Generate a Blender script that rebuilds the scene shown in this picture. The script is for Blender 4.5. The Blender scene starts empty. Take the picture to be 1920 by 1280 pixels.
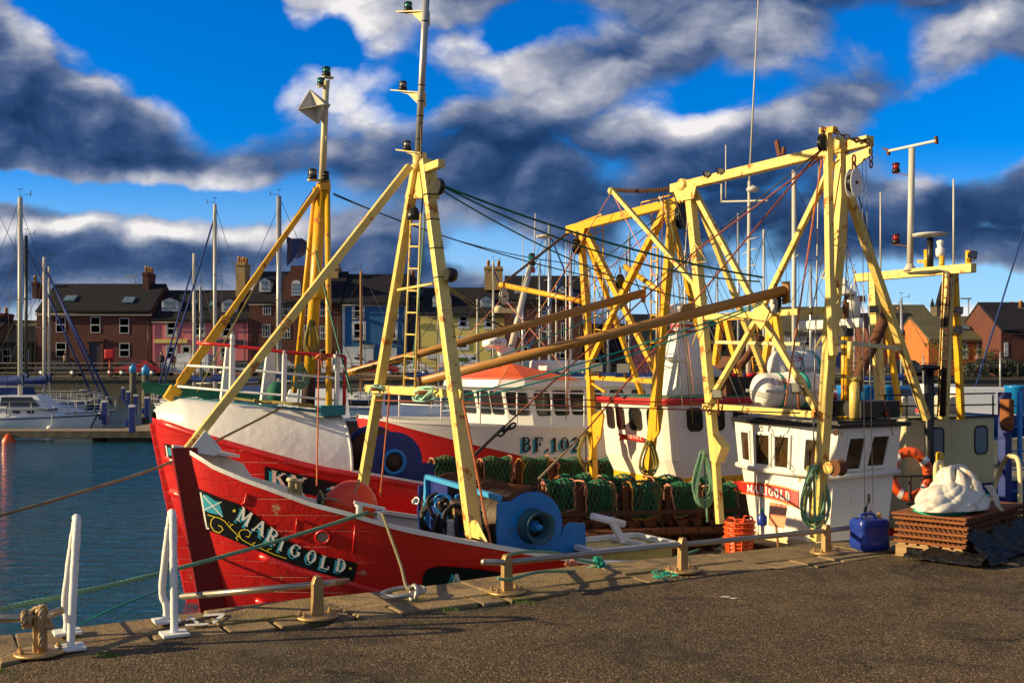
import bpy, math, random
from math import sin, cos, pi, radians, sqrt, atan2, exp
from mathutils import Vector, Matrix, noise as mnoise
random.seed(7)
R = random.Random(11)
scn = bpy.context.scene
# ------------------------------------------------------------------ camera
FPX, CH, HY = 2000.0, 1.70, 690.0           # focal in photo pixels, eye height, horizon row
cam = bpy.data.cameras.new('camera'); camo = bpy.data.objects.new('camera', cam)
scn.collection.objects.link(camo); scn.camera = camo
camo.location = (0, 0, CH); camo.rotation_euler = (radians(90), 0, 0)
cam.sensor_width = 36; cam.lens = 36 * FPX / 1920; cam.shift_y = (HY - 640) / 1920
cam.clip_start = .05; cam.clip_end = 6000
# ------------------------------------------------------------------ light
SUN_EL, SUN_AZ = radians(18), radians(187)   # azimuth of the sun, counted from +x towards +y
sd = Vector((cos(SUN_EL) * cos(SUN_AZ), cos(SUN_EL) * sin(SUN_AZ), sin(SUN_EL)))
sun = bpy.data.lights.new('sun', 'SUN'); suno = bpy.data.objects.new('sun', sun)
scn.collection.objects.link(suno); sun.energy = 5.0; sun.angle = radians(.5); sun.color = (1, .77, .42)
suno.rotation_euler = sd.to_track_quat('Z', 'Y').to_euler()
scn.view_settings.view_transform = 'Standard'; scn.view_settings.look = 'None'
scn.view_settings.exposure = 0.55; scn.view_settings.gamma = 1
scn.cycles.max_bounces = 6
scn.cycles.transparent_max_bounces = 8

# ------------------------------------------------------------------ world: sky with broken cloud
class NT:
    def __init__(s, tree): s.t = tree; s.n = tree.nodes; s.l = tree.links
    def new(s, typ, **kw):
        n = s.n.new(typ)
        for k, v in kw.items(): setattr(n, k, v)
        return n
    def put(s, sock, v):
        if isinstance(v, bpy.types.NodeSocket): s.l.new(v, sock)
        elif v is not None: sock.default_value = v
    def math(s, op, a, b=None, c=None, clamp=False):
        n = s.new('ShaderNodeMath', operation=op, use_clamp=clamp)
        s.put(n.inputs[0], a)
        if b is not None: s.put(n.inputs[1], b)
        if c is not None: s.put(n.inputs[2], c)
        return n.outputs[0]
    def vm(s, op, a, b=None, c=None):
        n = s.new('ShaderNodeVectorMath', operation=op)
        s.put(n.inputs[0], a)
        if b is not None: s.put(n.inputs[1], b)
        if c is not None: s.put(n.inputs[2], c)
        return n.outputs['Value'] if op in ('LENGTH', 'DOT_PRODUCT') else n.outputs[0]
    def mix(s, f, a, b, typ='MIX'):
        n = s.new('ShaderNodeMix', data_type='RGBA', blend_type=typ)
        s.put(n.inputs[0], f)
        for i, v in ((6, a), (7, b)):
            if isinstance(v, tuple) and len(v) == 3: v = v + (1,)
            s.put(n.inputs[i], v)
        return n.outputs[2]
    def noise(s, vec, scale, detail=4, rough=.55, dist=0, out=0, dim='3D'):
        n = s.new('ShaderNodeTexNoise', noise_dimensions=dim)
        s.put(n.inputs['Vector'], vec); n.inputs['Scale'].default_value = scale
        n.inputs['Detail'].default_value = detail; n.inputs['Roughness'].default_value = rough
        n.inputs['Distortion'].default_value = dist
        return n.outputs[out]
    def ramp(s, f, stops, interp='LINEAR'):
        n = s.new('ShaderNodeValToRGB'); s.put(n.inputs[0], f); cr = n.color_ramp; cr.interpolation = interp
        while len(cr.elements) < len(stops): cr.elements.new(.5)
        for e, (p, c) in zip(cr.elements, stops):
            e.position = p; e.color = (c, c, c, 1) if isinstance(c, (int, float)) else tuple(c) + (1,)
        return n.outputs[0]
    def step(s, f, a, b):
        n = s.new('ShaderNodeMapRange', interpolation_type='SMOOTHSTEP'); s.put(n.inputs[0], f)
        n.inputs[1].default_value = a; n.inputs[2].default_value = b
        return n.outputs[0]

world = bpy.data.worlds.new('World'); scn.world = world; world.use_nodes = True
w = NT(world.node_tree)
for n in list(w.n): w.n.remove(n)
tc = w.new('ShaderNodeTexCoord').outputs['Generated']
sky = w.new('ShaderNodeTexSky', sky_type='NISHITA', sun_disc=False)
sky.sun_elevation = SUN_EL; sky.sun_rotation = radians(90) - SUN_AZ
sky.air_density = 1.0; sky.dust_density = .4; sky.ozone_density = 3.0
skyc = w.vm('SCALE', sky.outputs[0]); skyc.node.inputs['Scale'].default_value = .10
hs = w.new('ShaderNodeHueSaturation'); w.put(hs.inputs['Color'], skyc); hs.inputs['Saturation'].default_value = 1.7
hs.inputs['Value'].default_value = 1.15; skyb = w.vm('MULTIPLY', hs.outputs[0], (.42, .92, 1.38))
sep = w.new('ShaderNodeSeparateXYZ'); w.put(sep.inputs[0], tc)
yy = w.math('MAXIMUM', w.math('ABSOLUTE', sep.outputs[1]), .18)
u = w.math('DIVIDE', sep.outputs[0], yy); v = w.math('DIVIDE', sep.outputs[2], yy)
cmb = w.new('ShaderNodeCombineXYZ'); w.put(cmb.inputs[0], u); w.put(cmb.inputs[1], v); uv = cmb.outputs[0]
nz = w.noise(uv, 5.0, 5, .55, 0, 1)
warp = w.vm('SCALE', w.vm('SUBTRACT', nz, (.5, .5, .5))); warp.node.inputs['Scale'].default_value = .075
uvw = w.vm('ADD', uv, warp)
def blobs(base, lst):
    acc = base
    for (px, py, rx, ry, ang, amp) in lst:
        c = ((px - 960) / FPX, (HY - py) / FPX, 0)
        m = w.new('ShaderNodeMapping', vector_type='TEXTURE'); w.put(m.inputs[0], uvw)
        m.inputs['Location'].default_value = c; m.inputs['Rotation'].default_value = (0, 0, radians(ang))
        m.inputs['Scale'].default_value = (rx / FPX, ry / FPX, 1)
        d = w.vm('DOT_PRODUCT', m.outputs[0], m.outputs[0])
        g = w.math('EXPONENT', w.math('MULTIPLY', d, -1.0))
        acc = w.math('MULTIPLY_ADD', g, amp, acc)
    return acc
#             px    py    rx   ry  ang  amp       (negative: a hole of blue)
dens = blobs(.82, [(300, 45, 260, 95, -25, -1.5), (410, 200, 90, 75, -40, -1.0), (430, 20, 90, 70, 0, -.9),
                   (130, 20, 90, 40, -35, -.5),
                   (620, 60, 40, 40, 0, -.5), (770, 190, 70, 70, 50, -.65), (915, 165, 70, 45, 0, -.45),
                   (1300, 180, 140, 60, 10, -.55), (1060, 40, 130, 50, 0, -.6), (620, 80, 60, 60, 0, -.35), (950, 60, 60, 40, 30, -.5), (1480, 150, 150, 60, 15, -.2), (1180, 330, 120, 40, 0, -.25), (560, 250, 90, 30, 0, -.3), (1560, 110, 130, 70, 0, -.25),
                   (1730, 230, 180, 60, 18, -.8), (1880, 235, 120, 75, 10, -1.2), (1640, 30, 90, 60, 0, -.35),
                   (300, 372, 330, 33, -3, -1.25), (0, 345, 90, 20, 0, -.7), (1330, 545, 240, 42, 0, -1.1), (1800, 530, 250, 42, 5, -1.1),
                   (960, 470, 130, 50, -10, -.55), (1650, 325, 110, 25, 0, -.3), (1180, 440, 50, 60, 0, -.3)])
shade = blobs(.20, [(640, 60, 190, 130, 10, .75), (580, 170, 120, 60, 0, .6), (850, 60, 120, 70, 0, .35), (1060, 170, 170, 75, -10, .55),
                    (720, 235, 120, 50, 0, .35), (1370, 215, 150, 50, 5, .45), (1820, 60, 170, 80, 10, .5), (1330, 40, 200, 60, 0, .3),
                    (60, 60, 120, 35, -32, .28), (230, 140, 90, 35, -42, .35), (330, 215, 90, 30, -40, .2), (120, 110, 160, 60, -30, .3),
                    (230, 425, 260, 22, -2, .65), (480, 430, 200, 30, 0, .5), (600, 300, 150, 25, 0, .3), (430, 345, 260, 20, -4, .35),
                    (1000, 520, 120, 60, 0, .25), (40, 600, 160, 50, 0, .7), (350, 560, 200, 35, 0, .5), (650, 590, 300, 40, 0, .3), (60, 420, 120, 25, 0, .3), (880, 420, 120, 50, -20, .35),
                    (1760, 585, 240, 45, 0, .65), (1400, 600, 260, 30, 0, .55), (1750, 325, 180, 25, 14, .3), (1850, 310, 90, 20, 10, .3),
                    (1290, 240, 50, 25, 0, .4), (80, 250, 300, 70, -15, -.18), (1000, 330, 330, 60, -6, -.12), (1550, 430, 420, 90, 4, -.16), (300, 490, 320, 40, 0, -.12), (1480, 90, 140, 60, 0, .15)])
def cloudn(vec):
    vec = w.vm('MULTIPLY', vec, (.62, 1.08, 1))
    wv = w.vm('ADD', vec, w.vm('MULTIPLY', w.noise(vec, 12, 3, .55, 0, 1), (.05, .05, .05))); acc = w.math('MULTIPLY', w.noise(vec, 10, 10, .61), .62)
    for sc_, k_ in ((12, .20), (29, .10)):
        vo_ = w.new('ShaderNodeTexVoronoi', voronoi_dimensions='2D'); w.put(vo_.inputs['Vector'], wv); vo_.inputs['Scale'].default_value = sc_
        acc = w.math('MULTIPLY_ADD', w.math('MULTIPLY', vo_.outputs['Distance'], vo_.outputs['Distance']), -k_ * 1.6, acc)
    return w.math('ADD', acc, .27)
fb = cloudn(uvw); fb2 = w.noise(uvw, 3.6, 6, .55)
fbs = cloudn(w.vm('ADD', uvw, (-.014, .012, 0))); relief = w.math('SUBTRACT', fb, fbs); fbc = w.math('SUBTRACT', fb, .5); fb2c = w.math('SUBTRACT', fb2, .5)
dd = w.math('ADD', dens, w.math('ADD', w.math('MULTIPLY', fbc, 1.5), w.math('MULTIPLY', fb2c, 1.1)))
cov = w.step(dd, .26, .64)
sh = w.math('ADD', shade, w.math('ADD', w.math('MULTIPLY', fbc, 1.15), w.math('MULTIPLY', fb2c, 1.0)))
edge = w.math('MULTIPLY', w.math('SUBTRACT', 1.0, w.step(dd, .35, 1.0)), .20)
sh = w.math('ADD', sh, w.math('MULTIPLY_ADD', relief, 1.5, edge))
cc = w.ramp(sh, [(0, (.010, .030, .095)), (.22, (.026, .060, .155)), (.42, (.085, .125, .235)), (.62, (.24, .27, .36)), (.84, (.50, .50, .55)), (1, (.80, .77, .75))])
low = w.step(v, .22, .02)
skyd = w.mix(w.math('MULTIPLY', low, .75), skyb, (.42, .64, .92))
col = w.mix(w.math('MULTIPLY', cov, .97), skyd, cc)
# below the horizon and behind: plain soft grey blue
beh = w.step(sep.outputs[1], .05, -.25)
col = w.mix(w.math('MULTIPLY', beh, .8), col, (.24, .28, .36))
bg = w.new('ShaderNodeBackground'); w.put(bg.inputs[0], col); bg.inputs[1].default_value = .8
wo = w.new('ShaderNodeOutputWorld'); w.l.new(bg.outputs[0], wo.inputs[0])
bg.inputs[1].default_value = .8

# ------------------------------------------------------------------ materials
def pmat(name, col, rough=.5, metal=0, var=.25, vscale=3, bump=0, bscale=20, rust=0, rustcol=(.16, .055, .02), rscale=5,
         streak=0, streakcol=(.12, .08, .05), spec=.5, plank=0, alpha=None, coat=0, emit=None, island=0, bump2=0):
    m = bpy.data.materials.new(name); m.use_nodes = True; t = NT(m.node_tree)
    p = t.n['Principled BSDF']; tcn = t.new('ShaderNodeTexCoord').outputs['Object']
    c = tuple(col) + (1,)
    n1 = t.noise(tcn, vscale, 5, .6)
    f = t.math('MULTIPLY_ADD', n1, var * 2, 1 - var)
    cc = t.vm('SCALE', c[:3]); t.put(cc.node.inputs['Scale'], f)
    if island:
        g = t.new('ShaderNodeNewGeometry').outputs['Random Per Island']
        f2 = t.math('MULTIPLY_ADD', g, island * 2, 1 - island); c2 = t.vm('SCALE', cc); t.put(c2.node.inputs['Scale'], f2); cc = c2
    if streak:
        sv = t.vm('MULTIPLY', tcn, (9, 9, .7)); sn = t.noise(sv, 1, 4, .6)
        cc = t.mix(t.math('MULTIPLY', t.step(sn, .52, .78), streak), cc, streakcol)
    rr = rough
    if rust:
        rn = t.noise(tcn, rscale, 8, .72)
        e = .765 - rust * .45
        rm = t.step(rn, e, e + .04)
        rc = t.mix(t.noise(tcn, rscale * 9, 3), rustcol, tuple(min(1, x * 2.6) for x in rustcol))
        cc = t.mix(rm, cc, rc); rr = t.math('MULTIPLY_ADD', rm, .85 - rough, rough)
    t.put(p.inputs['Base Color'], cc); t.put(p.inputs['Roughness'], rr)
    p.inputs['Metallic'].default_value = metal; p.inputs['Specular IOR Level'].default_value = spec
    if coat: p.inputs['Coat Weight'].default_value = coat; p.inputs['Coat Roughness'].default_value = .15
    if bump or bump2:
        h = t.noise(tcn, bscale, 6, .6)
        if plank:
            sx_ = t.new('ShaderNodeSeparateXYZ'); t.put(sx_.inputs[0], tcn); zz_ = t.math('MULTIPLY_ADD', t.noise(tcn, .8, 2), .05, sx_.outputs[2]); h = t.math('MULTIPLY_ADD', t.step(t.math('FRACT', t.math('MULTIPLY', zz_, 1 / plank)), .0, .10), .45, h)
        if bump2: h = t.math('MULTIPLY_ADD', t.noise(tcn, bscale / 7, 3), bump2, h)
        b = t.new('ShaderNodeBump'); b.inputs['Strength'].default_value = 1; b.inputs['Distance'].default_value = bump or .01
        t.put(b.inputs['Height'], h); t.l.new(b.outputs[0], p.inputs['Normal'])
    if alpha is not None: p.inputs['Alpha'].default_value = alpha
    if emit: p.inputs['Emission Color'].default_value = tuple(emit) + (1,); p.inputs['Emission Strength'].default_value = 1
    return m
M = {}
def mk(k, *a, **kw): M[k] = pmat(k, *a, **kw)
mk('red_hull', (.64, .010, .008), .36, var=.24, vscale=2.6, plank=.145, bump=.004, bscale=26, bump2=2.5, rust=.27, rustcol=(.30, .16, .10), rscale=3.2, streak=.45, streakcol=(.25, .012, .01), coat=.25)
mk('red_stem_shade', (.22, .006, .008), .4, var=.2, bump=.003, bscale=20, rust=.1)  # hull red darkened: shade of the stem face put into its colour
mk('red_paint', (.55, .012, .012), .4, var=.15, bump=.002)
mk('dark_red', (.16, .012, .010), .6, var=.3, bump=.004)
mk('white_hull', (.86, .84, .80), .36, var=.05, vscale=2, bump=.006, bscale=9, bump2=4, rust=.12, rustcol=(.35, .2, .1), rscale=4, streak=.12)
mk('white_paint', (.80, .79, .76), .4, var=.07, bump=.002, bscale=14, rust=.10, rustcol=(.34, .18, .08), rscale=5, streak=.10, streakcol=(.4, .25, .12))
mk('house_white', (.80, .78, .72), .42, var=.09, bump=.003, bscale=12, rust=.30, rustcol=(.33, .17, .07), rscale=4, streak=.28, streakcol=(.42, .3, .17))
mk('rail_white', (.82, .82, .80), .45, var=.12, vscale=9, bump=.004, bscale=45, rust=.2, rscale=12)
mk('grey_white', (.52, .53, .55), .5, var=.12, bump=.002, rust=.15, rscale=5)
mk('cream', (.66, .56, .30), .5, var=.12, bump=.002, streak=.3, rust=.12, rscale=4)
mk('pale_yellow', (.78, .59, .17), .40, var=.20, vscale=4, bump=.003, bscale=30, rust=.43, rustcol=(.26, .09, .02), rscale=6, streak=.4, streakcol=(.4, .2, .05))
mk('yellow', (.80, .43, .015), .36, var=.2, vscale=4, bump=.003, bscale=30, rust=.42, rustcol=(.24, .08, .02), rscale=6)
mk('boom_brown', (.42, .20, .045), .42, var=.2, vscale=3, bump=.002, rust=.2, rscale=7)
mk('rust', (.13, .045, .018), .85, var=.5, vscale=9, bump=.006, bscale=40)
mk('rust_dark', (.05, .022, .012), .85, var=.5, vscale=9, bump=.006, bscale=40)
mk('rust_bright', (.25, .080, .022), .85, var=.5, vscale=12, bump=.005, bscale=50)
mk('blue_paint', (.008, .21, .60), .38, var=.3, vscale=4, bump=.002, rust=.33, rustcol=(.06, .04, .03), rscale=5, coat=.3)
mk('light_blue', (.05, .36, .72), .4, var=.15, bump=.002, rust=.15)
mk('navy', (.006, .025, .19), .4, var=.25, bump=.003, rust=.28, coat=.2)
mk('teal', (.012, .20, .25), .5, var=.2, bump=.003, rust=.15)
mk('green_paint', (.008, .12, .07), .5, var=.2)
mk('black', (.012, .012, .013), .4, var=.3, bump=.002)
mk('black_board', (.008, .008, .009), .3, var=.3)
mk('rubber', (.015, .014, .014), .6, var=.3, bump=.003)
mk('steel', (.42, .38, .32), .42, .85, var=.25, vscale=7, bump=.002, bscale=60, rust=.14, rustcol=(.2, .09, .04), rscale=9)
mk('galv', (.45, .45, .44), .45, .6, var=.2, bump=.002, bscale=30, rust=.1)
mk('bronze', (.46, .30, .13), .45, .5, var=.25, vscale=10, bump=.003, rust=.22, rustcol=(.22, .12, .05), rscale=8)
mk('alu', (.62, .63, .64), .35, .6, var=.1)
mk('mast_white', (.56, .53, .46), .4, var=.1, rust=.12, rscale=6)
mk('wood', (.36, .17, .06), .6, var=.3, bump=.003)
mk('deckwood', (.30, .23, .16), .8, var=.3, vscale=5, bump=.004)
mk('deck', (.24, .21, .12), .75, var=.35, vscale=4, bump=.004, rust=.25)
mk('glass', (.012, .016, .018), .06, var=.3, spec=.8)
mk('glass_far', (.13, .20, .25), .25, var=.5, spec=.8, vscale=.6)
mk('lens_clear', (.22, .22, .2), .12, spec=.8); mk('lens_green', (.005, .20, .16), .15, spec=.8); mk('lens_red', (.35, .01, .01), .15, spec=.8)
mk('rope_green', (.17, .34, .22), .8, var=.2, vscale=14, bump=.002, bscale=60)
mk('rope_teal', (.02, .42, .30), .75, var=.2, vscale=14, bump=.002, bscale=60)
mk('rope_pale', (.36, .62, .46), .8, var=.2, vscale=14, bump=.002, bscale=60)
mk('rope_olive', (.26, .22, .06), .85, var=.3, vscale=14, bump=.002, bscale=60)
mk('rope_tan', (.40, .28, .15), .9, var=.25, vscale=14, bump=.003, bscale=60)
mk('rope_mooring', (.24, .20, .11), .9, var=.25, vscale=14, bump=.003, bscale=60)
mk('rope_orange', (.58, .16, .05), .8, var=.2); mk('rope_pink', (.62, .25, .15), .85, var=.3, vscale=30, bump=.003)
mk('rope_orange_frayed', (.55, .22, .03), .9, var=.3, vscale=40, bump=.004)
mk('wire', (.07, .045, .03), .6, .3, var=.3); mk('wire_dark', (.03, .025, .02), .6); mk('wire_red', (.26, .06, .03), .6, .2, var=.3)
mk('net_green', (.012, .15, .07), .75, var=.75, vscale=5)
mk('orange', (.80, .10, .015), .4, var=.12, bump=.001); mk('buoy', (.90, .06, .012), .35, var=.10, vscale=4, bump=.001)
mk('roof_orange', (.85, .13, .02), .45, var=.15, bump=.002)
mk('sack', (.72, .68, .60), .6, var=.12, vscale=6, bump=.004, bscale=30, streak=.75, streakcol=(.42, .16, .03))
mk('plastic_black', (.012, .012, .012), .30, var=.3, bump=.012, bscale=14, bump2=2)
mk('jerry', (.012, .04, .30), .32, var=.2, vscale=3, bump=.002, rust=.1, rustcol=(.3, .3, .35), rscale=3)
mk('pallet', (.42, .26, .12), .8, var=.3, bump=.004)
mk('letter_white', (.80, .78, .72), .5, var=.05); mk('letter_blue', (.03, .36, .52), .5, var=.05); mk('letter_yellow', (.8, .62, .03), .5)
mk('letter_black', (.015, .015, .015), .5); mk('letter_pink', (.80, .62, .55), .5); mk('banner_red', (.62, .02, .015), .45); mk('gold', (.6, .4, .06), .4)
mk('letter_sky', (.35, .55, .72), .5)
mk('slate', (.020, .020, .027), .9, spec=.15, var=.5, vscale=.8, bump=.03, bscale=3); mk('slate_moss', (.10, .09, .05), .8, var=.5, vscale=.7, bump=.03, bscale=3)
mk('red_stone', (.11, .036, .026), .85, var=.4, vscale=.6, bump=.02, bscale=4); mk('brick', (.52, .16, .04), .85, var=.25, vscale=1, bump=.02, bscale=6)
mk('pink', (.72, .20, .22), .8, var=.1, vscale=.5); mk('blue_wall', (.02, .13, .32), .8, var=.12, vscale=.5); mk('yellow_wall', (.76, .64, .18), .8, var=.1, vscale=.5)
mk('sandstone', (.46, .31, .12), .85, var=.3, vscale=1, bump=.02, bscale=4); mk('cream_trim', (.50, .45, .36), .7, var=.15); mk('window_white', (.60, .63, .67), .5)
mk('dark_shop', (.02, .02, .04), .5); mk('harling', (.5, .5, .5), .8); mk('pot', (.5, .26, .09), .7)
mk('wall_stone', (.10, .085, .06), .85, var=.5, vscale=1.2, bump=.03, bscale=3); mk('wall_weed', (.035, .04, .02), .8, var=.5, vscale=1.5, bump=.03)
mk('road', (.10, .095, .09), .9, var=.2, vscale=.3); mk('car_red', (.35, .01, .02), .25, coat=.5); mk('car_dark', (.02, .025, .035), .25, coat=.5)
mk('car_white', (.7, .72, .74), .3, coat=.5); mk('car_teal', (.10, .22, .24), .25, coat=.5); mk('car_silver', (.4, .42, .45), .3, .4)
mk('skin', (.5, .28, .2), .6); mk('cloth_dark', (.03, .035, .05), .9); mk('cloth_tan', (.3, .2, .12), .9); mk('hair', (.05, .03, .02), .8)
mk('canvas_blue', (.008, .04, .20), .75, var=.2, bump=.004, bscale=10); mk('yacht_white', (.74, .76, .80), .3, var=.05); mk('stripe_blue', (.01, .03, .18), .4)
mk('pile', (.10, .085, .06), .8, var=.4, bump=.005); mk('leaf', (.06, .11, .025), .8, var=.4, vscale=2); mk('leaf_grass', (.10, .22, .02), .8, var=.4, vscale=20)
mk('creel', (.05, .06, .045), .9, var=.6, vscale=4, bump=.05, bscale=6)

# ------------------------------------------------------------------ frames and pixel helpers (photo pixels 1920 x 1280)
TH = radians(29.7); AX, AY, BX, BY, OX, OY = cos(TH), sin(TH), -sin(TH), cos(TH), 0.0, 8.8
WATER = -1.3
def F(s, v, z=0): return Vector((OX + AX * s + BX * v, OY + AY * s + BY * v, z))     # s along the quay, v out over the water
def toF(p): return ((p[0] - OX) * AX + (p[1] - OY) * AY, (p[0] - OX) * BX + (p[1] - OY) * BY, p[2])
def W(px, py, Y): return Vector(((px - 960) / FPX * Y, Y, CH - (py - HY) / FPX * Y))
def Qv(px, py, v):
    k = (px - 960) / FPX; s = (k * (OY + BY * v) - OX - BX * v) / (AX - k * AY)
    p = F(s, v); p.z = CH - (py - HY) / FPX * p.y; return p
def Qs(px, py, s):
    k = (px - 960) / FPX; v = (OX + AX * s - k * (OY + AY * s)) / (k * BY - BX)
    p = F(s, v); p.z = CH - (py - HY) / FPX * p.y; return p
def G(px, py, z=0): return W(px, py, FPX * (CH - z) / (py - HY))
def lerp(a, b, t): return a + (b - a) * t
def itp(tab, x):
    if x <= tab[0][0]: return tab[0][1]
    for (a, fa), (b, fb_) in zip(tab, tab[1:]):
        if x <= b: return lerp(fa, fb_, (x - a) / (b - a))
    return tab[-1][1]
ES, EV = Vector((AX, AY, 0)), Vector((BX, BY, 0)); EZ = Vector((0, 0, 1))

# ------------------------------------------------------------------ objects
def tag(o, label=None, cat=None, group=None, kind=None):
    if label: o['label'] = label
    if cat: o['category'] = cat
    if group: o['group'] = group
    if kind: o['kind'] = kind
    return o
def thing(name, loc, label, cat, group=None):
    o = bpy.data.objects.new(name, None); scn.collection.objects.link(o); o.location = loc; o.empty_display_size = .1
    return tag(o, label, cat, group)
def wloc(o):
    v = Vector(o.location)
    while o.parent: o = o.parent; v += Vector(o.location)
    return v
def copytree(o, parent=None):
    c = o.copy(); scn.collection.objects.link(c); c.parent = parent
    for ch in [x for x in bpy.data.objects if x.parent == o]: copytree(ch, c)
    return c
class MB:
    def __init__(s): s.v = []; s.f = []; s.sm = []
    def add(s, vs, fs, smooth=False):
        b = len(s.v); s.v += [tuple(x) for x in vs]; s.f += [tuple(i + b for i in f) for f in fs]; s.sm += [smooth] * len(fs); return s
    def hexa(s, c):   # 8 corners: bottom 4 ccw, top 4
        return s.add(c, [(3, 2, 1, 0), (4, 5, 6, 7), (0, 1, 5, 4), (1, 2, 6, 5), (2, 3, 7, 6), (3, 0, 4, 7)])
    def box(s, x0, x1, y0, y1, z0, z1):
        return s.hexa([(x0, y0, z0), (x1, y0, z0), (x1, y1, z0), (x0, y1, z0), (x0, y0, z1), (x1, y0, z1), (x1, y1, z1), (x0, y1, z1)])
    def fbox(s, s0, s1, v0, v1, z0, z1):
        return s.hexa([F(s0, v0, z0), F(s1, v0, z0), F(s1, v1, z0), F(s0, v1, z0), F(s0, v0, z1), F(s1, v0, z1), F(s1, v1, z1), F(s0, v1, z1)])
    def bar(s, p, q, wd, h=None, up=EZ, w2=None, bev=0):
        p, q = Vector(p), Vector(q); h = h or wd; d = (q - p).normalized(); up = Vector(up)
        if abs(d.dot(up)) > .98: up = ES
        r = d.cross(up).normalized(); u2 = r.cross(d); c = []
        for (pt, k) in ((p, 1), (q, (w2 / wd if w2 else 1))):
            for a, b in ((-1, -1), (1, -1), (1, 1), (-1, 1)): c.append(pt + r * (a * wd / 2 * k) + u2 * (b * h / 2 * k))
        return s.add(c, [(0, 1, 2, 3), (7, 6, 5, 4), (0, 4, 5, 1), (1, 5, 6, 2), (2, 6, 7, 3), (3, 7, 4, 0)])
    def tube(s, pts, r, n=8, cap=True, closed=False):
        pts = [Vector(p) for p in pts]; N = len(pts); rs = r if isinstance(r, (list, tuple)) else [r] * N
        prev = None; vs = []; fs = []
        for i, p in enumerate(pts):
            if closed: d = pts[(i + 1) % N] - pts[i - 1]
            else: d = pts[min(i + 1, N - 1)] - pts[max(i - 1, 0)]
            d = d.normalized() if d.length > 1e-9 else Vector((0, 0, 1))
            if prev is None:
                a = Vector((0, 0, 1)) if abs(d.z) < .9 else Vector((1, 0, 0)); x = d.cross(a).normalized()
            else: x = (prev - d * prev.dot(d)); x = x.normalized() if x.length > 1e-6 else d.orthogonal().normalized()
            prev = x; y = d.cross(x)
            for k in range(n): a = 2 * pi * k / n; vs.append(p + (x * cos(a) + y * sin(a)) * rs[i])
        for i in range(N if closed else N - 1):
            j = (i + 1) % N
            for k in range(n): k2 = (k + 1) % n; fs.append((i * n + k, i * n + k2, j * n + k2, j * n + k))
        s.add(vs, fs, True)
        if cap and not closed:
            b = len(s.v) - N * n
            s.f.append(tuple(b + k for k in range(n))[::-1]); s.sm.append(False)
            s.f.append(tuple(b + (N - 1) * n + k for k in range(n))); s.sm.append(False)
        return s
    def lathe(s, o, axis, prof, n=20, smooth=True):   # prof: (distance along axis, radius)
        o = Vector(o); d = Vector(axis).normalized(); x = d.orthogonal().normalized(); y = d.cross(x); vs = []; fs = []
        for (h, r) in prof:
            for k in range(n): a = 2 * pi * k / n; vs.append(o + d * h + (x * cos(a) + y * sin(a)) * r)
        for i in range(len(prof) - 1):
            for k in range(n): k2 = (k + 1) % n; fs.append((i * n + k, i * n + k2, (i + 1) * n + k2, (i + 1) * n + k))
        s.add(vs, fs, smooth)
        b = len(s.v) - len(prof) * n
        if prof[0][1] > 1e-4: s.f.append(tuple(b + k for k in range(n))[::-1]); s.sm.append(False)
        if prof[-1][1] > 1e-4: s.f.append(tuple(b + (len(prof) - 1) * n + k for k in range(n))); s.sm.append(False)
        return s
    def grid(s, rows, smooth=True, closed=False):
        n = len(rows[0]); vs = [p for r in rows for p in r]; fs = []
        for i in range(len(rows) - 1):
            for k in range(n - 1 + (1 if closed else 0)): k2 = (k + 1) % n; fs.append((i * n + k, i * n + k2, (i + 1) * n + k2, (i + 1) * n + k))
        return s.add(vs, fs, smooth)
    def prism(s, poly, d):     # polygon (3d points) extruded by vector d
        n = len(poly); d = Vector(d); vs = [Vector(p) for p in poly] + [Vector(p) + d for p in poly]
        return s.add(vs, [tuple(range(n))[::-1], tuple(range(n, 2 * n))] + [(i, (i + 1) % n, n + (i + 1) % n, n + i) for i in range(n)])
    def ball(s, c, r, n=14, m=9, sz=1):
        c = Vector(c); rows = []
        for i in range(m + 1):
            a = -pi / 2 + pi * i / m
            rows.append([c + Vector((cos(a) * cos(2 * pi * k / n) * r, cos(a) * sin(2 * pi * k / n) * r, sin(a) * r * sz)) for k in range(n)])
        return s.grid(rows, True, True)
    def build(s, name, mat, parent=None, bevel=0, loc=None):
        me = bpy.data.meshes.new(name); off = wloc(parent) if parent else (Vector(loc) if loc is not None else Vector((0, 0, 0)))
        me.from_pydata([tuple(Vector(x) - off) for x in s.v], [], s.f); me.polygons.foreach_set('use_smooth', s.sm)
        me.materials.append(M[mat] if isinstance(mat, str) else mat); me.update()
        o = bpy.data.objects.new(name, me); scn.collection.objects.link(o)
        if parent: o.parent = parent
        elif loc is not None: o.location = loc
        if bevel:
            b = o.modifiers.new('bevel', 'BEVEL'); b.width = bevel; b.segments = 2; b.limit_method = 'ANGLE'
        return o
def one(name, mb, mat, label, cat, group=None, bevel=0):
    lo = Vector((sum(v[0] for v in mb.v) / len(mb.v), sum(v[1] for v in mb.v) / len(mb.v), min(v[2] for v in mb.v)))
    return tag(mb.build(name, mat, None, bevel, lo), label, cat, group)
def struct(name, mb, mat): return tag(mb.build(name, mat), kind='structure')
def sagline(p, q, d, n=16):
    p, q = Vector(p), Vector(q)
    return [p.lerp(q, i / n) - EZ * (4 * d * (i / n) * (1 - i / n)) for i in range(n + 1)]
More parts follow.
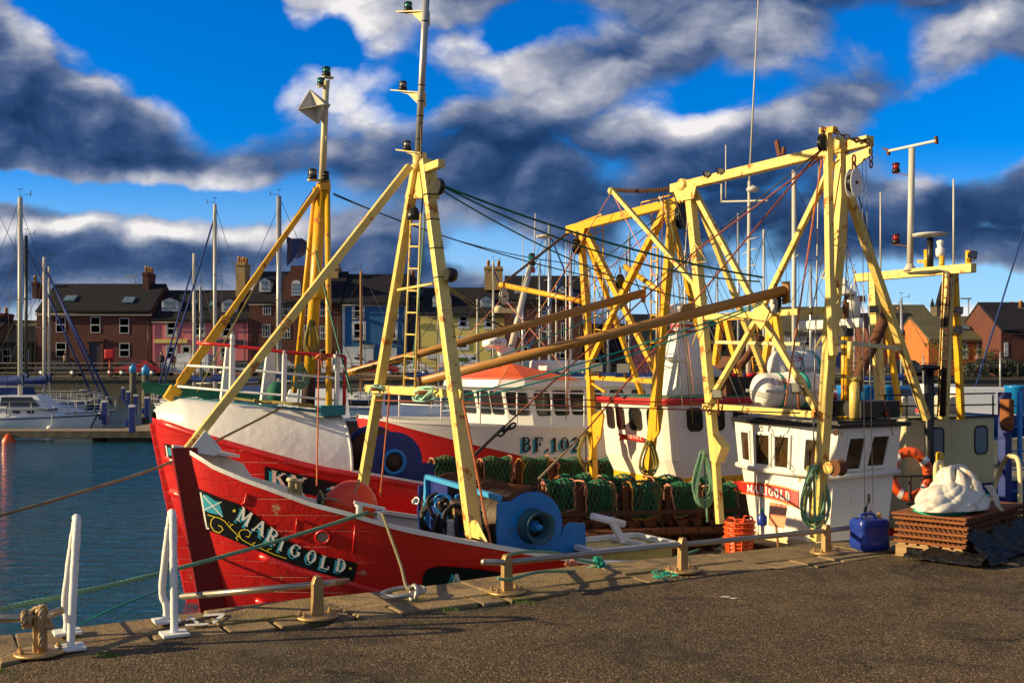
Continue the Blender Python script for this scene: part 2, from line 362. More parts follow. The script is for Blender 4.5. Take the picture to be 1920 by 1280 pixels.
def smooth_path(pts, k=6, closed=False):
    pts = [Vector(p) for p in pts]; N = len(pts); out = []
    for i in range(N if closed else N - 1):
        if closed: p0, p1, p2, p3 = pts[i - 1], pts[i], pts[(i + 1) % N], pts[(i + 2) % N]
        else: p0, p1, p2, p3 = pts[max(i - 1, 0)], pts[i], pts[i + 1], pts[min(i + 2, N - 1)]
        for j in range(k):
            t = j / k; out.append(.5 * ((2 * p1) + (p2 - p0) * t + (2 * p0 - 5 * p1 + 4 * p2 - p3) * t * t + (3 * p1 - p0 - 3 * p2 + p3) * t ** 3))
    if not closed: out.append(pts[-1])
    return out
def rope(mb, pts, r, pitch=None, n=5):          # three-strand laid rope
    pts = [Vector(p) for p in pts]; pitch = pitch or r * 7
    out = [pts[0]]; L = 0; ds = [0]
    for a, b in zip(pts, pts[1:]):
        d = (b - a).length; k = max(1, int(d / (pitch / 7)))
        for i in range(1, k + 1): out.append(a.lerp(b, i / k)); L += d / k; ds.append(L)
    for j in range(3):
        st = []; x = None
        for i, p in enumerate(out):
            d = (out[min(i + 1, len(out) - 1)] - out[max(i - 1, 0)]); d = d.normalized() if d.length > 1e-9 else Vector((1, 0, 0))
            if x is None: x = d.orthogonal().normalized()
            x = x - d * x.dot(d); x = x.normalized() if x.length > 1e-6 else d.orthogonal().normalized()
            y = d.cross(x); a = 2 * pi * (ds[i] / pitch + j / 3); st.append(p + (x * cos(a) + y * sin(a)) * r * .5)
        mb.tube(st, r * .56, n)
    return mb
def chain(mb, p, q, link=.07, r=.009, sag=0):
    pts = sagline(p, q, sag, 12); L = (Vector(q) - Vector(p)).length; n = max(2, int(L / (link * .72)))
    for i in range(n):
        t = (i + .5) / n; k = t * 12; a = int(min(k, 11)); c = pts[a].lerp(pts[a + 1], k - a); d = (pts[a + 1] - pts[a]).normalized()
        x = d.cross(EZ); x = x.normalized() if x.length > .01 else Vector((1, 0, 0)); y = d.cross(x)
        e = x if i % 2 else y
        mb.tube([c + d * (cos(t2) * link * .5) + e * (sin(t2) * link * .27) for t2 in [2 * pi * m / 8 for m in range(8)]], r, 5, closed=True)
    return mb

# ------------------------------------------------------------------ stroke lettering
def arc(cx, cy, rx, ry, a0, a1, n=10): return [(cx + rx * cos(radians(lerp(a0, a1, i / n))), cy + ry * sin(radians(lerp(a0, a1, i / n)))) for i in range(n + 1)]
TK, TN, SF = .20, .09, .075
def sf(x, y, h=.15): return (SF, [(x - h, y), (x + h, y)])
GL = {
 'M': (1.0, [(TN, [(.16, .03), (.16, .97)]), (TK, [(.20, .95), (.5, .2)]), (TN, [(.5, .2), (.80, .95)]), (TK, [(.84, .03), (.84, .97)]), sf(.16, .03, .14), sf(.84, .03), sf(.14, .97, .12), sf(.86, .97, .12)]),
 'A': (.92, [(TN, [(.12, .03), (.46, .97)]), (TK, [(.46, .97), (.78, .03)]), (TN, [(.25, .36), (.68, .36)]), sf(.12, .03, .12), sf(.80, .03)]),
 'R': (.88, [(TK, [(.24, .03), (.24, .97)]), (TN, [(.24, .95)] + arc(.5, .73, .2, .22, 90, -90) + [(.24, .51)]), (.16, arc(.52, .73, .19, .17, 60, -60)), (TK, [(.48, .5), (.74, .05)]), sf(.24, .03), sf(.78, .04, .1), sf(.2, .97, .13)]),
 'I': (.5, [(TK, [(.25, .03), (.25, .97)]), sf(.25, .03, .18), sf(.25, .97, .18)]),
 'G': (.9, [(TN, arc(.47, .5, .31, .45, 40, 320)), (TK, arc(.47, .5, .29, .38, 130, 230)), (TK, [(.74, .14), (.74, .42)]), sf(.70, .43, .16), (TN, [(.76, .72), (.76, .95)])]),
 'O': (.92, [(TN, arc(.46, .5, .32, .45, 0, 360, 20)), (TK, arc(.46, .5, .29, .36, 125, 235)), (TK, arc(.46, .5, .29, .36, -55, 55))]),
 'L': (.78, [(TK, [(.25, .03), (.25, .97)]), (SF, [(.1, .04), (.72, .04)]), (TN, [(.7, .04), (.7, .3)]), sf(.25, .97, .17)]),
 'D': (.9, [(TK, [(.25, .03), (.25, .97)]), (TN, [(.12, .96), (.42, .96)] + arc(.42, .5, .34, .46, 90, -90, 12) + [(.12, .04)]), (TK, arc(.42, .5, .31, .36, 60, -60))]),
 'B': (.88, [(TK, [(.24, .03), (.24, .97)]), (TN, [(.1, .96), (.45, .96)] + arc(.46, .74, .2, .22, 90, -90) + [(.24, .52)]), (TN, [(.45, .52)] + arc(.48, .28, .24, .24, 90, -90) + [(.1, .04)]), (.16, arc(.47, .74, .18, .15, 60, -60)), (.18, arc(.5, .28, .21, .16, 60, -60))]),
 'F': (.8, [(TK, [(.24, .03), (.24, .97)]), (SF, [(.08, .96), (.72, .96)]), (TN, [(.70, .96), (.70, .72)]), (SF, [(.24, .5), (.55, .5)]), (TN, [(.54, .38), (.54, .62)]), sf(.24, .03, .17)]),
 'K': (.92, [(TK, [(.24, .03), (.24, .97)]), (TN, [(.26, .42), (.74, .95)]), (TK, [(.46, .6), (.76, .05)]), sf(.24, .03), sf(.24, .97), sf(.74, .96, .13), sf(.78, .03, .14)]),
 'Y': (.88, [(TK, [(.14, .96), (.45, .45)]), (TN, [(.45, .45), (.76, .96)]), (TK, [(.45, .5), (.45, .03)]), sf(.45, .03, .17), sf(.14, .97, .14), sf(.76, .97, .12)]),
 'U': (.9, [(TK, [(.22, .97), (.22, .3)]), (.12, arc(.46, .3, .24, .26, 180, 360)), (TN, [(.72, .3), (.72, .97)]), sf(.2, .97, .14), sf(.72, .97, .12)]),
 'Q': (.92, [(TN, arc(.46, .5, .32, .45, 0, 360, 20)), (TK, arc(.46, .5, .29, .36, 125, 235)), (TK, arc(.46, .5, .29, .36, -55, 55)), (.12, [(.5, .22), (.82, -.08)])]),
 'E': (.82, [(TK, [(.24, .03), (.24, .97)]), (SF, [(.08, .96), (.7, .96)]), (TN, [(.68, .96), (.68, .76)]), (SF, [(.24, .5), (.52, .5)]), (SF, [(.08, .04), (.72, .04)]), (TN, [(.70, .04), (.70, .26)])]),
 'N': (.95, [(TN, [(.18, .03), (.18, .97)]), (TK, [(.2, .95), (.74, .08)]), (TN, [(.76, .03), (.76, .97)]), sf(.18, .03, .12), sf(.78, .97, .12), sf(.12, .97, .1)]),
 'T': (.82, [(TK, [(.41, .03), (.41, .97)]), (SF, [(.06, .96), (.76, .96)]), (TN, [(.08, .96), (.08, .76)]), (TN, [(.74, .96), (.74, .76)]), sf(.41, .03, .17)]),
 'C': (.88, [(.12, arc(.48, .5, .32, .44, 45, 315, 14))]), 'S': (.72, [(.12, arc(.38, .72, .22, .22, 20, 270)), (.12, arc(.36, .28, .24, .24, 90, -160))]),
 'H': (.95, [(TK, [(.2, 0), (.2, 1)]), (TK, [(.74, 0), (.74, 1)]), (TN, [(.2, .5), (.74, .5)])]), 'P': (.8, [(TK, [(.22, 0), (.22, 1)]), (.13, [(.22, .95)] + arc(.45, .72, .22, .23, 90, -90) + [(.22, .49)])]),
 'X': (.85, [(.14, [(.1, 0), (.75, 1)]), (.14, [(.1, 1), (.75, 0)])]), 'V': (.85, [(.14, [(.1, 1), (.42, 0)]), (.12, [(.42, 0), (.75, 1)])]),
 '1': (.58, [(TK, [(.3, .03), (.3, .95)]), (.12, [(.1, .76), (.3, .93)]), sf(.3, .03, .2)]), '0': (.8, [(TN, arc(.4, .5, .28, .45, 0, 360, 18)), (TK, arc(.4, .5, .25, .34, 125, 235)), (TK, arc(.4, .5, .25, .34, -55, 55))]),
 '2': (.78, [(.14, arc(.38, .7, .24, .24, 170, -40)), (.12, [(.56, .55), (.14, .1)]), (.15, [(.1, .06), (.7, .08)]), (TN, [(.68, .06), (.68, .3)])]),
 '7': (.75, [(.14, [(.06, .94), (.68, .94)]), (.16, [(.66, .94), (.26, 0)])]), '.': (.35, [(.2, [(.1, .1), (.27, .1)])]), ' ': (.5, []), '-': (.5, [(.12, [(.08, .5), (.4, .5)])]),
}
def strokes(mb, polys, fn, k0=0, step=.0005):
    for k, (wd, pl) in enumerate(polys):
        # resample so the strokes can follow a curved surface
        pts = [pl[0]]
        for a, b in zip(pl, pl[1:]):
            m = max(1, int(sqrt((b[0] - a[0]) ** 2 + (b[1] - a[1]) ** 2) / .35))
            pts += [(lerp(a[0], b[0], i / m), lerp(a[1], b[1], i / m)) for i in range(1, m + 1)]
        L, Rr = [], []
        for i, p in enumerate(pts):
            a = pts[max(i - 1, 0)]; b = pts[min(i + 1, len(pts) - 1)]; dx, dy = b[0] - a[0], b[1] - a[1]; l = sqrt(dx * dx + dy * dy) or 1
            nx, ny = -dy / l * wd / 2, dx / l * wd / 2
            L.append(fn(p[0] + nx, p[1] + ny, (k0 + k) * step)); Rr.append(fn(p[0] - nx, p[1] - ny, (k0 + k) * step))
        mb.grid([L, Rr], False)
    return mb
def text(mb, st, fn, gap=.1, upto=None):
    x = 0
    for ch in st:
        wd, pl = GL[ch]
        strokes(mb, [(a, [(q[0] + x, q[1]) for q in b]) for a, b in pl], fn); x += wd + gap
    return x - gap
def textw(st, gap=.1): return sum(GL[c][0] + gap for c in st) - gap
# ================================================================== SETTING
def water_mat():
    m = bpy.data.materials.new('water'); m.use_nodes = True; t = NT(m.node_tree); p = t.n['Principled BSDF']
    tcn = t.new('ShaderNodeTexCoord').outputs['Object']
    p.inputs['Base Color'].default_value = (.008, .075, .12, 1); p.inputs['Roughness'].default_value = .03; p.inputs['IOR'].default_value = 1.33
    a = t.noise(t.vm('MULTIPLY', tcn, (.8, 2.3, 1)), 1.6, 4, .55, .6); b = t.noise(t.vm('MULTIPLY', tcn, (1, 1.6, 1)), .35, 3)
    c = t.noise(t.vm('MULTIPLY', tcn, (1, 1.7, 1)), 6.5, 3)
    h = t.math('ADD', a, t.math('ADD', t.math('MULTIPLY', b, 1.3), t.math('MULTIPLY', c, .16)))
    bm = t.new('ShaderNodeBump'); bm.inputs['Strength'].default_value = 1; bm.inputs['Distance'].default_value = .10
    t.put(bm.inputs['Height'], h); t.l.new(bm.outputs[0], p.inputs['Normal']); return m
M['water'] = water_mat()
wm = MB(); wm.add([(-2500, -60, WATER), (2500, -60, WATER), (2500, 2500, WATER), (-2500, 2500, WATER)], [(0, 1, 2, 3)]); struct('water', wm, 'water')

def asphalt_mat():
    m = bpy.data.materials.new('asphalt'); m.use_nodes = True; t = NT(m.node_tree); p = t.n['Principled BSDF']
    tcn = t.new('ShaderNodeTexCoord').outputs['Object']
    vo = t.new('ShaderNodeTexVoronoi'); vo.inputs['Scale'].default_value = 84; t.put(vo.inputs['Vector'], t.vm('ADD', tcn, t.vm('MULTIPLY', t.noise(tcn, 30, 2, .5, 0, 1), (.02, .02, .02))))
    vo2 = t.new('ShaderNodeTexVoronoi'); vo2.inputs['Scale'].default_value = 120; t.put(vo2.inputs['Vector'], tcn)
    sepc = t.new('ShaderNodeSeparateColor'); t.put(sepc.inputs[0], vo.outputs['Color'])
    base = t.ramp(sepc.outputs[0], [(0, (.050, .033, .018)), (.35, (.092, .062, .031)), (.65, (.135, .092, .046)), (.9, (.20, .14, .072)), (1, (.38, .28, .16))])
    big = t.noise(tcn, .55, 5, .6); base = t.mix(t.step(big, .42, .66), base, t.vm('MULTIPLY', base, (1.35, 1.28, 1.2)))
    pat = t.noise(tcn, .9, 6, .7, .5); base = t.mix(t.math('MULTIPLY', t.step(pat, .50, .60), .55), base, (.032, .026, .020)); st_ = t.noise(t.vm('ADD', tcn, (3, 9, 0)), 1.7, 7, .75, .8); base = t.mix(t.math('MULTIPLY', t.step(st_, .56, .61), .45), base, (.20, .155, .09))
    ck = t.new('ShaderNodeTexVoronoi', feature='DISTANCE_TO_EDGE'); ck.inputs['Scale'].default_value = .5; t.put(ck.inputs['Vector'], t.vm('ADD', tcn, t.vm('MULTIPLY', t.noise(tcn, 1.6, 6, .65, 0, 1), (1.0, 1.0, 0)))); cm = t.math('MULTIPLY', t.step(ck.outputs['Distance'], .010, .003), t.step(t.noise(tcn, .7, 2), .50, .56)); base = t.mix(t.math('MULTIPLY', cm, .85), t.vm('MULTIPLY', base, (.78, .79, .86)), (.012, .010, .008))
    t.put(p.inputs['Base Color'], base); p.inputs['Roughness'].default_value = .82; p.inputs['Specular IOR Level'].default_value = .35
    gaps = t.step(vo.outputs['Distance'], .75, .1); h = t.math('ADD', gaps, t.math('MULTIPLY', t.step(vo2.outputs['Distance'], .6, .1), .35))
    h = t.math('ADD', h, t.math('MULTIPLY', t.noise(tcn, 14, 4), .8))
    bm = t.new('ShaderNodeBump'); bm.inputs['Strength'].default_value = .85; bm.inputs['Distance'].default_value = .006
    t.put(bm.inputs['Height'], h); t.l.new(bm.outputs[0], p.inputs['Normal']); return m
M['asphalt'] = asphalt_mat()
def stone_mat():
    m = bpy.data.materials.new('coping'); m.use_nodes = True; t = NT(m.node_tree); p = t.n['Principled BSDF']
    tcn = t.new('ShaderNodeTexCoord').outputs['Object']
    g = t.new('ShaderNodeNewGeometry').outputs['Random Per Island']
    base = t.ramp(g, [(0, (.22, .15, .075)), (.4, (.32, .22, .105)), (.7, (.26, .18, .095)), (1, (.40, .28, .14))])
    n = t.noise(tcn, 2.2, 7, .68, .4); base = t.mix(t.step(n, .45, .68), base, (.12, .09, .055))
    n2 = t.noise(tcn, 3.1, 5, .6); base = t.mix(t.math('MULTIPLY', t.step(n2, .54, .66), .7), base, (.22, .19, .045))   # algae
    n3 = t.noise(tcn, 17, 6, .75); base = t.mix(t.math('MULTIPLY', t.step(n3, .60, .64), .55), base, (.045, .035, .028))
    n4 = t.noise(t.vm('ADD', tcn, (7, 3, 0)), 9, 6, .8); base = t.mix(t.step(n4, .715, .73), base, (.52, .50, .44))      # droppings
    t.put(p.inputs['Base Color'], base); p.inputs['Roughness'].default_value = .72
    h = t.math('ADD', t.noise(tcn, 9, 7, .7), t.math('MULTIPLY', t.noise(tcn, 60, 4), .35))
    bm = t.new('ShaderNodeBump'); bm.inputs['Distance'].default_value = .03; t.put(bm.inputs['Height'], h); t.l.new(bm.outputs[0], p.inputs['Normal']); return m
M['coping'] = stone_mat()
q = MB(); q.add([F(-60, -80, -.03), F(90, -80, -.03), F(90, -.04, -.03), F(-60, -.04, -.03)], [(0, 1, 2, 3)])
q.add([F(-60, -.04, -.03), F(90, -.04, -.03), F(90, -.04, -4), F(-60, -.04, -4)], [(3, 2, 1, 0)]); struct('quay_wall', q, 'wall_weed')
# coping stones (wobbling joints), two rows
rr = random.Random(5)
def edge_v(s): return .05 * sin(s * .9 + 1) + .03 * sin(s * 2.3) - .02
cp = MB(); s0 = -9.0
while s0 < 16:
    L = rr.uniform(.85, 1.5); w0 = rr.uniform(-.60, -.46); h = rr.uniform(-.006, .008); g = .006; n = 6
    top = [F(s0 + g + rr.uniform(-.03, .03), w0, h)] + [F(lerp(s0 + g, s0 + L - g, i / n), w0 + rr.uniform(-.012, .012), h) for i in range(1, n)] + [F(s0 + L - g, w0 + rr.uniform(-.02, .02), h)]
    out = [F(lerp(s0 + g, s0 + L - g, i / n), edge_v(lerp(s0, s0 + L, i / n)), h - .006) for i in range(n, -1, -1)]
    cp.prism((top + out)[::1], (0, 0, -.4))
    s1 = s0
    while s1 < s0 + L - .02:
        l2 = min(rr.uniform(.25, .75), s0 + L - s1);  l2 = l2 if s0 + L - s1 - l2 > .15 else s0 + L - s1
        d = rr.uniform(-.98, -.78); hh = rr.uniform(-.008, .010)
        cp.prism([F(s1 + .012, d + rr.uniform(-.03, .03), hh), F(s1 + l2 - .012, d + rr.uniform(-.03, .03), hh), F(s1 + l2 - .012, w0 - .028, hh), F(s1 + .012, w0 - .028, hh)], (0, 0, -.3))
        s1 += l2
    s0 += L
o = struct('quay_edge_stones', cp, 'coping'); b = o.modifiers.new('bevel', 'BEVEL'); b.width = .012; b.segments = 2; b.limit_method = 'ANGLE'
# asphalt with an uneven border over the stones
bd = []
s = -60.0
while s <= 90: 
    bd.append(F(s, -.93 + .09 * sin(s * 1.7) + .05 * sin(s * 4.1 + 1) + .035 * sin(s * 9.7) + .02 * sin(s * 23), .0105)); s += .06 if -8 < s < 14 else .7
ap = MB(); far_ = [F(-60, -80, .0105), F(90, -80, .0105)]
rows = [[p for p in bd], [F(toF(p)[0], -3, .0105) for p in bd]]
ap.grid([rows[1], rows[0]], False); a0, a1 = rows[1][0], rows[1][-1]
ap.add([a0, a1, far_[1], far_[0]], [(0, 3, 2, 1)])
struct('asphalt_quay', ap, 'asphalt')
# drain / old patch lines: faint tar strip
# gravel-size grit lying loose on the asphalt
gr = MB(); rg = random.Random(3)
for i in range(1500):
    px = rg.uniform(0, 1920); py = rg.uniform(1100, 1280); p = G(px, py, .0105); f = toF(p)
    if f[1] > -1.0: continue
    r = rg.uniform(.002, .0055); a = rg.uniform(0, 3)
    c = [p + Vector((cos(a + k * pi / 2) * r * rg.uniform(.6, 1.3), sin(a + k * pi / 2) * r * rg.uniform(.6, 1.3), 0)) for k in range(4)]
    gr.add(c + [p + Vector((0, 0, r * 1.1))], [(0, 1, 4), (1, 2, 4), (2, 3, 4), (3, 0, 4)])
mk('grit', (.16, .13, .10), .9, var=.4, vscale=60); tag(gr.build('grit', 'grit'), 'loose grit scattered over the asphalt of the quay', 'grit', kind='stuff')
# grass and moss in the joints
gs = MB()
for (px, py, rad, n) in [(688, 1152, .0, 0)] + [(205, 1232, .055, 90), (10, 1262, .05, 40), (847, 1145, .045, 50), (980, 1132, .04, 40), (1000, 1133, .03, 20)]:
    c = G(px, py)
    for i in range(n):
        a = rg.uniform(0, 6.28); d = rad * sqrt(rg.random()); p = c + Vector((cos(a) * d * 1.5, sin(a) * d, .0)); h = rg.uniform(.01, .032); b = rg.uniform(0, 6.28); lean = Vector((cos(b), sin(b), 0)) * h * .6
        wv = Vector((-sin(b), cos(b), 0)) * .0022
        gs.add([p - wv, p + wv, p + lean * .4 + EZ * h * .7 + wv * .8, p + lean + EZ * h, p + lean * .4 + EZ * h * .7 - wv * .8], [(0, 1, 2, 3, 4)])
tag(gs.build('grass', 'leaf_grass'), 'short green grass growing in the joints of the quay stones', 'grass', kind='stuff')
# painted berth number on the coping
nm = MB(); A0, B0, C0 = Vector(G(345, 1172, .0165)), Vector(G(402, 1170, .0165)), Vector(G(362, 1148, .0165))
def npos_(x, y, o_): 
    p = A0 + (B0 - A0) * x + (C0 - A0) * y; p.z = .0165 + o_; return p
npos = lambda x, y, o_: G(x, -y, .0165 + o_)
strokes(nm, [(3.6, [(347, -1171), (391, -1168.5)]), (5.5, [(371, -1168), (357, -1155)]), (4, [(357, -1154), (349, -1163)]), (4, [(381, -1153), (421, -1149.5)]), (6, [(420, -1150), (399, -1167)])], npos)
mk('road_paint', (.75, .74, .70), .7, var=.15, vscale=20, rust=.35, rustcol=(.16, .12, .08), rscale=14)
tag(nm.build('painted_number', 'road_paint'), 'white number 17 painted on the quay edge stones beside the right ladder rail', 'berth number')
# far quay
FQ, FZ = 89.0, .95
q = MB(); q.add([(-1500, FQ, FZ), (1500, FQ, FZ), (1500, 3000, FZ), (-1500, 3000, FZ)], [(0, 1, 2, 3)]); struct('road', q, 'road')
q = MB(); q.add([(-400, FQ, FZ), (400, FQ, FZ), (400, FQ, -3), (-400, FQ, -3)], [(3, 2, 1, 0)])
q.box(-400, 400, FQ - .12, FQ + .5, FZ - .25, FZ + .02); struct('far_quay_wall', q, 'wall_stone')
q = MB(); q.box(-400, 400, 104.6, 108.0, FZ, FZ + .14); struct('pavement', q, 'wall_stone')
# hills on the skyline, right
q = MB(); rows = []
hp = [(-200, 0), (120, 0), (260, 14), (380, 22), (520, 20), (700, 12), (900, 0)]
rows = [[Vector((x, 700, 1)) for x in range(100, 900, 20)], [Vector((x, 760, 1 + itp(hp, x) + 1.2 * sin(x * .09))) for x in range(100, 900, 20)], [Vector((x, 900, 1)) for x in range(100, 900, 20)]]
q.grid(rows); struct('hill', q, 'leaf')

# ------------------------------------------------------------------ buildings
def winset(root, X, Yf, z0, z1, x0, x1, bars=1, frame='window_white', surround=None, bow=False):
    d = Yf
    f = MB(); t = .065
    if surround:
        e = .2; sr = MB(); sr.box(x0 - e, x1 + e, d - .05, d + .1, z0 - e * 1.2, z0); sr.box(x0 - e, x1 + e, d - .05, d + .1, z1, z1 + e)
        sr.box(x0 - e, x0, d - .05, d + .1, z0, z1); sr.box(x1, x1 + e, d - .05, d + .1, z0, z1)
    f.box(x0, x0 + t, d - .03, d + .06, z0, z1); f.box(x1 - t, x1, d - .03, d + .06, z0, z1)
    f.box(x0 + t, x1 - t, d - .03, d + .06, z0, z0 + t); f.box(x0 + t, x1 - t, d - .03, d + .06, z1 - t, z1)
    zm = (z0 + z1) / 2; f.box(x0 + t, x1 - t, d - .035, d + .055, zm - .05, zm + .05)
    for i in range(1, bars):
        x = lerp(x0, x1, i / bars); f.box(x - .03, x + .03, d - .032, d + .05, z0 + t, zm - .05); f.box(x - .03, x + .03, d - .032, d + .05, zm + .05, z1 - t)
    fo = f.build('window', frame, root)
    g = MB(); g.add([(x0 + t, d + .01, z0 + t), (x1 - t, d + .01, z0 + t), (x1 - t, d + .01, z1 - t), (x0 + t, d + .01, z1 - t)], [(0, 1, 2, 3)]); g.build('pane', 'glass_far', fo)
    if surround: sr.build('surround', surround, fo)
def house(name, px0, px1, eaves, ridge, Y, wall, roof, wins, label, ground=None, depth=9, surround=None, chimneys=(), doors=(), signs=(), sky=(), dormers=(), bars=1, cornice=None, gable_side=False, group=None, frame='window_white', plinth=None):
    x0, x1 = W(px0, 0, Y).x, W(px1, 0, Y).x; ze = W(0, eaves, Y).z; zr = W(0, ridge, Y + depth / 2).z; zg = FZ + .1
    r = thing(name, ((x0 + x1) / 2, Y, zg), label, 'house' if 'house' in name else 'building', group)
    m = MB(); x = (x0 + x1) / 2
    m.add([(x0, Y, zg), (x1, Y, zg), (x1, Y + depth, zg), (x0, Y + depth, zg), (x0, Y, ze), (x1, Y, ze), (x1, Y + depth, ze), (x0, Y + depth, ze), (x0, Y + depth / 2, zr - .05), (x1, Y + depth / 2, zr - .05)],
          [(0, 1, 5, 4), (1, 2, 6, 9, 5), (2, 3, 7, 6), (3, 0, 4, 8, 7)]); m.build('wall', wall, r)
    m = MB(); t = .18; ov = .15; yf = Y - .3; sl = (zr - ze) / (depth / 2); zf = ze - .3 * sl + t * .2
    m.add([(x0 - ov * .2, yf, zf), (x1 + ov * .2, yf, zf), (x1 + ov * .2, Y + depth / 2, zr), (x0 - ov * .2, Y + depth / 2, zr), (x0 - ov * .2, Y + depth + .3, zf), (x1 + ov * .2, Y + depth + .3, zf),
           (x0 - ov * .2, yf, zf + t), (x1 + ov * .2, yf, zf + t), (x1 + ov * .2, Y + depth / 2, zr + t), (x0 - ov * .2, Y + depth / 2, zr + t), (x0 - ov * .2, Y + depth + .3, zf + t), (x1 + ov * .2, Y + depth + .3, zf + t)],
          [(6, 7, 8, 9), (9, 8, 11, 10), (0, 6, 9, 3), (3, 9, 10, 4), (1, 2, 8, 7), (2, 5, 11, 8), (0, 1, 7, 6), (0, 3, 2, 1), (3, 4, 5, 2)])
    ro = m.build('roof', roof, r)
    if cornice: q = MB(); q.box(x0, x1, Y - .25, Y, W(0, cornice[1], Y).z, ze - .25); q.build('cornice', 'cream_trim', r)
    q = MB(); q.tube([(x0, Y - .36, ze - .3), (x1, Y - .36, ze - .3)], .06, 5); q.tube([(x1 - .3, Y - .12, ze - .3), (x1 - .3, Y - .12, zg)], .05, 5); q.build('gutter', 'black', r)
    for wn in wins:
        wx0, wx1, wy0, wy1 = wn[:4]; winset(r, None, Y - .01, W(0, wy1, Y).z, W(0, wy0, Y).z, W(wx0, 0, Y).x, W(wx1, 0, Y).x, wn[4] if len(wn) > 4 else bars, frame, surround)
    for (dx0, dx1, dy) in doors:
        q = MB(); a, b_ = W(dx0, 0, Y).x, W(dx1, 0, Y).x; zt = W(0, dy, Y).z; e = .35
        q.box(a - e, a, Y - .12, Y + .1, zg, zt + e); q.box(b_, b_ + e, Y - .12, Y + .1, zg, zt + e); q.box(a - e - .1, b_ + e + .1, Y - .2, Y + .1, zt + e, zt + e + .3); q.build('door_frame', 'cream_trim' if wall != 'red_stone' else 'red_stone', r)
        q = MB(); q.box(a, b_, Y - .03, Y + .05, zg, zt + e); q.build('door', 'dark_shop', r)
    for (sx0, sx1, sy0, sy1, mat, tm) in signs:
        q = MB(); a, b_ = W(sx0, 0, Y).x, W(sx1, 0, Y).x; za, zb = W(0, sy1, Y).z, W(0, sy0, Y).z
        q.box(a, b_, Y - .15, Y - .01, za, zb); so = q.build('shop_sign', mat, r)
    for c in chimneys:
        cx0, cx1, ct, cb = c[:4]; mat = c[4] if len(c) > 4 else 'sandstone'; n = c[5] if len(c) > 5 else 4
        a, b_ = W(cx0, 0, Y + depth / 2).x, W(cx1, 0, Y + depth / 2).x; zt, zb = W(0, ct, Y + depth / 2).z, W(0, cb, Y + depth / 2).z
        q = MB(); q.box(a, b_, Y + depth / 2 - 1.1, Y + depth / 2 + 1.1, zb, zt); q.box(a - .08, b_ + .08, Y + depth / 2 - 1.2, Y + depth / 2 + 1.2, zt - .3, zt - .12); co = q.build('chimney', mat, ro)
        for i in range(n):
            p = MB()
            yy_ = Y + depth / 2 - .85 + 1.7 * i / max(1, n - 1); xx = lerp(a + .25, b_ - .25, (i % 2) * .8 + .1) if b_ - a > .9 else (a + b_) / 2
            p.lathe((xx, yy_, zt), EZ, [(0, .16), (.5, .14), (.52, .18), (.66, .16)], 8); p.build('chimney_pot', 'pot', r)
    for (kx0, kx1, ky0, ky1) in sky:      # roof windows lie in the roof slope
        q = MB(); a, b_ = W(kx0, 0, Y).x, W(kx1, 0, Y).x
        def onroof(py):
            tan = (HY - py) / FPX; y = (CH - (ze + t * 1.2 - sl * (Y)) ) / (sl - tan) if abs(sl - tan) > 1e-6 else Y
            return y, CH + tan * y
        (ya, za), (yb, zb) = onroof(ky1), onroof(ky0)
        q.hexa([(a, ya, za), (b_, ya, za), (b_, yb, zb), (a, yb, zb), (a, ya - .08, za + .14), (b_, ya - .08, za + .14), (b_, yb - .08, zb + .14), (a, yb - .08, zb + .14)]); q.build('roof_window', 'glass_far', r)
    for (dx0, dx1, dy0, dy1) in dormers:
        Yd = Y + .9; a, b_ = W(dx0, 0, Yd).x, W(dx1, 0, Yd).x; za, zb = W(0, dy1, Yd).z, W(0, dy0, Yd).z; q = MB(); xm = (a + b_) / 2
        q.add([(a, Yd, za), (b_, Yd, za), (b_, Yd, zb), (xm, Yd, zb + .35), (a, Yd, zb), (a, Yd + 3, za), (b_, Yd + 3, za), (b_, Yd + 3, zb), (xm, Yd + 3, zb + .35), (a, Yd + 3, zb)],
              [(0, 1, 2, 3, 4), (1, 6, 7, 2), (5, 0, 4, 9)]); do = q.build('dormer', 'window_white', r)
        q = MB(); q.add([(a - .15, Yd - .15, zb - .05), (xm, Yd - .15, zb + .42), (xm, Yd + 3, zb + .42), (a - .15, Yd + 3, zb - .05)], [(0, 1, 2, 3)]); q.add([(b_ + .15, Yd - .15, zb - .05), (xm, Yd - .15, zb + .42), (xm, Yd + 3, zb + .42), (b_ + .15, Yd + 3, zb - .05)], [(3, 2, 1, 0)]); q.build('dormer_roof', 'slate', do)
        q = MB(); n = max(2, int((b_ - a) / .75)); 
        for i in range(n):
            p0, p1 = lerp(a + .2, b_ - .2, i / n) + .04, lerp(a + .2, b_ - .2, (i + 1) / n) - .04; zm = (za + zb) / 2
            q.add([(p0, Yd - .03, za + .15), (p1, Yd - .03, za + .15), (p1, Yd - .03, zm - .04), (p0, Yd - .03, zm - .04)], [(0, 1, 2, 3)]); q.add([(p0, Yd - .03, zm + .04), (p1, Yd - .03, zm + .04), (p1, Yd - .03, zb - .1), (p0, Yd - .03, zb - .1)], [(0, 1, 2, 3)])
        q.build('pane', 'glass_far', do)
    return r
YB = 108.0
house('house', -150, -22, 640, 600, YB - 2, 'wall_stone', 'slate', [(-60, -45, 655, 675)], 'low dark stone house at the left end of the far street', chimneys=[(-34, -20, 585, 610, 'red_stone', 3)])
house('house', -24, 67, 640, 603, YB + 1, 'wall_stone', 'slate_moss', [(5, 20, 655, 680), (38, 54, 655, 680)], 'low dark stone house left of the long red sandstone house', chimneys=[(0, 17, 588, 606, 'red_stone', 3)])
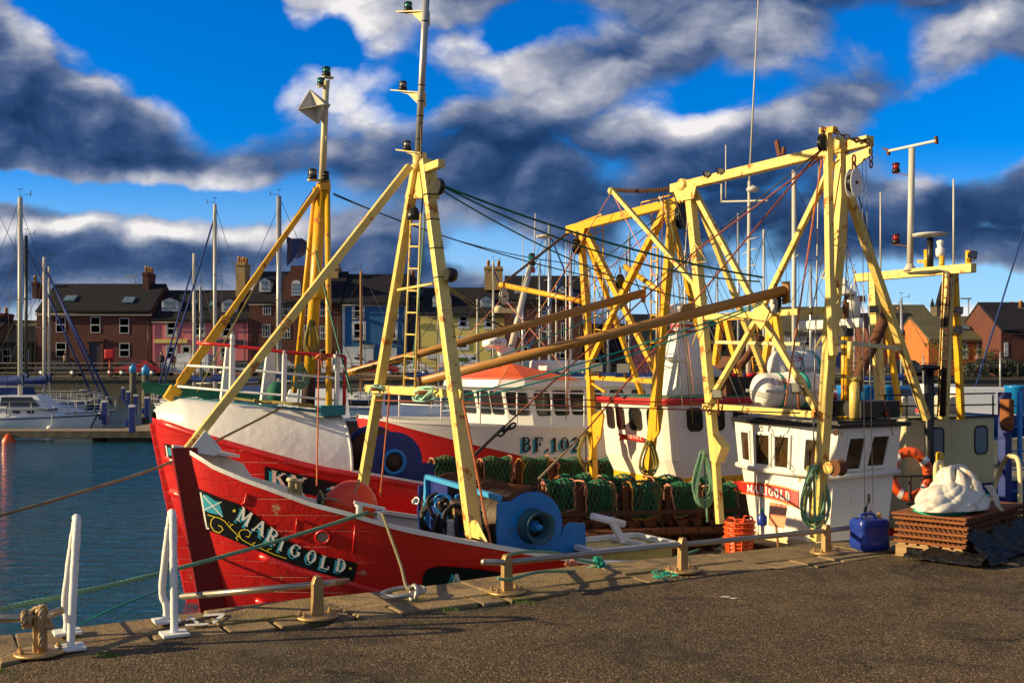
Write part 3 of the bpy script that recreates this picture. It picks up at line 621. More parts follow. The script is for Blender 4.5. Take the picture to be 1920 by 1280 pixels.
house('house', 69, 284, 583, 535, YB, 'red_stone', 'slate', [(105, 123, 594, 623), (170, 188, 594, 624), (224, 242, 596, 625), (105, 124, 642, 669), (224, 243, 643, 669)],
      'long two storey red sandstone house with cream cornice and slate roof', cornice=(583, 592), doors=[(168, 188, 647)], sky=[(109, 130, 556, 566), (222, 243, 559, 569)], chimneys=[(274, 285, 512, 556, 'red_stone', 3), (69, 77, 530, 560, 'red_stone', 2)], surround=None)
house('house', 286, 465, 599, 547, YB, 'pink', 'slate', [(314, 329, 603, 628), (367, 382, 604, 628), (418, 434, 605, 630), (314, 329, 650, 672), (343, 356, 650, 672), (416, 428, 652, 670)], 'pink painted house with cream sign over the shop front',
      surround='cream_trim', sky=[(347, 358, 566, 574), (383, 394, 567, 575)], dormers=[(303, 334, 564, 583), (415, 445, 566, 586)], signs=[(290, 352, 636, 643, 'yellow_wall', None), (402, 458, 637, 645, 'dark_shop', None)])
rb = house('house', 467, 640, 566, 512, YB, 'red_stone', 'slate', [(493, 508, 566, 590, 3), (530, 545, 567, 591, 3), (572, 585, 568, 592, 3), (600, 613, 568, 593, 3), (492, 507, 608, 632, 3), (529, 544, 609, 634, 3), (600, 613, 611, 636, 3), (570, 584, 610, 634, 3), (500, 520, 655, 680), (600, 622, 655, 680)],
      'tall red sandstone house with central chimney gable and arched window', dormers=[(486, 507, 526, 547)], chimneys=[(447, 464, 494, 560, 'sandstone', 4), (620, 637, 500, 560, 'sandstone', 4)])
q = MB(); gx = [W(p, 0, YB).x for p in (530, 575, 545, 570)]; zt = W(0, 498, YB).z; zs = W(0, 530, YB).z; ze = W(0, 566, YB).z - .1
q.prism([(gx[0], YB - .06, ze), (gx[1] + .5, YB - .06, ze), (gx[1] + .5, YB - .06, zs), (gx[3], YB - .06, zs + 1.3), (gx[3], YB - .06, zt), (gx[2], YB - .06, zt), (gx[2], YB - .06, zs + 1.3), (gx[0], YB - .06, zs)], (0, 2.5, 0)); go = q.build('gable', 'red_stone', rb)
q = MB(); ax, az, aw = W(556, 0, YB).x, W(0, 554, YB).z, .46
q.prism([(ax - aw, YB - .16, az), (ax + aw, YB - .16, az), (ax + aw, YB - .16, az + 1.1)] + [(ax + aw * cos(radians(a)), YB - .16, az + 1.1 + aw * sin(radians(a))) for a in range(20, 180, 20)] + [(ax - aw, YB - .16, az + 1.1)], (0, .08, 0)); q.build('arched_window', 'window_white', go)
q = MB()
for i in (-1, 0, 1):
    for j in range(3): q.add([(ax + i * .29 - .12, YB - .165, az + .1 + j * .38), (ax + i * .29 + .12, YB - .165, az + .1 + j * .38), (ax + i * .29 + .12, YB - .165, az + .42 + j * .38), (ax + i * .29 - .12, YB - .165, az + .42 + j * .38)], [(0, 1, 2, 3)])
q.build('pane', 'glass_far', go)
bh = house('house', 642, 762, 567, 517, YB, 'blue_wall', 'slate', [(664, 680, 571, 594), (728, 744, 572, 595), (664, 682, 606, 634), (726, 742, 608, 634)], 'dark blue painted house with white window surrounds and quoins', surround='window_white',
      signs=[(645, 700, 650, 680, 'window_white', None), (722, 744, 652, 680, 'window_white', None)], doors=[(683, 695, 658)])
q = MB()
for p in (642, 758): a = W(p, 0, YB).x; q.box(a, a + .25, YB - .07, YB + .02, FZ + .1, W(0, 567, YB).z - .3)
q.box(W(642, 0, YB).x + .25, W(758, 0, YB).x, YB - .08, YB + .02, W(0, 569, YB).z - .3, W(0, 569, YB).z); q.build('quoin', 'window_white', bh)
for (p0, p1, py) in [(662, 684, 594), (726, 746, 595), (662, 684, 638), (724, 746, 638)]:
    q = MB(); a, b_ = W(p0, 0, YB).x, W(p1, 0, YB).x; z = W(0, py, YB).z
    for i in range(9): x = lerp(a, b_, i / 8); q.tube([(x, YB - .45, z), (x, YB - .45, z + .5)], .02, 4)
    q.box(a, b_, YB - .5, YB - .05, z - .06, z); q.tube([(a, YB - .45, z + .5), (b_, YB - .45, z + .5)], .03, 4); q.build('balcony_rail', 'black', bh)
house('house', 763, 786, 560, 541, YB + 1, 'dark_shop', 'slate', [], 'narrow dark house between the blue and the pale yellow houses', chimneys=[(742, 748, 508, 548, 'red_stone', 2), (770, 779, 520, 548, 'red_stone', 3)])
house('house', 788, 953, 589, 542, YB, 'yellow_wall', 'slate', [(862, 876, 592, 612), (911, 925, 594, 613), (862, 876, 634, 652), (914, 926, 634, 652)], 'pale yellow painted house with white dormers', surround='window_white',
      dormers=[(811, 824, 557, 577), (834, 846, 557, 577), (900, 923, 561, 580)], chimneys=[(909, 942, 501, 545, 'sandstone', 6)], signs=[(800, 850, 664, 672, 'window_white', None)])
house('building', 946, 1092, 562, 520, YB - 1, 'red_stone', 'slate', [(968, 980, 575, 592, 2), (1015, 1025, 575, 592, 2), (1050, 1062, 575, 592, 2), (973, 985, 605, 632, 2), (1015, 1025, 605, 635, 2), (1052, 1062, 605, 635, 2), (975, 990, 650, 668, 2), (1040, 1060, 650, 672, 2)],
      'tall dark red brick building with steep slate roof behind the yacht masts', dormers=[(965, 980, 540, 556), (1048, 1060, 540, 556)])
# right-hand side of the harbour
house('building', 1092, 1180, 655, 610, YB + 4, 'wall_stone', 'slate', [(1110, 1125, 665, 680)], 'low dark building right of the tall red brick one')
g_ = house('building', 1188, 1262, 640, 592, YB, 'pink', 'slate_moss', [(1215, 1226, 640, 660, 2), (1240, 1250, 640, 660, 2)], 'pinkish stone building showing behind the yellow gantries')
house('building', 1290, 1450, 650, 600, YB + 3, 'wall_stone', 'slate', [(p, p + 14, 660, 676) for p in (1300, 1330, 1375, 1410)], 'long low dark building behind the white funnel')
house('building', 1452, 1625, 622, 578, YB, 'harling', 'slate_moss', [(p, p + 10, 632, 648) for p in (1480, 1510, 1560, 1600)], 'whitewashed harbour shed with green mossy roof and blue base', signs=[(1470, 1624, 660, 690, 'canvas_blue', None)])
hb = house('building', 1628, 1740, 622, 590, YB - 6, 'red_stone', 'slate', [(1665, 1678, 662, 682), (1698, 1712, 662, 682), (1720, 1730, 660, 682), (1690, 1700, 630, 648)], 'dark brick harbour building with a line of white lettering')
q = MB(); st = 'THE HARBOUR CHIP BAR'; tw = textw(st); xa, xb = W(1662, 0, YB - 6).x, W(1738, 0, YB - 6).x; zb = W(0, 659, YB - 6).z; hh = .28
text(q, st, lambda x, y, o_: Vector((lerp(xa, xb, x / tw), YB - 6.02 - o_ * 3, zb + y * hh))); q.build('lettering', 'letter_white', hb)
house('house', 1668, 1762, 612, 574, YB + 6, 'red_stone', 'slate_moss', [(1700, 1712, 618, 632)], 'dark red house with mossy roof behind the harbour building', chimneys=[(1672, 1686, 588, 606, 'brick', 2)])
house('house', 1741, 1876, 637, 596, YB - 12, 'brick', 'slate_moss', [(1768, 1778, 645, 665, 2), (1801, 1811, 645, 668, 2), (1834, 1846, 645, 668, 2)], 'orange brick house with moss on its roof at the right', surround='cream_trim', sky=[(1815, 1832, 612, 619), (1864, 1882, 609, 616)], chimneys=[(1884, 1896, 585, 606, 'brick', 2)])
house('house', 1877, 1990, 620, 570, YB - 16, 'red_stone', 'slate', [(1883, 1890, 642, 668, 2)], 'brown stone house at the right edge of the photo', chimneys=[(1898, 1912, 578, 600, 'sandstone', 2)])
q = MB(); c = W(1766, 0, 180); 
q.box(c.x - 1.4, c.x + 1.4, 178.6, 181.4, 1, W(0, 575, 180).z); ch = thing('church', (c.x, 180, 1), 'dark stone church tower with a needle spire on the right skyline', 'church'); q.build('tower', 'wall_stone', ch)
q = MB(); q.lathe((c.x, 180, W(0, 575, 180).z), EZ, [(0, 1.25), (4.2, .12), (4.3, 0)], 8, False)
for sx in (-1, 1):
    for sy in (-1, 1): q.lathe((c.x + sx * 1.15, 180 + sy * 1.15, W(0, 575, 180).z), EZ, [(0, .35), (.6, .3), (1.6, 0)], 6, False)
q.build('spire', 'slate', ch)

# street lamps / poles over the roofs
for (px, y0, y1) in [(251, 518, 545), (1816, 560, 600)]:
    q = MB(); p = W(px, y0, 117); b = Vector((p.x, 117, FZ)); q.tube([b, p], .07, 6); q.box(p.x - .9, p.x + .3, 116.9, 117.1, p.z - .05, p.z + .1)
    one('street_lamp', q, 'galv', 'grey street lamp rising behind the red sandstone house' if px < 900 else 'grey lamp pole rising behind the orange brick house', 'street lamp')
# far promenade railing
rl = MB(); z0 = FZ + .02
for i in range(72): x = -46 + i * 1.55; rl.tube([(x, 89.3, z0), (x, 89.3, z0 + 1.15)], .035, 5)
for h in (.35, .75, 1.15): rl.tube([(-46, 89.3, z0 + h), (64, 89.3, z0 + h)], .03, 5)
one('railing', rl, 'wall_stone', 'long dark three bar railing along the top of the far quay wall', 'railing')
q = MB()
for i in range(60): q.box(44 + i * .5, 44 + i * .5 + .47, 92, 92.5, FZ, FZ + .9 + .05 * sin(i * 5))
one('stone_wall', q, 'sandstone', 'low sandstone wall on the far quay at the right', 'wall')
# lifebuoy housing on the promenade
q = thing('lifebuoy_housing', W(206, 700, 88.9), 'red lifebuoy housing on a red post at the far quay wall', 'lifebuoy box')
m = MB(); c = W(206, 664, 88.9); m.box(c.x - .42, c.x + .42, 88.7, 89.0, c.z - .42, c.z + .42); m.build('box', 'car_red' if 0 else 'red_paint', q, bevel=.12)
m = MB(); m.tube([(c.x, 88.85, FZ), (c.x, 88.85, c.z - .4)], .05, 6); m.build('post', 'red_paint', q)
# people
def person(px, py_feet, Y, h, top, label, sit=False, mat2='cloth_dark'):
    p = W(px, py_feet, Y); k = h / 1.75; r = thing('person', p, label, 'person')
    v = [(0, 0, .95), (0, 0, 1.2), (0, 0, 1.42), (0, 0, 1.52), (0, 0, 1.64), (.1, 0, .9), (.11, .02, .5), (.12, .05, .06), (.12, -.08, .03), (-.1, 0, .9), (-.12, .05, .5), (-.13, .1, .06), (-.13, -.03, .03),
         (.2, 0, 1.4), (.26, .0, 1.12), (.24, -.14, .9), (-.2, 0, 1.4), (-.26, .02, 1.12), (-.22, -.12, .92)]
    if sit: v = [(x, y if i < 5 or i > 12 else y - .35, z) if not (i in (6, 7, 8, 10, 11, 12)) else (x, y - .45, z) for i, (x, y, z) in enumerate(v)]
    e = [(0, 1), (1, 2), (2, 3), (3, 4), (0, 5), (5, 6), (6, 7), (7, 8), (0, 9), (9, 10), (10, 11), (11, 12), (2, 13), (13, 14), (14, 15), (2, 16), (16, 17), (17, 18)]
    rad = [.15, .14, .14, .055, .10, .095, .065, .045, .04, .095, .065, .045, .04, .065, .045, .032, .065, .045, .032]
    me = bpy.data.meshes.new('body'); me.from_pydata([(a * k, b * k, c * k) for a, b, c in v], e, []); me.materials.append(M[mat2]); o = bpy.data.objects.new('body', me); scn.collection.objects.link(o); o.parent = r
    sk = o.modifiers.new('skin', 'SKIN')
    for i, x in enumerate(me.skin_vertices[0].data): x.radius = (rad[i] * k, rad[i] * k * .8); x.use_root = (i == 0)
    sb = o.modifiers.new('sub', 'SUBSURF'); sb.levels = 1; sb.render_levels = 1
    m = MB(); 
    m.lathe(p + Vector((0, 0, .88 * k)), EZ, [(0, .19 * k), (.25 * k, .18 * k), (.5 * k, .21 * k), (.58 * k, .12 * k)], 10); m.build('jacket', top, r)
    m = MB(); m.ball(p + Vector((0, 0, 1.66 * k)), .105 * k, 10, 7, 1.2); m.build('head', 'skin', r); m = MB(); m.ball(p + Vector((0, .02, 1.71 * k)), .105 * k, 10, 7, .9); m.build('hair', 'hair', r)
    return r
person(123, 697, 90.2, 1.7, 'cloth_tan', 'person in a tan top standing behind the far railing beside a dark car')
person(303, 699, 90.5, 1.75, 'cloth_dark', 'person in dark clothes standing in front of the white van, left of another person')
person(325, 699, 90.8, 1.72, 'car_red', 'person in a reddish top standing in front of the white van', mat2='cloth_dark')

# ------------------------------------------------------------------ cars
def car_proto(mat, van=False):
    r = thing('parked_car', (0, 0, 0), 'car', 'car', 'cars parked along the far street')
    L, Wd = (4.9, 1.9) if van else (4.2, 1.74)
    pr = [(-L / 2, .35), (-L / 2, .8), (-L / 2 + .15, .95), (-.95 if not van else -L / 2 + .2, 1.0 if not van else 1.95), (-.5 if not van else -L / 2 + .5, 1.42 if not van else 2.05), (.75, 1.44 if not van else 2.05), (1.35 if not van else 1.3, .98 if not van else 1.5), (L / 2 - .15, .85 if not van else 1.0), (L / 2, .7), (L / 2, .35)]
    m = MB(); 
    def ring(y, k): return [Vector((x, y * (1 if z < 1 else k), z)) for x, z in pr]
    m.grid([ring(-Wd / 2, .82), ring(-Wd / 2 + .05, .82), ring(0, 1), ring(Wd / 2 - .05, .82), ring(Wd / 2, .82)], False)
    m.add(ring(-Wd / 2, .82), [tuple(range(len(pr)))]); m.add(ring(Wd / 2, .82), [tuple(range(len(pr)))[::-1]]); m.build('body', mat, r)
    g = MB(); k = .82 * Wd / 2 + .012
    if van: g.add([(.55, -k, 1.25), (1.35, -k, 1.25), (1.2, -k, 1.75), (.6, -k, 1.75)], [(0, 1, 2, 3)]); g.add([(1.36, -.7, 1.5), (1.36, .7, 1.5), (.85, .7, 1.98), (.85, -.7, 1.98)], [(0, 1, 2, 3)])
    else:
        g.add([(-.85, -k - .03, 1.0), (.2, -k - .03, 1.0), (.2, -k, 1.35), (-.5, -k, 1.35)], [(0, 1, 2, 3)]); g.add([(.28, -k - .03, 1.0), (1.2, -k - .03, 1.0), (.72, -k, 1.35), (.28, -k, 1.35)], [(0, 1, 2, 3)])
        g.add([(1.36, -.6, 1.0), (1.36, .6, 1.0), (.82, .6, 1.40), (.82, -.6, 1.40)], [(0, 1, 2, 3)])
    g.build('window', 'glass', r)
    for x in (-L / 2 + .75, L / 2 - .8):
        for y in (-Wd / 2 - .01, Wd / 2 + .01):
            q = MB(); q.lathe((x, y, .32), (0, 1 if y < 0 else -1, 0), [(0, .1), (0, .20), (-.01 + .01, .31), (.18, .31), (.2, .1)], 14); wo_ = q.build('wheel', 'rubber', r)
            q = MB(); q.lathe((x, y * 1.01, .32), (0, 1 if y < 0 else -1, 0), [(0, .03), (0, .18), (.02, .18)], 12); q.build('rim', 'alu', wo_)
    for y in (-.6, .6): q = MB(); q.box(L / 2 - .04, L / 2 + .02, y - .15, y + .15, .62, .76); q.build('headlight', 'lens_clear', r)
    for y in (-.65, .65): q = MB(); q.box(-L / 2 - .02, -L / 2 + .04, y - .1, y + .1, .65, .85); q.build('taillight', 'lens_red', r)
    return r
cars = {}
for (px, Y, mat, van, flip, lab) in [
    (115, 92.5, 'car_dark', 0, 1, 'dark hatchback parked behind the far railing at the left end of the quay'), (240, 100, 'car_dark', 0, 0, 'dark saloon parked outside the door of the red sandstone house'),
    (264, 94.5, 'car_red', 0, 0, 'red car parked just right of the lifebuoy box'), (318, 101, 'car_red', 0, 1, 'dark red car parked behind the white van'),
    (348, 96, 'car_white', 1, 1, 'white van with bonnet facing left parked outside the pink house'), (448, 99, 'car_dark', 0, 0, 'dark car parked outside the right end of the pink house'),
    (497, 97, 'car_teal', 0, 1, 'grey green car parked outside the tall red sandstone house'), (590, 99, 'car_dark', 0, 1, 'dark car hidden partly by the yellow mast'),
    (655, 99, 'car_white', 1, 0, 'white van parked outside the blue house'), (705, 94, 'car_red', 0, 0, 'red car parked in front of the blue house'), (770, 97, 'car_white', 0, 0, 'white estate car parked outside the narrow dark house'),
    (742, 101, 'car_dark', 0, 0, 'dark blue car parked between the blue and yellow houses'), (872, 98, 'car_white', 1, 0, 'white van with coloured picture panel parked outside the yellow house'),
    (1065, 95, 'car_white', 0, 1, 'white hatchback parked outside the red brick building'), (1000, 99, 'car_teal', 0, 1, 'grey green car beside the red brick building'), (1700, 92.8, 'car_dark', 0, 1, 'dark car parked outside the harbour chip bar'), (960, 100, 'car_red', 0, 1, 'small red car outside the red brick building'),
    (530, 101.5, 'car_silver', 0, 0, 'silver car parked farthest back outside the tall red sandstone house')]:
    k = (mat, van)
    if k not in cars: o = cars[k] = car_proto(mat, van)
    else: o = copytree(cars[k])
    o.location = ((px - 960) / FPX * Y, Y, FZ + .01); o.rotation_euler = (0, 0, pi if flip else 0); o['label'] = lab
    if 'picture' in lab:
        q = MB(); q.box(-1.7, .3, -.86, -.83, 1.15, 1.7)
        oo = q.build('picture_panel', 'leaf'); oo.parent = o

# ------------------------------------------------------------------ pontoons
PZ = -.85
def planks(mb, x0, x1, y0, y1, z, along='x', w=.14):
    if along == 'x':
        n = int((x1 - x0) / w)
        for i in range(n): a = x0 + i * w; mb.box(a, a + w - .012, y0, y1, z - .04, z + R.uniform(-.003, .003))
    else:
        n = int((y1 - y0) / w)
        for i in range(n): a = y0 + i * w; mb.box(x0, x1, a, a + w - .012, z - .04, z + R.uniform(-.003, .003))
Yn = 2000 * 2.55 / 118; xw0, xw1 = W(192, 0, Yn).x, W(283, 0, Yn).x
pt = thing('pontoon', (xw0, Yn, WATER), 'grey plank walkway pontoon leading to the far quay wall', 'pontoon')
m = MB(); planks(m, xw0, xw1 + .6, Yn + 1.95, 86, PZ, 'y', .42); m.build('deck', 'deckwood', pt)
m = MB(); m.box(xw0 - .06, xw0, Yn + 1.95, 86, PZ - .3, PZ + .02); m.box(xw1 + .6, xw1 + .66, Yn + 1.95, 86, PZ - .3, PZ + .02)
for y in range(48, 86, 5): m.box(xw0 + .2, xw1 + .3, y, y + 3, WATER - .3, PZ - .06)
m.build('floats', 'wall_stone', pt)
pt = thing('pontoon', (xw0 - 4, Yn, WATER), 'cross pontoon with plank deck in front of the white sailing boat', 'pontoon')
m = MB(); planks(m, W(-700, 0, Yn).x, xw1 + .66, Yn, Yn + 1.9, PZ, 'x', .15); m.build('deck', 'deckwood', pt)
m = MB(); m.box(W(-700, 0, Yn).x, xw1 + .7, Yn - .07, Yn - .002, PZ - .26, PZ + .01); m.box(W(-700, 0, Yn).x, xw1 + .7, Yn + 1.905, Yn + 1.94, PZ - .3, PZ + .01); m.build('edge_beam', 'wall_stone', pt)
for (a, b_) in [(-600, -420), (-280, -80), (100, 172), (200, 280)]:
    m = MB(); m.box(W(a, 0, Yn).x, W(b_, 0, Yn).x, Yn + .05, Yn + 1.8, WATER - .4, PZ - .07); m.build('float', 'cream_trim' if a == 100 else 'wall_weed', pt, bevel=.04)
q = MB(); c = W(16, 833, Yn - .15); q.lathe(c - EZ * .35, EZ, [(0, .05), (.05, .24), (.5, .26), (.72, .12), (.78, .05)], 14); one('mooring_buoy', q, 'orange', 'orange fender hanging from the front edge of the cross pontoon', 'fender')
# service pedestals
ped = None
for (px, y0, y1, lab) in [(197, 727, 795, 'blue service post nearest the white sailing boat bow, left of the walkway'), (248, 768, 810, 'blue service post standing at the near corner of walkway'), (188, 742, 778, 'blue service post behind the near left one'),
                          (231, 727, 752, 'blue service post far down the walkway'), (241, 735, 764, 'blue service post in front of the left blue capped pile'), (255, 745, 776, 'blue service post between the two blue capped piles'), (276, 756, 783, 'blue service post at the foot of the right blue capped pile')]:
    Yp = 2000 * (CH - PZ) / (y1 - HY)
    if ped is None:
        ped = thing('service_post', (0, 0, 0), lab, 'service post', 'blue service posts on the pontoon')
        m = MB(); m.box(-.11, .11, -.11, .11, 0, 1.0); m.build('post', 'navy', ped, bevel=.02); m = MB(); m.box(-.12, .12, -.12, .12, 1.0, 1.09); m.build('cap', 'white_paint', ped); 
        m = MB(); m.box(-.27, -.12, -.1, .1, .2, .5); m.build('outlet_box', 'navy', ped, bevel=.02); o = ped
    else: o = copytree(ped); o['label'] = lab
    o.location = W(px, y1, Yp)
for (px, y0, y1, lab, Yp) in [(249, 690, 760, 'left wooden mooring pile with a blue cap', 70), (273, 693, 775, 'right wooden mooring pile with a blue cap', 58)]:
    p = W(px, y1, Yp); t_ = W(px, y0, Yp); o = thing('mooring_pile', (p.x, Yp, WATER - 1), lab, 'pile', 'blue capped mooring piles'); m = MB(); m.tube([(p.x, Yp, WATER - 1), (p.x, Yp, t_.z)], .2, 14); m.build('post', 'pile', o)
    m = MB(); m.lathe((p.x, Yp, t_.z - .28), EZ, [(0, .21), (.35, .21), (.55, .06), (.56, 0)], 14); m.build('cap', 'light_blue', o)

# ------------------------------------------------------------------ yachts
def yacht(px, pt_, Y, L, hd, label, cover='canvas_blue', hull='yacht_white', mast='mast_white', r=.075, bow=1, stay=True, spread=(.55,), furl=None, boom=True, cabin='yacht_white', group='sailing boats in the marina', stripe=True, mastr_top=1, wire_='wire_dark'):
    """px: mast column; pt_: row of the mast top; hd: heading (radians) of the bow"""
    base = W(px, 0, Y); X = base.x; ztop = W(0, pt_, Y).z; hx, hy = cos(hd), sin(hd); e1 = Vector((hx, hy, 0)); e2 = Vector((-hy, hx, 0)); c0 = Vector((X, Y, WATER))
    r *= .8
    ro = thing('sailing_boat', c0, label, 'sailing boat', group); Wd = L * .29; fb = .42 + L * .055; st = []
    def P(a, b, z): return c0 + e1 * a + e2 * b + EZ * z
    n = 14; rows = []; hbw = lambda t: Wd / 2 * (max(0, 1 - ((t - .42) / .60) ** 2) ** .75 if t > .42 else (1 - .45 * ((.42 - t) / .42) ** 2))
    for i in range(n + 1):
        t = i / n; a = -L * .52 + L * t; hw = hbw(t); zt = fb * (.92 + .25 * t * t); k = [(1, zt), (.98, zt * .55), (.82, 0), (.5, -.3)]
        rows.append([P(a + (zt - fb) * .0 - (.5 * t ** 4) * (1 - z / zt), hw * q_, z) for q_, z in k] + [P(a - (.5 * t ** 4) * (1 - z / zt), -hw * q_, z) for q_, z in k[::-1]])
    m = MB(); m.grid(rows); m.add(rows[0], [tuple(range(8))]); m.build('hull', hull, ro)
    m = MB(); m.grid([[rw[0] - EZ * .03, rw[7] - EZ * .03] for rw in rows], False); m.build('deck', 'grey_white', ro)
    if stripe:
        for sg in (0, 1):
            m = MB(); rr_ = []
            for i, rw in enumerate(rows): 
                hi, lo = (rw[0], rw[1]) if sg == 0 else (rw[7], rw[6]); o_ = e2 * (.012 if sg == 0 else -.012); rr_.append([hi.lerp(lo, .16) + o_, hi.lerp(lo, .30) + o_])
            m.grid(rr_, False); m.build('stripe', 'stripe_blue', ro)
    m = MB(); cs = [(-.30, .40), (-.28, .55), (.05, .55), (.12, .52), (.24, .2)]
    sec = [(-L * .26, .34, .0), (-L * .25, .36, .42), (L * .02, .36, .45), (L * .14, .30, .34), (L * .27, .16, .04)]
    rows2 = [[P(a, Wd * b_, fb - .05), P(a, Wd * b_ * .85, fb + h), P(a, 0, fb + h * 1.12), P(a, -Wd * b_ * .85, fb + h), P(a, -Wd * b_, fb - .05)] for a, b_, h in sec]
    m.grid(rows2, False); m.add(rows2[0], [(0, 1, 2, 3, 4)]); co = m.build('cabin', cabin, ro)
    for sg in (-1, 1):
        for a in (-.2, -.1, .02, .1):
            q = MB(); y = Wd * .345 * sg * (1 if a < .05 else .9); c = P(L * a, y * .94, fb + .2); q.bar(c - e1 * .16, c + e1 * .16, .06, .13); q.build('window', 'glass', ro)
    m = MB(); m.tube([P(0, 0, fb + .3), Vector((X, Y, ztop))], [r, r * mastr_top], 10); mo = m.build('mast', mast, ro)
    m = MB(); H = ztop - WATER - fb; T = Vector((X, Y, ztop)); hw = Wd * .47
    for f in spread:
        z = fb + .3 + H * f
        for sg in (-1, 1): m.tube([P(0, 0, z), P(-.1, sg * hw * .85, z + .05)], .022, 5)
    m.build('spreader', mast, ro)
    m = MB(); wr = .011 * max(1, Y / 45)
    for sg in (-1, 1):
        pts = [P(-.15, sg * hw, fb)] + [P(-.1, sg * hw * .85, fb + .35 + H * f) for f in spread] + [T]; m.tube(pts, wr, 4)
    m.tube([P(-L * .5, 0, fb), T], wr, 4)
    if not furl: m.tube([P(L * .47, 0, fb + .1), T - EZ * (H * .05)], wr, 4)
    m.build('rigging', wire_, ro)
    if furl: m = MB(); m.tube([P(L * .47, 0, fb + .35), T - EZ * (H * .06)], [.06, .05], 8); m.build('furled_sail', furl, ro)
    if boom:
        m = MB(); m.tube([P(-.1, 0, fb + 1.35), P(-L * .36, 0, fb + 1.4)], .06, 8); m.build('boom', mast, ro)
        m = MB(); rw = []
        for i in range(9):
            t = i / 8; a = lerp(.12, -L * .35, t); h = lerp(.55, .16, t ** .5) + .02 * sin(i * 2); w_ = lerp(.16, .1, t); c = P(a, 0, fb + 1.45); rw.append([c + e2 * (w_ * cos(q_)) + EZ * (h * .5 * sin(q_) + h * .35) for q_ in [2 * pi * j / 8 for j in range(8)]])
        m.grid(rw, True, True); m.build('sail_cover', cover, ro)
    m = MB()
    for sg in (-1, 1):
        ps = [P(-L * .5 + L * i / 8, sg * (hbw(i / 8) * .96 + .01), fb + .08) for i in range(9)]
        for p in ps: m.tube([p - EZ * .1, p + EZ * .6], .014 * max(1, Y / 50), 4)
        m.tube([p + EZ * .6 for p in ps], .012 * max(1, Y / 50), 4); m.tube([p + EZ * .3 for p in ps], .008 * max(1, Y / 50), 4)
    m.tube([P(L * .44, .3, fb + .75), P(L * .52, 0, fb + .8), P(L * .44, -.3, fb + .75)], .02, 5); m.build('guard_rail', 'galv', ro)
    m = MB(); m.tube([T, T + EZ * .35], .01, 4); m.tube([T + EZ * .05, T + EZ * .15 + e1 * .45], .01, 4); m.tube([T + EZ * .05 + e1 * .45, T + e1 * .5 + EZ * .3], .02, 4); m.bar(T + EZ * .37 - e1 * .12, T + EZ * .37 + e1 * .12, .02, .03); m.build('wind_vane', 'black', ro)
    return ro, P, fb, Wd
y1, P1, fb1, W1 = yacht(38, 370, 48.5, 7.4, 0, 'nearest white sailing boat with tall mast behind the cross pontoon', r=.13, furl=None, spread=(.5,))
# its wheelhouse windscreen and fenders
m = MB(); 
m.hexa([P1(-.9, -.9, fb1 + .35), P1(1.6, -.8, fb1 + .35), P1(1.6, .8, fb1 + .35), P1(-.9, .9, fb1 + .35), P1(-.7, -.7, fb1 + .95), P1(1.0, -.6, fb1 + .95), P1(1.0, .6, fb1 + .95), P1(-.7, .7, fb1 + .95)]); m.build('wheelhouse', 'yacht_white', y1)
m = MB(); m.add([P1(-.5, -.895, fb1 + .48), P1(1.25, -.835, fb1 + .48), P1(.85, -.71, fb1 + .88), P1(-.5, -.75, fb1 + .88)], [(0, 1, 2, 3)]); m.build('window', 'glass', y1)
for a, mt in ((1.9, 'white_paint'), (-1.4, 'navy')):
    q = MB(); q.lathe(P1(a, -W1 / 2 - .14, .12), EZ, [(0, .03), (.05, .12), (.42, .12), (.5, .03)] if mt == 'navy' else [(0, .03), (.06, .15), (.17, .2), (.3, .15), (.36, .03)], 12)
    q.tube([P1(a, -W1 / 2 - .1, .45), P1(a, -W1 / 2 + .02, fb1 + .1)], .012, 4); one('fender', q, mt, 'white round fender hanging on the nearest white sailing boat' if mt != 'navy' else 'blue fender hanging on the nearest white sailing boat', 'fender')
q, P2, fb2_, W2 = yacht(83, 482, 53, 7, .06, 'second white sailing boat with dark stripe, behind the nearest one', r=.10, furl='canvas_blue', spread=(.5,))
m = MB(); m.hexa([P2(-2.2, -1.2, fb2_ + .4), P2(-.5, -1.1, fb2_ + .4), P2(-.5, 1.1, fb2_ + .4), P2(-2.2, 1.2, fb2_ + .4), P2(-2.0, -1.0, fb2_ + 1.3), P2(-.9, -.9, fb2_ + 1.25), P2(-.9, .9, fb2_ + 1.25), P2(-2.0, 1.0, fb2_ + 1.3)]); m.build('spray_hood', 'canvas_blue', q)
yacht(49, 442, 60, 8, .05, 'sailing boat with a dark mast at the left', r=.11, mast='black', hull='stripe_blue', spread=(.6,), furl='canvas_blue')
yacht(-40, 300, 57, 12, .1, 'sailing boat cut off by the left edge of the photo', r=.13, furl=None)
yacht(92, 500, 62, 6.5, .1, 'sailing boat with slim mast just right of the second white one', r=.08, furl='stripe_blue', spread=(.5,))
yacht(403, 383, 62, 7.2, pi - .1, 'tall masted sailing boat with blue furled sail in front of the pink house', r=.13, furl='canvas_blue', spread=(.3, .62))
yacht(364, 475, 66, 5.5, pi - .15, 'sailing boat with pale mast left of the tall masted one', r=.12, furl='canvas_blue', spread=(.5,))
yacht(376, 537, 74, 6, pi, 'small sailing boat with a grey mast in front of the pink house', r=.11, mast='galv', spread=(.5,), boom=False)
yacht(523, 368, 58, 10, pi, 'sailing boat with a thick grey mast in front of the tall red house', r=.17, mast='galv', spread=(.47,))
yacht(677, 508, 72, 9, pi, 'sailing boat with a varnished wooden mast in front of the blue house', r=.11, mast='wood', hull='black', spread=(.5,), cover='cloth_tan')
yacht(785, 560, 82, 8, pi, 'sailing boat with a brown mast right of the blue house', r=.10, mast='wood', spread=(.5,))
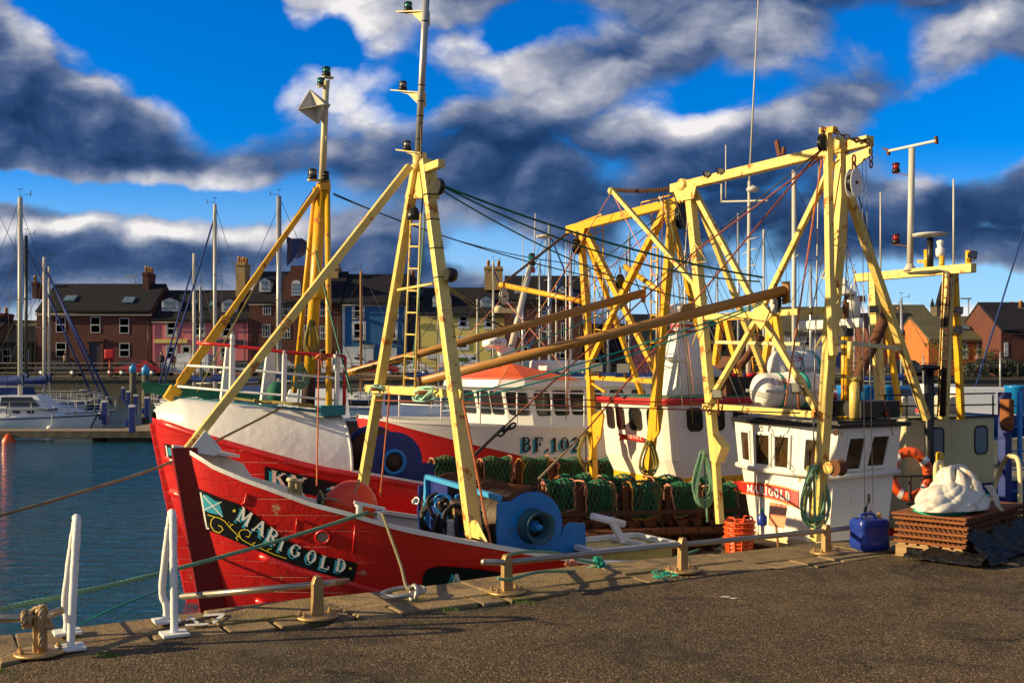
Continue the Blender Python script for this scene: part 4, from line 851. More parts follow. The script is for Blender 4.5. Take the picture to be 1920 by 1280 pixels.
yacht(822, 585, 78, 8.5, .1, 'white sailing boat with slim white mast in front of the yellow house', r=.07, hull='yacht_white', spread=(.45,))
yacht(925, 490, 80, 9, 0, 'sailing boat with a white mast in front of the big yellow chimney', r=.11, spread=(.6,), furl='canvas_blue')
yacht(1012, 490, 76, 9, .1, 'sailing boat with slim alloy mast left of the tallest central mast', r=.09, mast='alu', spread=(.4, .7))
yacht(1030, 418, 74, 10, .2, 'sailing boat with the tallest alloy mast in the centre of the marina', r=.14, mast='alu', spread=(.35, .65), furl='canvas_blue')
yacht(1070, 470, 72, 9, pi, 'sailing boat with alloy mast left of the yellow gantry', r=.13, mast='alu', spread=(.55,), furl='canvas_blue')
yacht(1043, 535, 84, 8, pi, 'small sailing boat between two alloy masts in the centre', r=.08, spread=(.5,))
yacht(1180, 438, 78, 10, 0, 'sailing boat with alloy mast inside the left yellow gantry', r=.12, mast='alu', spread=(.5,))
yacht(1174, 462, 88, 9, 0, 'slim masted sailing boat inside the left yellow gantry', r=.09, mast='alu', furl='canvas_blue')
yacht(1232, 410, 66, 9, .1, 'sailing boat with a mast beside the ladder of the left gantry', r=.11, mast='alu', spread=(.6,))
yacht(1317, 455, 74, 9, 0, 'sailing boat with a mast right of the white funnel', r=.09, mast='alu', spread=(.55,))
yacht(1489, 320, 62, 12, 0, 'sailing boat with the tall mast showing inside the pale gantry', r=.17, mast='mast_white', spread=(.22, .6))
yacht(1384, 400, 70, 9, 0, 'sailing boat with a thin mast left of the radio mast', r=.09, spread=(.5,), mast='alu')
yacht(1952, 300, 66, 9, pi, 'sailing boat with blue and white striped forestay at the right edge', r=.12, furl='canvas_blue')
yacht(1560, 480, 80, 9, 0, 'distant sailing boat behind the right leg of the pale gantry', r=.06, spread=(.5,))
for i_, (x_, y_, d_) in enumerate([(1140, 520, 70), (1285, 470, 64), (1345, 505, 82), (1432, 430, 70), (1520, 500, 58), (1602, 505, 90), (1690, 560, 66), (895, 560, 86), (980, 530, 70), (1105, 500, 90)]):
    yacht(x_, y_, d_, 7.5 + i_ % 3, (0, pi)[i_ % 2], ('white sailing boat with its mast ' + ['just right of the far yellow gantry leg', 'right of the near yellow gantry leg', 'left of the long aerial', 'right of the long aerial', 'between the tall white mast and the derrick post', 'behind the near leg of the pale gantry', 'right of the rusty exhaust pipe', 'left of the leaning white mast', 'right of the leaning white mast', 'left of the far yellow gantry leg'][i_]), r=.09, mast=('alu', 'mast_white')[i_ % 2], spread=(.5,), stripe=False, cover=('canvas_blue', 'cloth_tan')[i_ % 2])
# creel pile, bushes
mb = MB()
for i in range(70):
    a = R.uniform(0, 1); x = W(1835, 0, 88).x + a * 5.4; z = FZ + R.uniform(0, 1.25) * (1 - (2 * a - 1) ** 2 * .6); y = 90 + R.uniform(0, 2.5)
    l, h, dd_ = .35, .2, .25; c = Vector((x, y, z + .2))
    cr = [c + Vector((sx * l, sy * dd_, sz * h)) for sz in (-1, 1) for sx, sy in ((-1, -1), (1, -1), (1, 1), (-1, 1))]
    for e in ((0, 1), (1, 2), (2, 3), (3, 0), (4, 5), (5, 6), (6, 7), (7, 4), (0, 4), (1, 5), (2, 6), (3, 7), (0, 5), (1, 4)): mb.bar(cr[e[0]], cr[e[1]], .045)
    mb.ball(c, .2, 6, 4)
tag(mb.build('lobster_creels', 'creel'), 'heap of lobster creels piled in front of the orange brick house', 'creels', kind='stuff')
def bush(px, py, Y, w_, h_, label):
    b = W(px, py, Y); ro = thing('bush', b, label, 'bush'); m = MB(); m.tube([b - EZ * .3, b + EZ * h_ * .5], [.09, .04], 6)
    for k in range(5): a = k * 1.3; m.tube([b + EZ * h_ * .2, b + Vector((cos(a) * w_ * .35, sin(a) * w_ * .35, h_ * .75))], [.05, .02], 5)
    m.build('trunk', 'pile', ro); m = MB()
    cl = [(R.uniform(-.5, .5) * w_, R.uniform(-.35, .35) * w_, R.uniform(.15, 1) * h_) for _ in range(22)]
    for (x, y, z) in cl:
        for j in range(26):
            c = b + Vector((x, y, z)) + Vector((R.gauss(0, .16), R.gauss(0, .16), R.gauss(0, .15))) * h_ * .6; s_ = R.uniform(.05, .12)
            d1 = Vector((R.gauss(0, 1), R.gauss(0, 1), R.gauss(0, 1))).normalized() * s_; d2 = d1.orthogonal().normalized() * s_ * .6; m.add([c - d1, c + d2, c + d1, c - d2], [(0, 1, 2, 3)])
    m.build('crown', 'leaf', ro)
bush(1780, 690, 92.5, 3.6, 2.6, 'small green tree in front of the left end of the orange brick house'); bush(1860, 690, 93, 2.8, 1.7, 'low bush in front of the right half of the orange brick house')
# ================================================================== FISHING BOATS
class Hull:
    def __init__(h, vc, HB, s0, send, zs0, rake, Lb, q, zd=-.9, hbk=.72):
        h.vc, h.HB, h.s0, h.send, h.zs0, h.rake, h.Lb, h.q, h.zd, h.hbk = vc, HB, s0, send, zs0, rake, Lb, q, zd, hbk; h.tab = [(s0, zs0), (send, zs0)]
    def sst(h, z): return h.s0 + h.rake * max(0, h.zs0 - z)
    def hb(h, s, z):
        u = max(0, min(1, (s - h.sst(z)) / h.Lb)); t = max(0, min(1.1, (z - WATER) / (h.zs0 - WATER)))
        q = lerp(1.05, h.q, t); B = h.HB * lerp(h.hbk, 1.0, min(1, t * 1.9)); w_ = B * (1 - (1 - u) ** 2) ** q
        e = max(0, (s - h.send + 3) / 3); return w_ * (1 - .28 * e * e)
    def port(h, s, z): return h.vc - h.hb(s, z)
    def px(h, x, y, off=0, inset=0):
        v = h.vc
        for i in range(60):
            p = Qv(x, y, v); s, _, z = toF(p); v = lerp(v, h.port(s, z) + inset, .5)
        p = Qv(x, y, v - off); return p
    def sheer_from(h, pts, extra):
        t = []
        for x, y in pts: s, v, z = toF(h.px(x, y)); t.append((s, z))
        h.tab = sorted(t) + extra
    def zs(h, s): return itp(h.tab, s)
    def grid(h, z_of, side=-1, nz=9, ns=60, off=0, s_from=None, s_to=None, top=None, inset=0):
        rows = []
        for j in range(nz + 1):
            row = []
            for i in range(ns + 1):
                t = (i / ns) ** 1.35; a = h.s0 if s_from is None else s_from; b = h.send if s_to is None else s_to
                zt = None; s = lerp(a, b, t)
                z0, z1 = z_of(s); z = lerp(z0, z1, j / nz)
                if s_from is None: s = lerp(h.sst(z), b, t); z0, z1 = z_of(s); z = lerp(z0, z1, j / nz)
                w_ = max(0, h.hb(s, z) - inset) + off; row.append(F(s, h.vc + side * w_, z))
            rows.append(row)
        return rows
    def build(h, root, mat, deckmat='deck', cap='white_paint', capw=.13, caph=.045, inner='grey_white', low=None, cap_from=None, inner_to=None):
        m = MB()
        for sd_ in (-1, 1): m.grid(h.grid(lambda s: (WATER - .5, h.zs(s)), sd_, 14, 70))
        za, zb = WATER - .5, h.zs(h.send)
        m.add([F(h.send, h.vc - h.hb(h.send, z), z) for z in (za, -.6, zb)] + [F(h.send, h.vc + h.hb(h.send, z), z) for z in (zb, -.6, za)], [(0, 1, 2, 3, 4, 5)])
        m.build('hull', mat, root)
        m = MB()
        for sd_ in (-1, 1): m.grid(h.grid(lambda s: (h.zd - .15, h.zs(s) - .002), sd_, 6, 60, inset=.07)[::1])
        m.build('bulwark', inner, root)
        m = MB(); L, Rr = [], []
        for i in range(41): s = lerp(h.s0 + .15, h.send, i / 40); zz = h.zd + max(0, (h.zs(s) - h.zd - .7)) * .75; w_ = max(0, h.hb(s, h.zd + .1) - .05); L.append(F(s, h.vc - w_, zz)); Rr.append(F(s, h.vc + w_, zz))
        m.grid([L, Rr], False); m.build('deck', deckmat, root)
        m = MB(); a = cap_from if cap_from is not None else h.s0 + .02
        for sd_ in (-1, 1):
            rows = []
            for i in range(71):
                s = lerp(a, h.send, (i / 70) ** 1.3); z = h.zs(s); w_ = h.hb(s, z); o_, n_ = w_ + .025, max(0.0, w_ - capw)
                rows.append([F(s, h.vc + sd_ * o_, z), F(s, h.vc + sd_ * o_, z + caph), F(s, h.vc + sd_ * n_, z + caph), F(s, h.vc + sd_ * n_, z)])
            m.grid(rows, False, True)
        m.build('cap_rail', cap, root)
    def decal(h, corners, off):        # planar design (0..1, 0..1) -> photo quad -> hull surface
        (x0, y0), (x1, y1), (x2, y2), (x3, y3) = corners      # bottom left, bottom right, top right, top left
        def fn(x, y, o_):
            X = lerp(lerp(x0, x1, x), lerp(x3, x2, x), y); Y = lerp(lerp(y0, y1, x), lerp(y3, y2, x), y)
            p = h.px(X, Y); s, v, z = toF(p); return F(s, v - off - o_, z)
        return fn
def board(mb, h, top, bot, off, n=24, th=.012):
    def curve(pts, t):
        xs = [i / (len(pts) - 1) for i in range(len(pts))]; k = min(len(pts) - 2, int(t * (len(pts) - 1))); f = t * (len(pts) - 1) - k
        return (lerp(pts[k][0], pts[k + 1][0], f), lerp(pts[k][1], pts[k + 1][1], f))
    rows = []
    for i in range(n + 1):
        a, b = curve(top, i / n), curve(bot, i / n); r = []
        for j in range(7):
            x, y = lerp(a[0], b[0], j / 6), lerp(a[1], b[1], j / 6); s, v, z = toF(h.px(x, y)); r.append(F(s, v - off, z))
        rows.append(r)
    mb.grid(rows, True)
def navlight(root, p, r, lens, h=None, shade='black'):
    p = Vector(p); h = h or r * 2.4; m = MB(); m.lathe(p, EZ, [(0, r * 1.05), (h * .32, r * 1.1), (h * .34, r * .8)], 12); o = m.build('navigation_light', shade, root)
    m = MB(); m.lathe(p + EZ * h * .33, EZ, [(0, r * .9), (h * .45, r * .92)], 12); m.build('lens', lens, o)
    m = MB(); m.lathe(p + EZ * h * .78, EZ, [(0, r * .95), (h * .06, r * 1.08), (h * .16, r * .9), (h * .22, r * .3)], 12)
    for k in range(4): a = k * pi / 2 + .4; m.tube([p + Vector((cos(a) * r * .95, sin(a) * r * .95, h * .3)), p + Vector((cos(a) * r * .95, sin(a) * r * .95, h * .8))], r * .07, 4)
    m.build('cap', shade, o); return o
def floodlight(root, p, d, sz=.09, lens='lens_clear'):
    p = Vector(p); d = Vector(d).normalized(); sx = d.cross(EZ).normalized(); up = sx.cross(d); m = MB()
    m.add([p + sx * a * sz + up * b * sz * .75 + d * 0 for a, b in ((-1, -1), (1, -1), (1, 1), (-1, 1))] + [p + sx * a * sz * .55 + up * b * sz * .4 - d * sz * .9 for a, b in ((-1, -1), (1, -1), (1, 1), (-1, 1))], [(0, 1, 5, 4), (1, 2, 6, 5), (2, 3, 7, 6), (3, 0, 4, 7), (4, 5, 6, 7)])
    m.tube([p - d * sz * .5 - sx * sz * 1.05, p - d * sz * .5 - sx * sz * 1.05 - up * sz * 1.1, p - d * sz * .5 + sx * sz * 1.05 - up * sz * 1.1, p - d * sz * .5 + sx * sz * 1.05], sz * .1, 5)
    o = m.build('floodlight', 'black', root); m = MB(); m.add([p + sx * a * sz * .9 + up * b * sz * .65 - d * .008 for a, b in ((-1, -1), (1, -1), (1, 1), (-1, 1))], [(0, 1, 2, 3)]); m.build('lens', lens, o)
def ladder(mb, a0, a1, b0, b1, n, r=.014, rr_=None):
    mb.tube([a0, a1], r, 6); mb.tube([b0, b1], r, 6)
    for i in range(n): t = (i + .5) / n; mb.tube([Vector(a0).lerp(a1, t), Vector(b0).lerp(b1, t)], rr_ or r * .8, 5)
def bolts(mb, pts, r=.012):
    for p in pts: mb.lathe(p, EV * -1, [(0, r), (.01, r), (.012, r * .6)], 6)

# ---------------------------------------------------------------- Marigold
HM = Hull(2.15, 1.78, -2.16, 6.9, .97, .17, 4.6, .62, zd=-.75)
HM.sheer_from([(345, 846), (400, 880), (455, 903), (530, 930), (580, 949), (655, 968), (705, 983), (760, 997), (860, 1017), (947, 1032), (1035, 1047), (1120, 1060)], [(2.2, -.20), (4, -.24), (5.6, -.26), (6.9, -.40)])
mg = thing('fishing_boat', F(3, 2.15, WATER), 'nearest red fishing boat with pale yellow gantry and MARIGOLD board on the bow', 'fishing boat')
HM.build(mg, 'red_hull', inner='grey_white', capw=.11, caph=.04)
# stem post
m = MB(); rows = []
for i in range(15):
    z = lerp(.99, WATER - .4, i / 14); s = HM.sst(z); w_ = .05; rows.append([F(s - .12, HM.vc - .035, z), F(s + .08, HM.vc - .12, z), F(s + .08, HM.vc + .12, z), F(s - .12, HM.vc + .035, z)])
m.grid(rows, False, True); m.add(rows[0], [(0, 1, 2, 3)]); m.build('stem_post', 'red_stem_shade', mg)
m = MB()    # fore plate and white breast hook at the bow
zt = .985
m.prism([F(-2.27, 2.12, zt), F(-2.27, 2.18, zt), F(-1.75, 2.75, zt - .1), F(-1.5, 2.75, zt - .16), F(-1.75, 2.2, zt - .10)], (0, 0, .03)); m.build('bow_plate', 'white_paint', mg)
m = MB()    # raised white bulwark inside, starboard bow, with its steps
pl = []
for s_, dz in [(-2.15, .05), (-1.75, .20), (-1.45, .19), (-1.36, .10), (-1.05, .10), (-.75, .10), (-.68, .04), (.2, .03)]:
    pl.append((s_, dz))
top = [F(a, HM.vc + HM.hb(a, HM.zs(a)) - .05, HM.zs(a) + d) for a, d in pl]; bot = [F(a, HM.vc + HM.hb(a, HM.zs(a)) - .05, HM.zs(a) - .2) for a, d in pl]
m.grid([top, bot], False); m.grid([[p + EV * .05 for p in top], [p + EV * .05 for p in bot]], False); m.grid([top, [p + EV * .05 for p in top]], False); m.build('bow_bulwark', 'white_paint', mg)
# bulwark stays
m = MB()
for s_ in [x * .55 - 1.3 for x in range(16)]:
    for sd_ in (-1, 1):
        w_ = HM.hb(s_, HM.zs(s_)) - .08; z = HM.zs(s_) - .03; m.bar(F(s_, HM.vc + sd_ * w_, z), F(s_, HM.vc + sd_ * (w_ - .12), z - .55), .05, .05)
m.build('bulwark_stays', 'grey_white', mg)
# rubbing strakes
for dz, r_ in ((-.60, .035), (-1.02, .03)):
    m = MB(); m.tube([F(s_, HM.port(s_, HM.zs(s_) + dz) - .01, HM.zs(s_) + dz) for s_ in [lerp(-1.6, 6.8, (i / 50) ** 1.2) for i in range(51)]], r_, 8); m.build('rubbing_strake', 'red_hull', mg)
# name board
TOP = [(365, 913), (430, 938), (447, 945), (480, 985), (510, 1012), (560, 1036), (610, 1048), (670, 1055)]
BOT = [(381, 990), (420, 1003), (450, 1018), (480, 1033), (520, 1048), (560, 1062), (610, 1077), (662, 1090)]
TOP = [(366, 913), (408, 931), (447, 944), (486, 972), (525, 1006), (568, 1028), (618, 1044), (670, 1055)]
BOT = [(380, 990), (420, 1005), (455, 1020), (495, 1037), (538, 1053), (580, 1067), (620, 1079), (661, 1090)]
m = MB(); board(m, HM, TOP, BOT, .012); nb = m.build('name_board', 'black_board', mg)
def hull_px(h, off): 
    def g(x, y, o_=0): s, v, z = toF(h.px(x, y)); return F(s, v - off - o_, z)
    return g
lets = [('M', 441, 972, 463, 987, 29), ('A', 470, 991, 492, 1006, 28), ('R', 494, 1010, 514, 1022, 29), ('I', 518, 1028, 528, 1033, 27), ('G', 538, 1039, 560, 1046, 26), ('O', 569, 1050, 589, 1058, 27), ('L', 595, 1062, 615, 1068, 26), ('D', 624, 1068, 646, 1073, 26)]
for mat, dx, dy, off, nm_ in (('letter_blue', -4.5, 4, .016, 'letter_shadow'), ('letter_white', 0, 0, .021, 'lettering')):
    m = MB(); g = hull_px(HM, off)
    for k, (ch, x0, y0, x1, y1, H) in enumerate(lets):
        wd = GL[ch][0]; L = sqrt((x1 - x0) ** 2 + (y1 - y0) ** 2); ux, uy = (x1 - x0) / L, (y1 - y0) / L; nx, ny = uy * .8, -1.0; nn = sqrt(nx * nx + ny * ny); nx, ny = nx / nn, ny / nn
        strokes(m, GL[ch][1], lambda x, y, o_: g(x0 + ux * x / wd * L + nx * y * H * .92 + dx, y0 + uy * x / wd * L + ny * y * H * .92 + dy, o_), k % 2 * 12, .0003)
    m.build(nm_, mat, nb)
g = hull_px(HM, .017); m = MB(); m.grid([[g(lerp(378, 408, i / 6) + 1, lerp(926, 939, i / 6) - 2 * sin(i)) for i in range(7)], [g(lerp(379, 413, i / 6), lerp(938, 951, i / 6)) for i in range(7)], [g(lerp(382, 418, i / 6), lerp(955, 969, i / 6) + 1.5 * sin(i)) for i in range(7)]], False); m.build('flag', 'letter_blue', nb)
g = hull_px(HM, .020); m = MB()
def pxline(mb, g, pts, wd, closed=False):
    strokes(mb, [(wd, [(x, -y) for x, y in pts])], lambda x, y, o_: g(x, -y, o_))
pxline(m, g, [(375, 922), (386, 988)], 3.2); pxline(m, g, [(380, 928), (416, 968)], 1.8); pxline(m, g, [(382, 955), (414, 940)], 1.8); pxline(m, g, [(382, 988), (391, 990)], 3); m.build('flag_cross', 'letter_white', nb)
m = MB(); g = hull_px(HM, .019)
sc = lambda pts: pxline(m, g, [(p[0], p[1]) for p in pts], 1.5)
sc([(388, 964), (398, 967), (410, 970), (420, 976), (432, 990), (444, 1002), (455, 1012), (470, 1020), (490, 1028), (512, 1038), (536, 1046)])
sc([(402, 968), (395, 974), (394, 984), (400, 994), (410, 998), (417, 992), (414, 986), (408, 984)])
sc([(450, 1006), (446, 998), (452, 992), (463, 992), (469, 999), (465, 1006), (460, 1004)]); sc([(430, 988), (432, 983), (437, 982)]); sc([(446, 1004), (441, 1007), (445, 1012)]); sc([(474, 1021), (473, 1017), (478, 1016)]); sc([(500, 1032), (502, 1028), (508, 1028)])
for (x, y, r_) in [(438, 956.5, 3), (655.5, 1064.5, 2.4), (428, 978, .9), (431, 981, .9), (447, 998, .9), (449, 995, .9)]: m.add([g(x + r_ * cos(a * pi / 4), y + r_ * sin(a * pi / 4)) for a in range(8)], [tuple(range(8))])
m.build('scrollwork', 'letter_yellow', nb)
# registration board (mostly behind the quay edge)
m = MB(); board(m, HM, [(792, 1078), (800, 1066), (822, 1060), (870, 1063), (920, 1070), (1000, 1082)], [(790, 1130), (800, 1132), (822, 1134), (870, 1137), (920, 1140), (1000, 1150)], .012); rbd = m.build('registration_board', 'black_board', mg)
for mat, dx, dy, off, nm_ in (('letter_blue', -7, 1, .016, 'letter_shadow'), ('letter_white', 0, 0, .021, 'lettering')):
    m = MB(); g = hull_px(HM, off); strokes(m, GL['A'][1], lambda x, y, o_: g(838 + x * 34 + dx, 1108 - y * 36 + x * 4 + dy, o_)); m.build(nm_, mat, rbd)
# freeing port hole and patch plates on the hull
g = hull_px(HM, .012); m = MB(); m.add([g(604 + 12.5 * cos(a * pi / 8), 1006 + 11 * sin(a * pi / 8)) for a in range(16)], [tuple(range(16))]); m.build('mooring_port', 'deckwood', mg)
g2 = hull_px(HM, .015); m = MB(); m.tube([g2(604 + 13 * cos(a * pi / 10), 1006 + 11.5 * sin(a * pi / 10)) for a in range(20)], .012, 6, closed=True); m.build('port_ring', 'red_hull', mg)
m = MB(); m.add([g2(x, y) for x, y in ((557, 973), (585, 985), (583, 1000), (556, 1012))], [(0, 1, 2, 3)]); m.tube([g2(665, 985), g2(660, 1040)], .008, 5); m.tube([g2(556, 970), g2(553, 1008)], .007, 5); m.tube([g2(462, 925), g2(458, 942), g2(452, 945)], .01, 5); m.build('patch_plate', 'red_hull', mg)
m = MB()   # rope staghorn / bollards on the cap rail
for (xa, ya, xb, yb) in [(674, 962, 712, 975)]:
    a, b = HM.px(xa, 968, inset=.06), HM.px(xb, 982, inset=.06)
    for p in (a, b): m.lathe(p - EZ * .02, EZ, [(0, .035), (.10, .03), (.12, .045), (.14, .04)], 12)
    m.bar(a + EZ * .13 - ES * .05, b + EZ * .13 + ES * .05, .05, .025)
m.build('fairlead', 'white_paint', mg)
m = MB()
for x in (548, 563): 
    s_ = toF(Qv(x, 905, HM.vc + .9))[0]; p = F(s_, HM.vc + HM.hb(s_, .5) - .1, HM.zs(s_)); m.lathe(p, EZ, [(0, .04), (.16, .035), (.17, .055), (.20, .05)], 12)
m.build('bollard', 'cream', mg)
# ---- tripod mast
def Ps(x, y): return Qs(x, y, .2)
hd_ = Qs(788, 320, .25)
mt_ = MB(); b_port = Ps(890, 1010); bs = Ps(680, 912)
mt_.bar(Ps(797, 300), b_port, .085, .10, ES, .115); mt_.bar(Ps(781, 310), bs, .078, .09, ES, .095)
bf = Qv(352, 842, 2.15); mt_.bar(Qv(768, 312, 2.25), bf, .075, .08, EV)
mt_.hexa([Ps(758, 372), Ps(808, 372), Ps(808, 372) + ES * .1, Ps(758, 372) + ES * .1, Ps(776, 300), Ps(800, 300), Ps(800, 300) + ES * .1, Ps(776, 300) + ES * .1])
mt_.bar(Ps(796, 318), Ps(796, 318) + ES * -.0 + (Ps(828, 306) - Ps(796, 318)) * 1.0, .08, .08)
mt_.prism([Qs(868, 1002, .14), Qs(913, 1016, .14), Qs(893, 975, .14), Qs(884, 975, .14)], ES * .015); mt_.prism([Qs(845, 735, .2), Qs(860, 765, .2), Qs(864, 735, .2), Qs(848, 712, .2)], ES * .02)
mast = mt_.build('tripod_mast', 'pale_yellow', mg, bevel=.008)
m = MB(); a_ = (Qv(768, 312, 2.25) - bf).normalized(); m.prism([bf - a_ * .02 + EV * .0, bf + a_ * .22, bf + a_ * .20 + ES * .16 - EZ * .16, bf + ES * .22 - EZ * .06], EV * .06); m.prism([bf - a_ * .02 - EV * .09, bf + a_ * .22 - EV * .09, bf + a_ * .20 + ES * .16 - EZ * .16 - EV * .09, bf + ES * .22 - EZ * .06 - EV * .09], EV * .02); m.build('mast_foot', 'white_paint', mast)
m = MB(); m.bar(Ps(692, 728), Ps(852, 738), .10, .085); m.tube([Ps(683, 727), Ps(692, 728)], .012, 6); cb = m.build('mast_crossbar', 'pale_yellow', mast, bevel=.006)
for x, y in ((725, 729), (815, 735)): m = MB(); p = Ps(x, y); m.tube([p - ES * .18, p + ES * .2], .02, 8); m.build('belaying_pin', 'rust_bright', mast)
m = MB(); ladder(m, Ps(771, 400), Ps(757, 728), Ps(789, 400), Ps(778, 730), 8, .012); m.tube([Ps(737, 545), Ps(818, 531)], .016, 6); m.build('ladder', 'pale_yellow', mast)
m = MB(); q0, q1 = Ps(784, 292), Ps(802, -60); m.tube([q0 - EZ * .15, q0], .055, 12); m.build('mast_socket', 'pale_yellow', mast); m = MB(); m.tube([q0, q1], .035, 12); tp = m.build('topmast', 'galv', mast)
m = MB(); m.tube([Ps(795, 80), Ps(790, 130), Ps(789, 180), Ps(790, 300), Ps(797, 330), Ps(790, 400)], .008, 5)
for y in (40, 160, 190, 218, 262): m.lathe(q0.lerp(q1, (292 - y) / 352) , q1 - q0, [(0, .037), (.012, .037)], 12)
m.build('cable', 'black', tp)
for (lx, ly, jx, jy, lens) in [(762, 24, 796, 22, 'lens_green'), (752, 172, 789, 175, 'lens_clear'), (760, 284, 790, 288, 'lens_clear')]:
    m = MB(); a, b = Ps(lx, ly), Ps(jx, jy); m.prism([a - (b - a).normalized() * .05 + EZ * -.01, b, b - EZ * .14, a + (b - a) * .35 - EZ * .02], ES * .06); m.prism([a - (b - a) * .3 + ES * -.06, b + ES * -.02, b + ES * .06, a - (b - a) * .3 + ES * .08], EZ * .012); br = m.build('lamp_bracket', 'cream' if ly < 200 else 'pale_yellow', mast); navlight(mast, a + EZ * .015 + ES * .02, .042, lens)
m = MB()
for i in range(8): m.tube([Ps(800, 318 + i * 24) + Vector((0, 0, 0)), Ps(800, 319 + i * 24)], .01, 5) if 0 else None
for t in (.1, .17, .25, .33, .42, .52): 
    p = Ps(797, 300).lerp(b_port, t); m.bar(p - EZ * .006, p + EZ * .006, .10, .114, ES)
m.build('cable_tie', 'black', mast)
m = MB(); m.lathe(Ps(776, 412), EZ, [(0, .03), (0, .07), (.05, .07), (.12, .04), (.13, 0)], 12); m.tube([Ps(776, 400), Ps(778, 385)], .01, 5); m.build('deck_lamp', 'black', mast)
m = MB(); m.lathe(Ps(822, 350) - ES * .02, ES, [(0, .07), (.03, .085), (.06, .07)], 14); m.build('pulley', 'black', mast); m = MB(); m.lathe(Ps(836, 515), ES, [(0, .06), (.05, .075), (.1, .06)], 14); m.build('pulley', 'black', mast)
# ---- winch
def wq(x, y, s_=.55): return Qs(x, y, s_)
m = MB(); cw = F(.82, 1.02, .15); cw = Qv(998, 985, 1.02)
wn = None
prof = []
R1 = .335
pl = [cw + ES * (R1 * cos(radians(a)) * 1.0) + EZ * (R1 * .95 * sin(radians(a))) for a in range(-30, 140, 10)]
base_z = cw.z - .46
pl += [cw - ES * .30 + EZ * .24, cw - ES * .37 + EZ * .22, cw - ES * .38 - EZ * .05, cw - ES * .34 + EZ * (-.46), cw + ES * .62 + EZ * (-.46), cw + ES * .60 - EZ * .02, cw + ES * .44 + EZ * .0, cw + ES * .36 - EZ * .04]
m.prism(pl, EV * .03); wn = m.build('winch', 'blue_paint', mg, bevel=.006)
m = MB(); pl2 = [p + EV * 1.75 + (EZ * .0) for p in pl]; m.prism(pl2, EV * .03); m.build('end_plate', 'navy', wn, bevel=.006)
m = MB(); pl3 = [p + EV * .86 for p in pl]; m.prism([lerp(p, cw + EV * .86, .08) if 0 else p for p in pl3], EV * .03); m.build('centre_plate', 'blue_paint', wn)
m = MB()
for v0, v1 in ((.06, .80), (.95, 1.70)): 
    for vv in (v0, v1): m.lathe(cw + EV * vv, EV, [(0, .10), (0, .36), (.015, .36), (.015, .10)], 40)
m.build('drum_flange', 'rust', wn)
m = MB()
for v0, v1 in ((.08, .80), (.97, 1.70)):
    pf = []
    k = int((v1 - v0) / .016)
    for i in range(k): x = v0 + i * .016; rr_ = .26 + .018 * sin(i * .5) + R.uniform(-.003, .003); pf += [(x, rr_ - .004), (x + .008, rr_ + .004)]
    m.lathe(cw, EV, pf, 36)
m.build('wire_drum', 'wire', wn)
m = MB(); m.lathe(cw, EV * -1, [(-.02, .17), (.0, .17), (.03, .15), (.08, .125), (.12, .13), (.15, .155), (.165, .155), (.163, .140), (.13, .11), (.03, .10)], 36); mk('head_iron', (.02, .09, .12), .5, var=.4, bump=.003, rust=.45, rustcol=(.05, .035, .025), rscale=8); m.build('warping_head', 'head_iron', wn)
m = MB(); m.lathe(cw, EV * -1, [(.03, .116), (.032, .03)], 30); m.build('head_web', 'rust_dark', wn)
m = MB(); m.lathe(cw - EV * .03, EV * -1, [(0, .06), (.03, .055), (.04, .03), (.12, .03), (.12, 0)], 18); m.build('hub', 'blue_paint', wn)
m = MB(); m.bar(Qs(937, 933, .48), Qs(800, 893, .48), .055, .045); m.bar(Qs(801, 893, .48), Qs(797, 1005, .48), .05, .05); m.bar(Qs(936, 935, .48), Qs(938, 1030, .48), .03, .02)
m.build('top_bar', 'light_blue', wn)
m = MB(); m.prism([Qs(800, 897, .5), Qs(838, 903, .5), Qs(842, 1000, .5), Qs(798, 1004, .5)], ES * .02); m.build('side_frame', 'navy', wn)
# hydraulic valve chest with hoses
m = MB(); vc_ = Qs(842, 950, .35)
for i in range(7): m.fbox(.30 + .0 * i, .38, toF(vc_)[1] - .22 + i * .065, toF(vc_)[1] - .18 + i * .065, vc_.z - .05, vc_.z + .07 + .02 * (i % 2))
m.build('valve_chest', 'bronze', wn)
for mat, n_, z0 in (('rubber', 10, -.55), ('blue_paint', 5, -.3)):
    m = MB()
    for i in range(n_):
        a = vc_ + EV * R.uniform(-.25, .25) + ES * R.uniform(-.06, .06) + EZ * R.uniform(-.05, .08); b = a + EV * R.uniform(-.3, .35) + EZ * z0 * R.uniform(.6, 1.1); c = a.lerp(b, .5) + ES * R.uniform(-.2, -.03) + EV * R.uniform(-.15, .15) + EZ * R.uniform(0, .18)
        m.tube(smooth_path([a, a.lerp(c, .5) + EZ * .08, c, b], 7), .022 if mat == 'rubber' else .011, 8)
    m.build('hose', mat, wn)
m = MB(); p = Qs(845, 995, .30); m.fbox(.22, .30, toF(p)[1] - .1, toF(p)[1] + .02, p.z - .1, p.z + .12); m.build('control_box', 'grey_white', wn, bevel=.01)
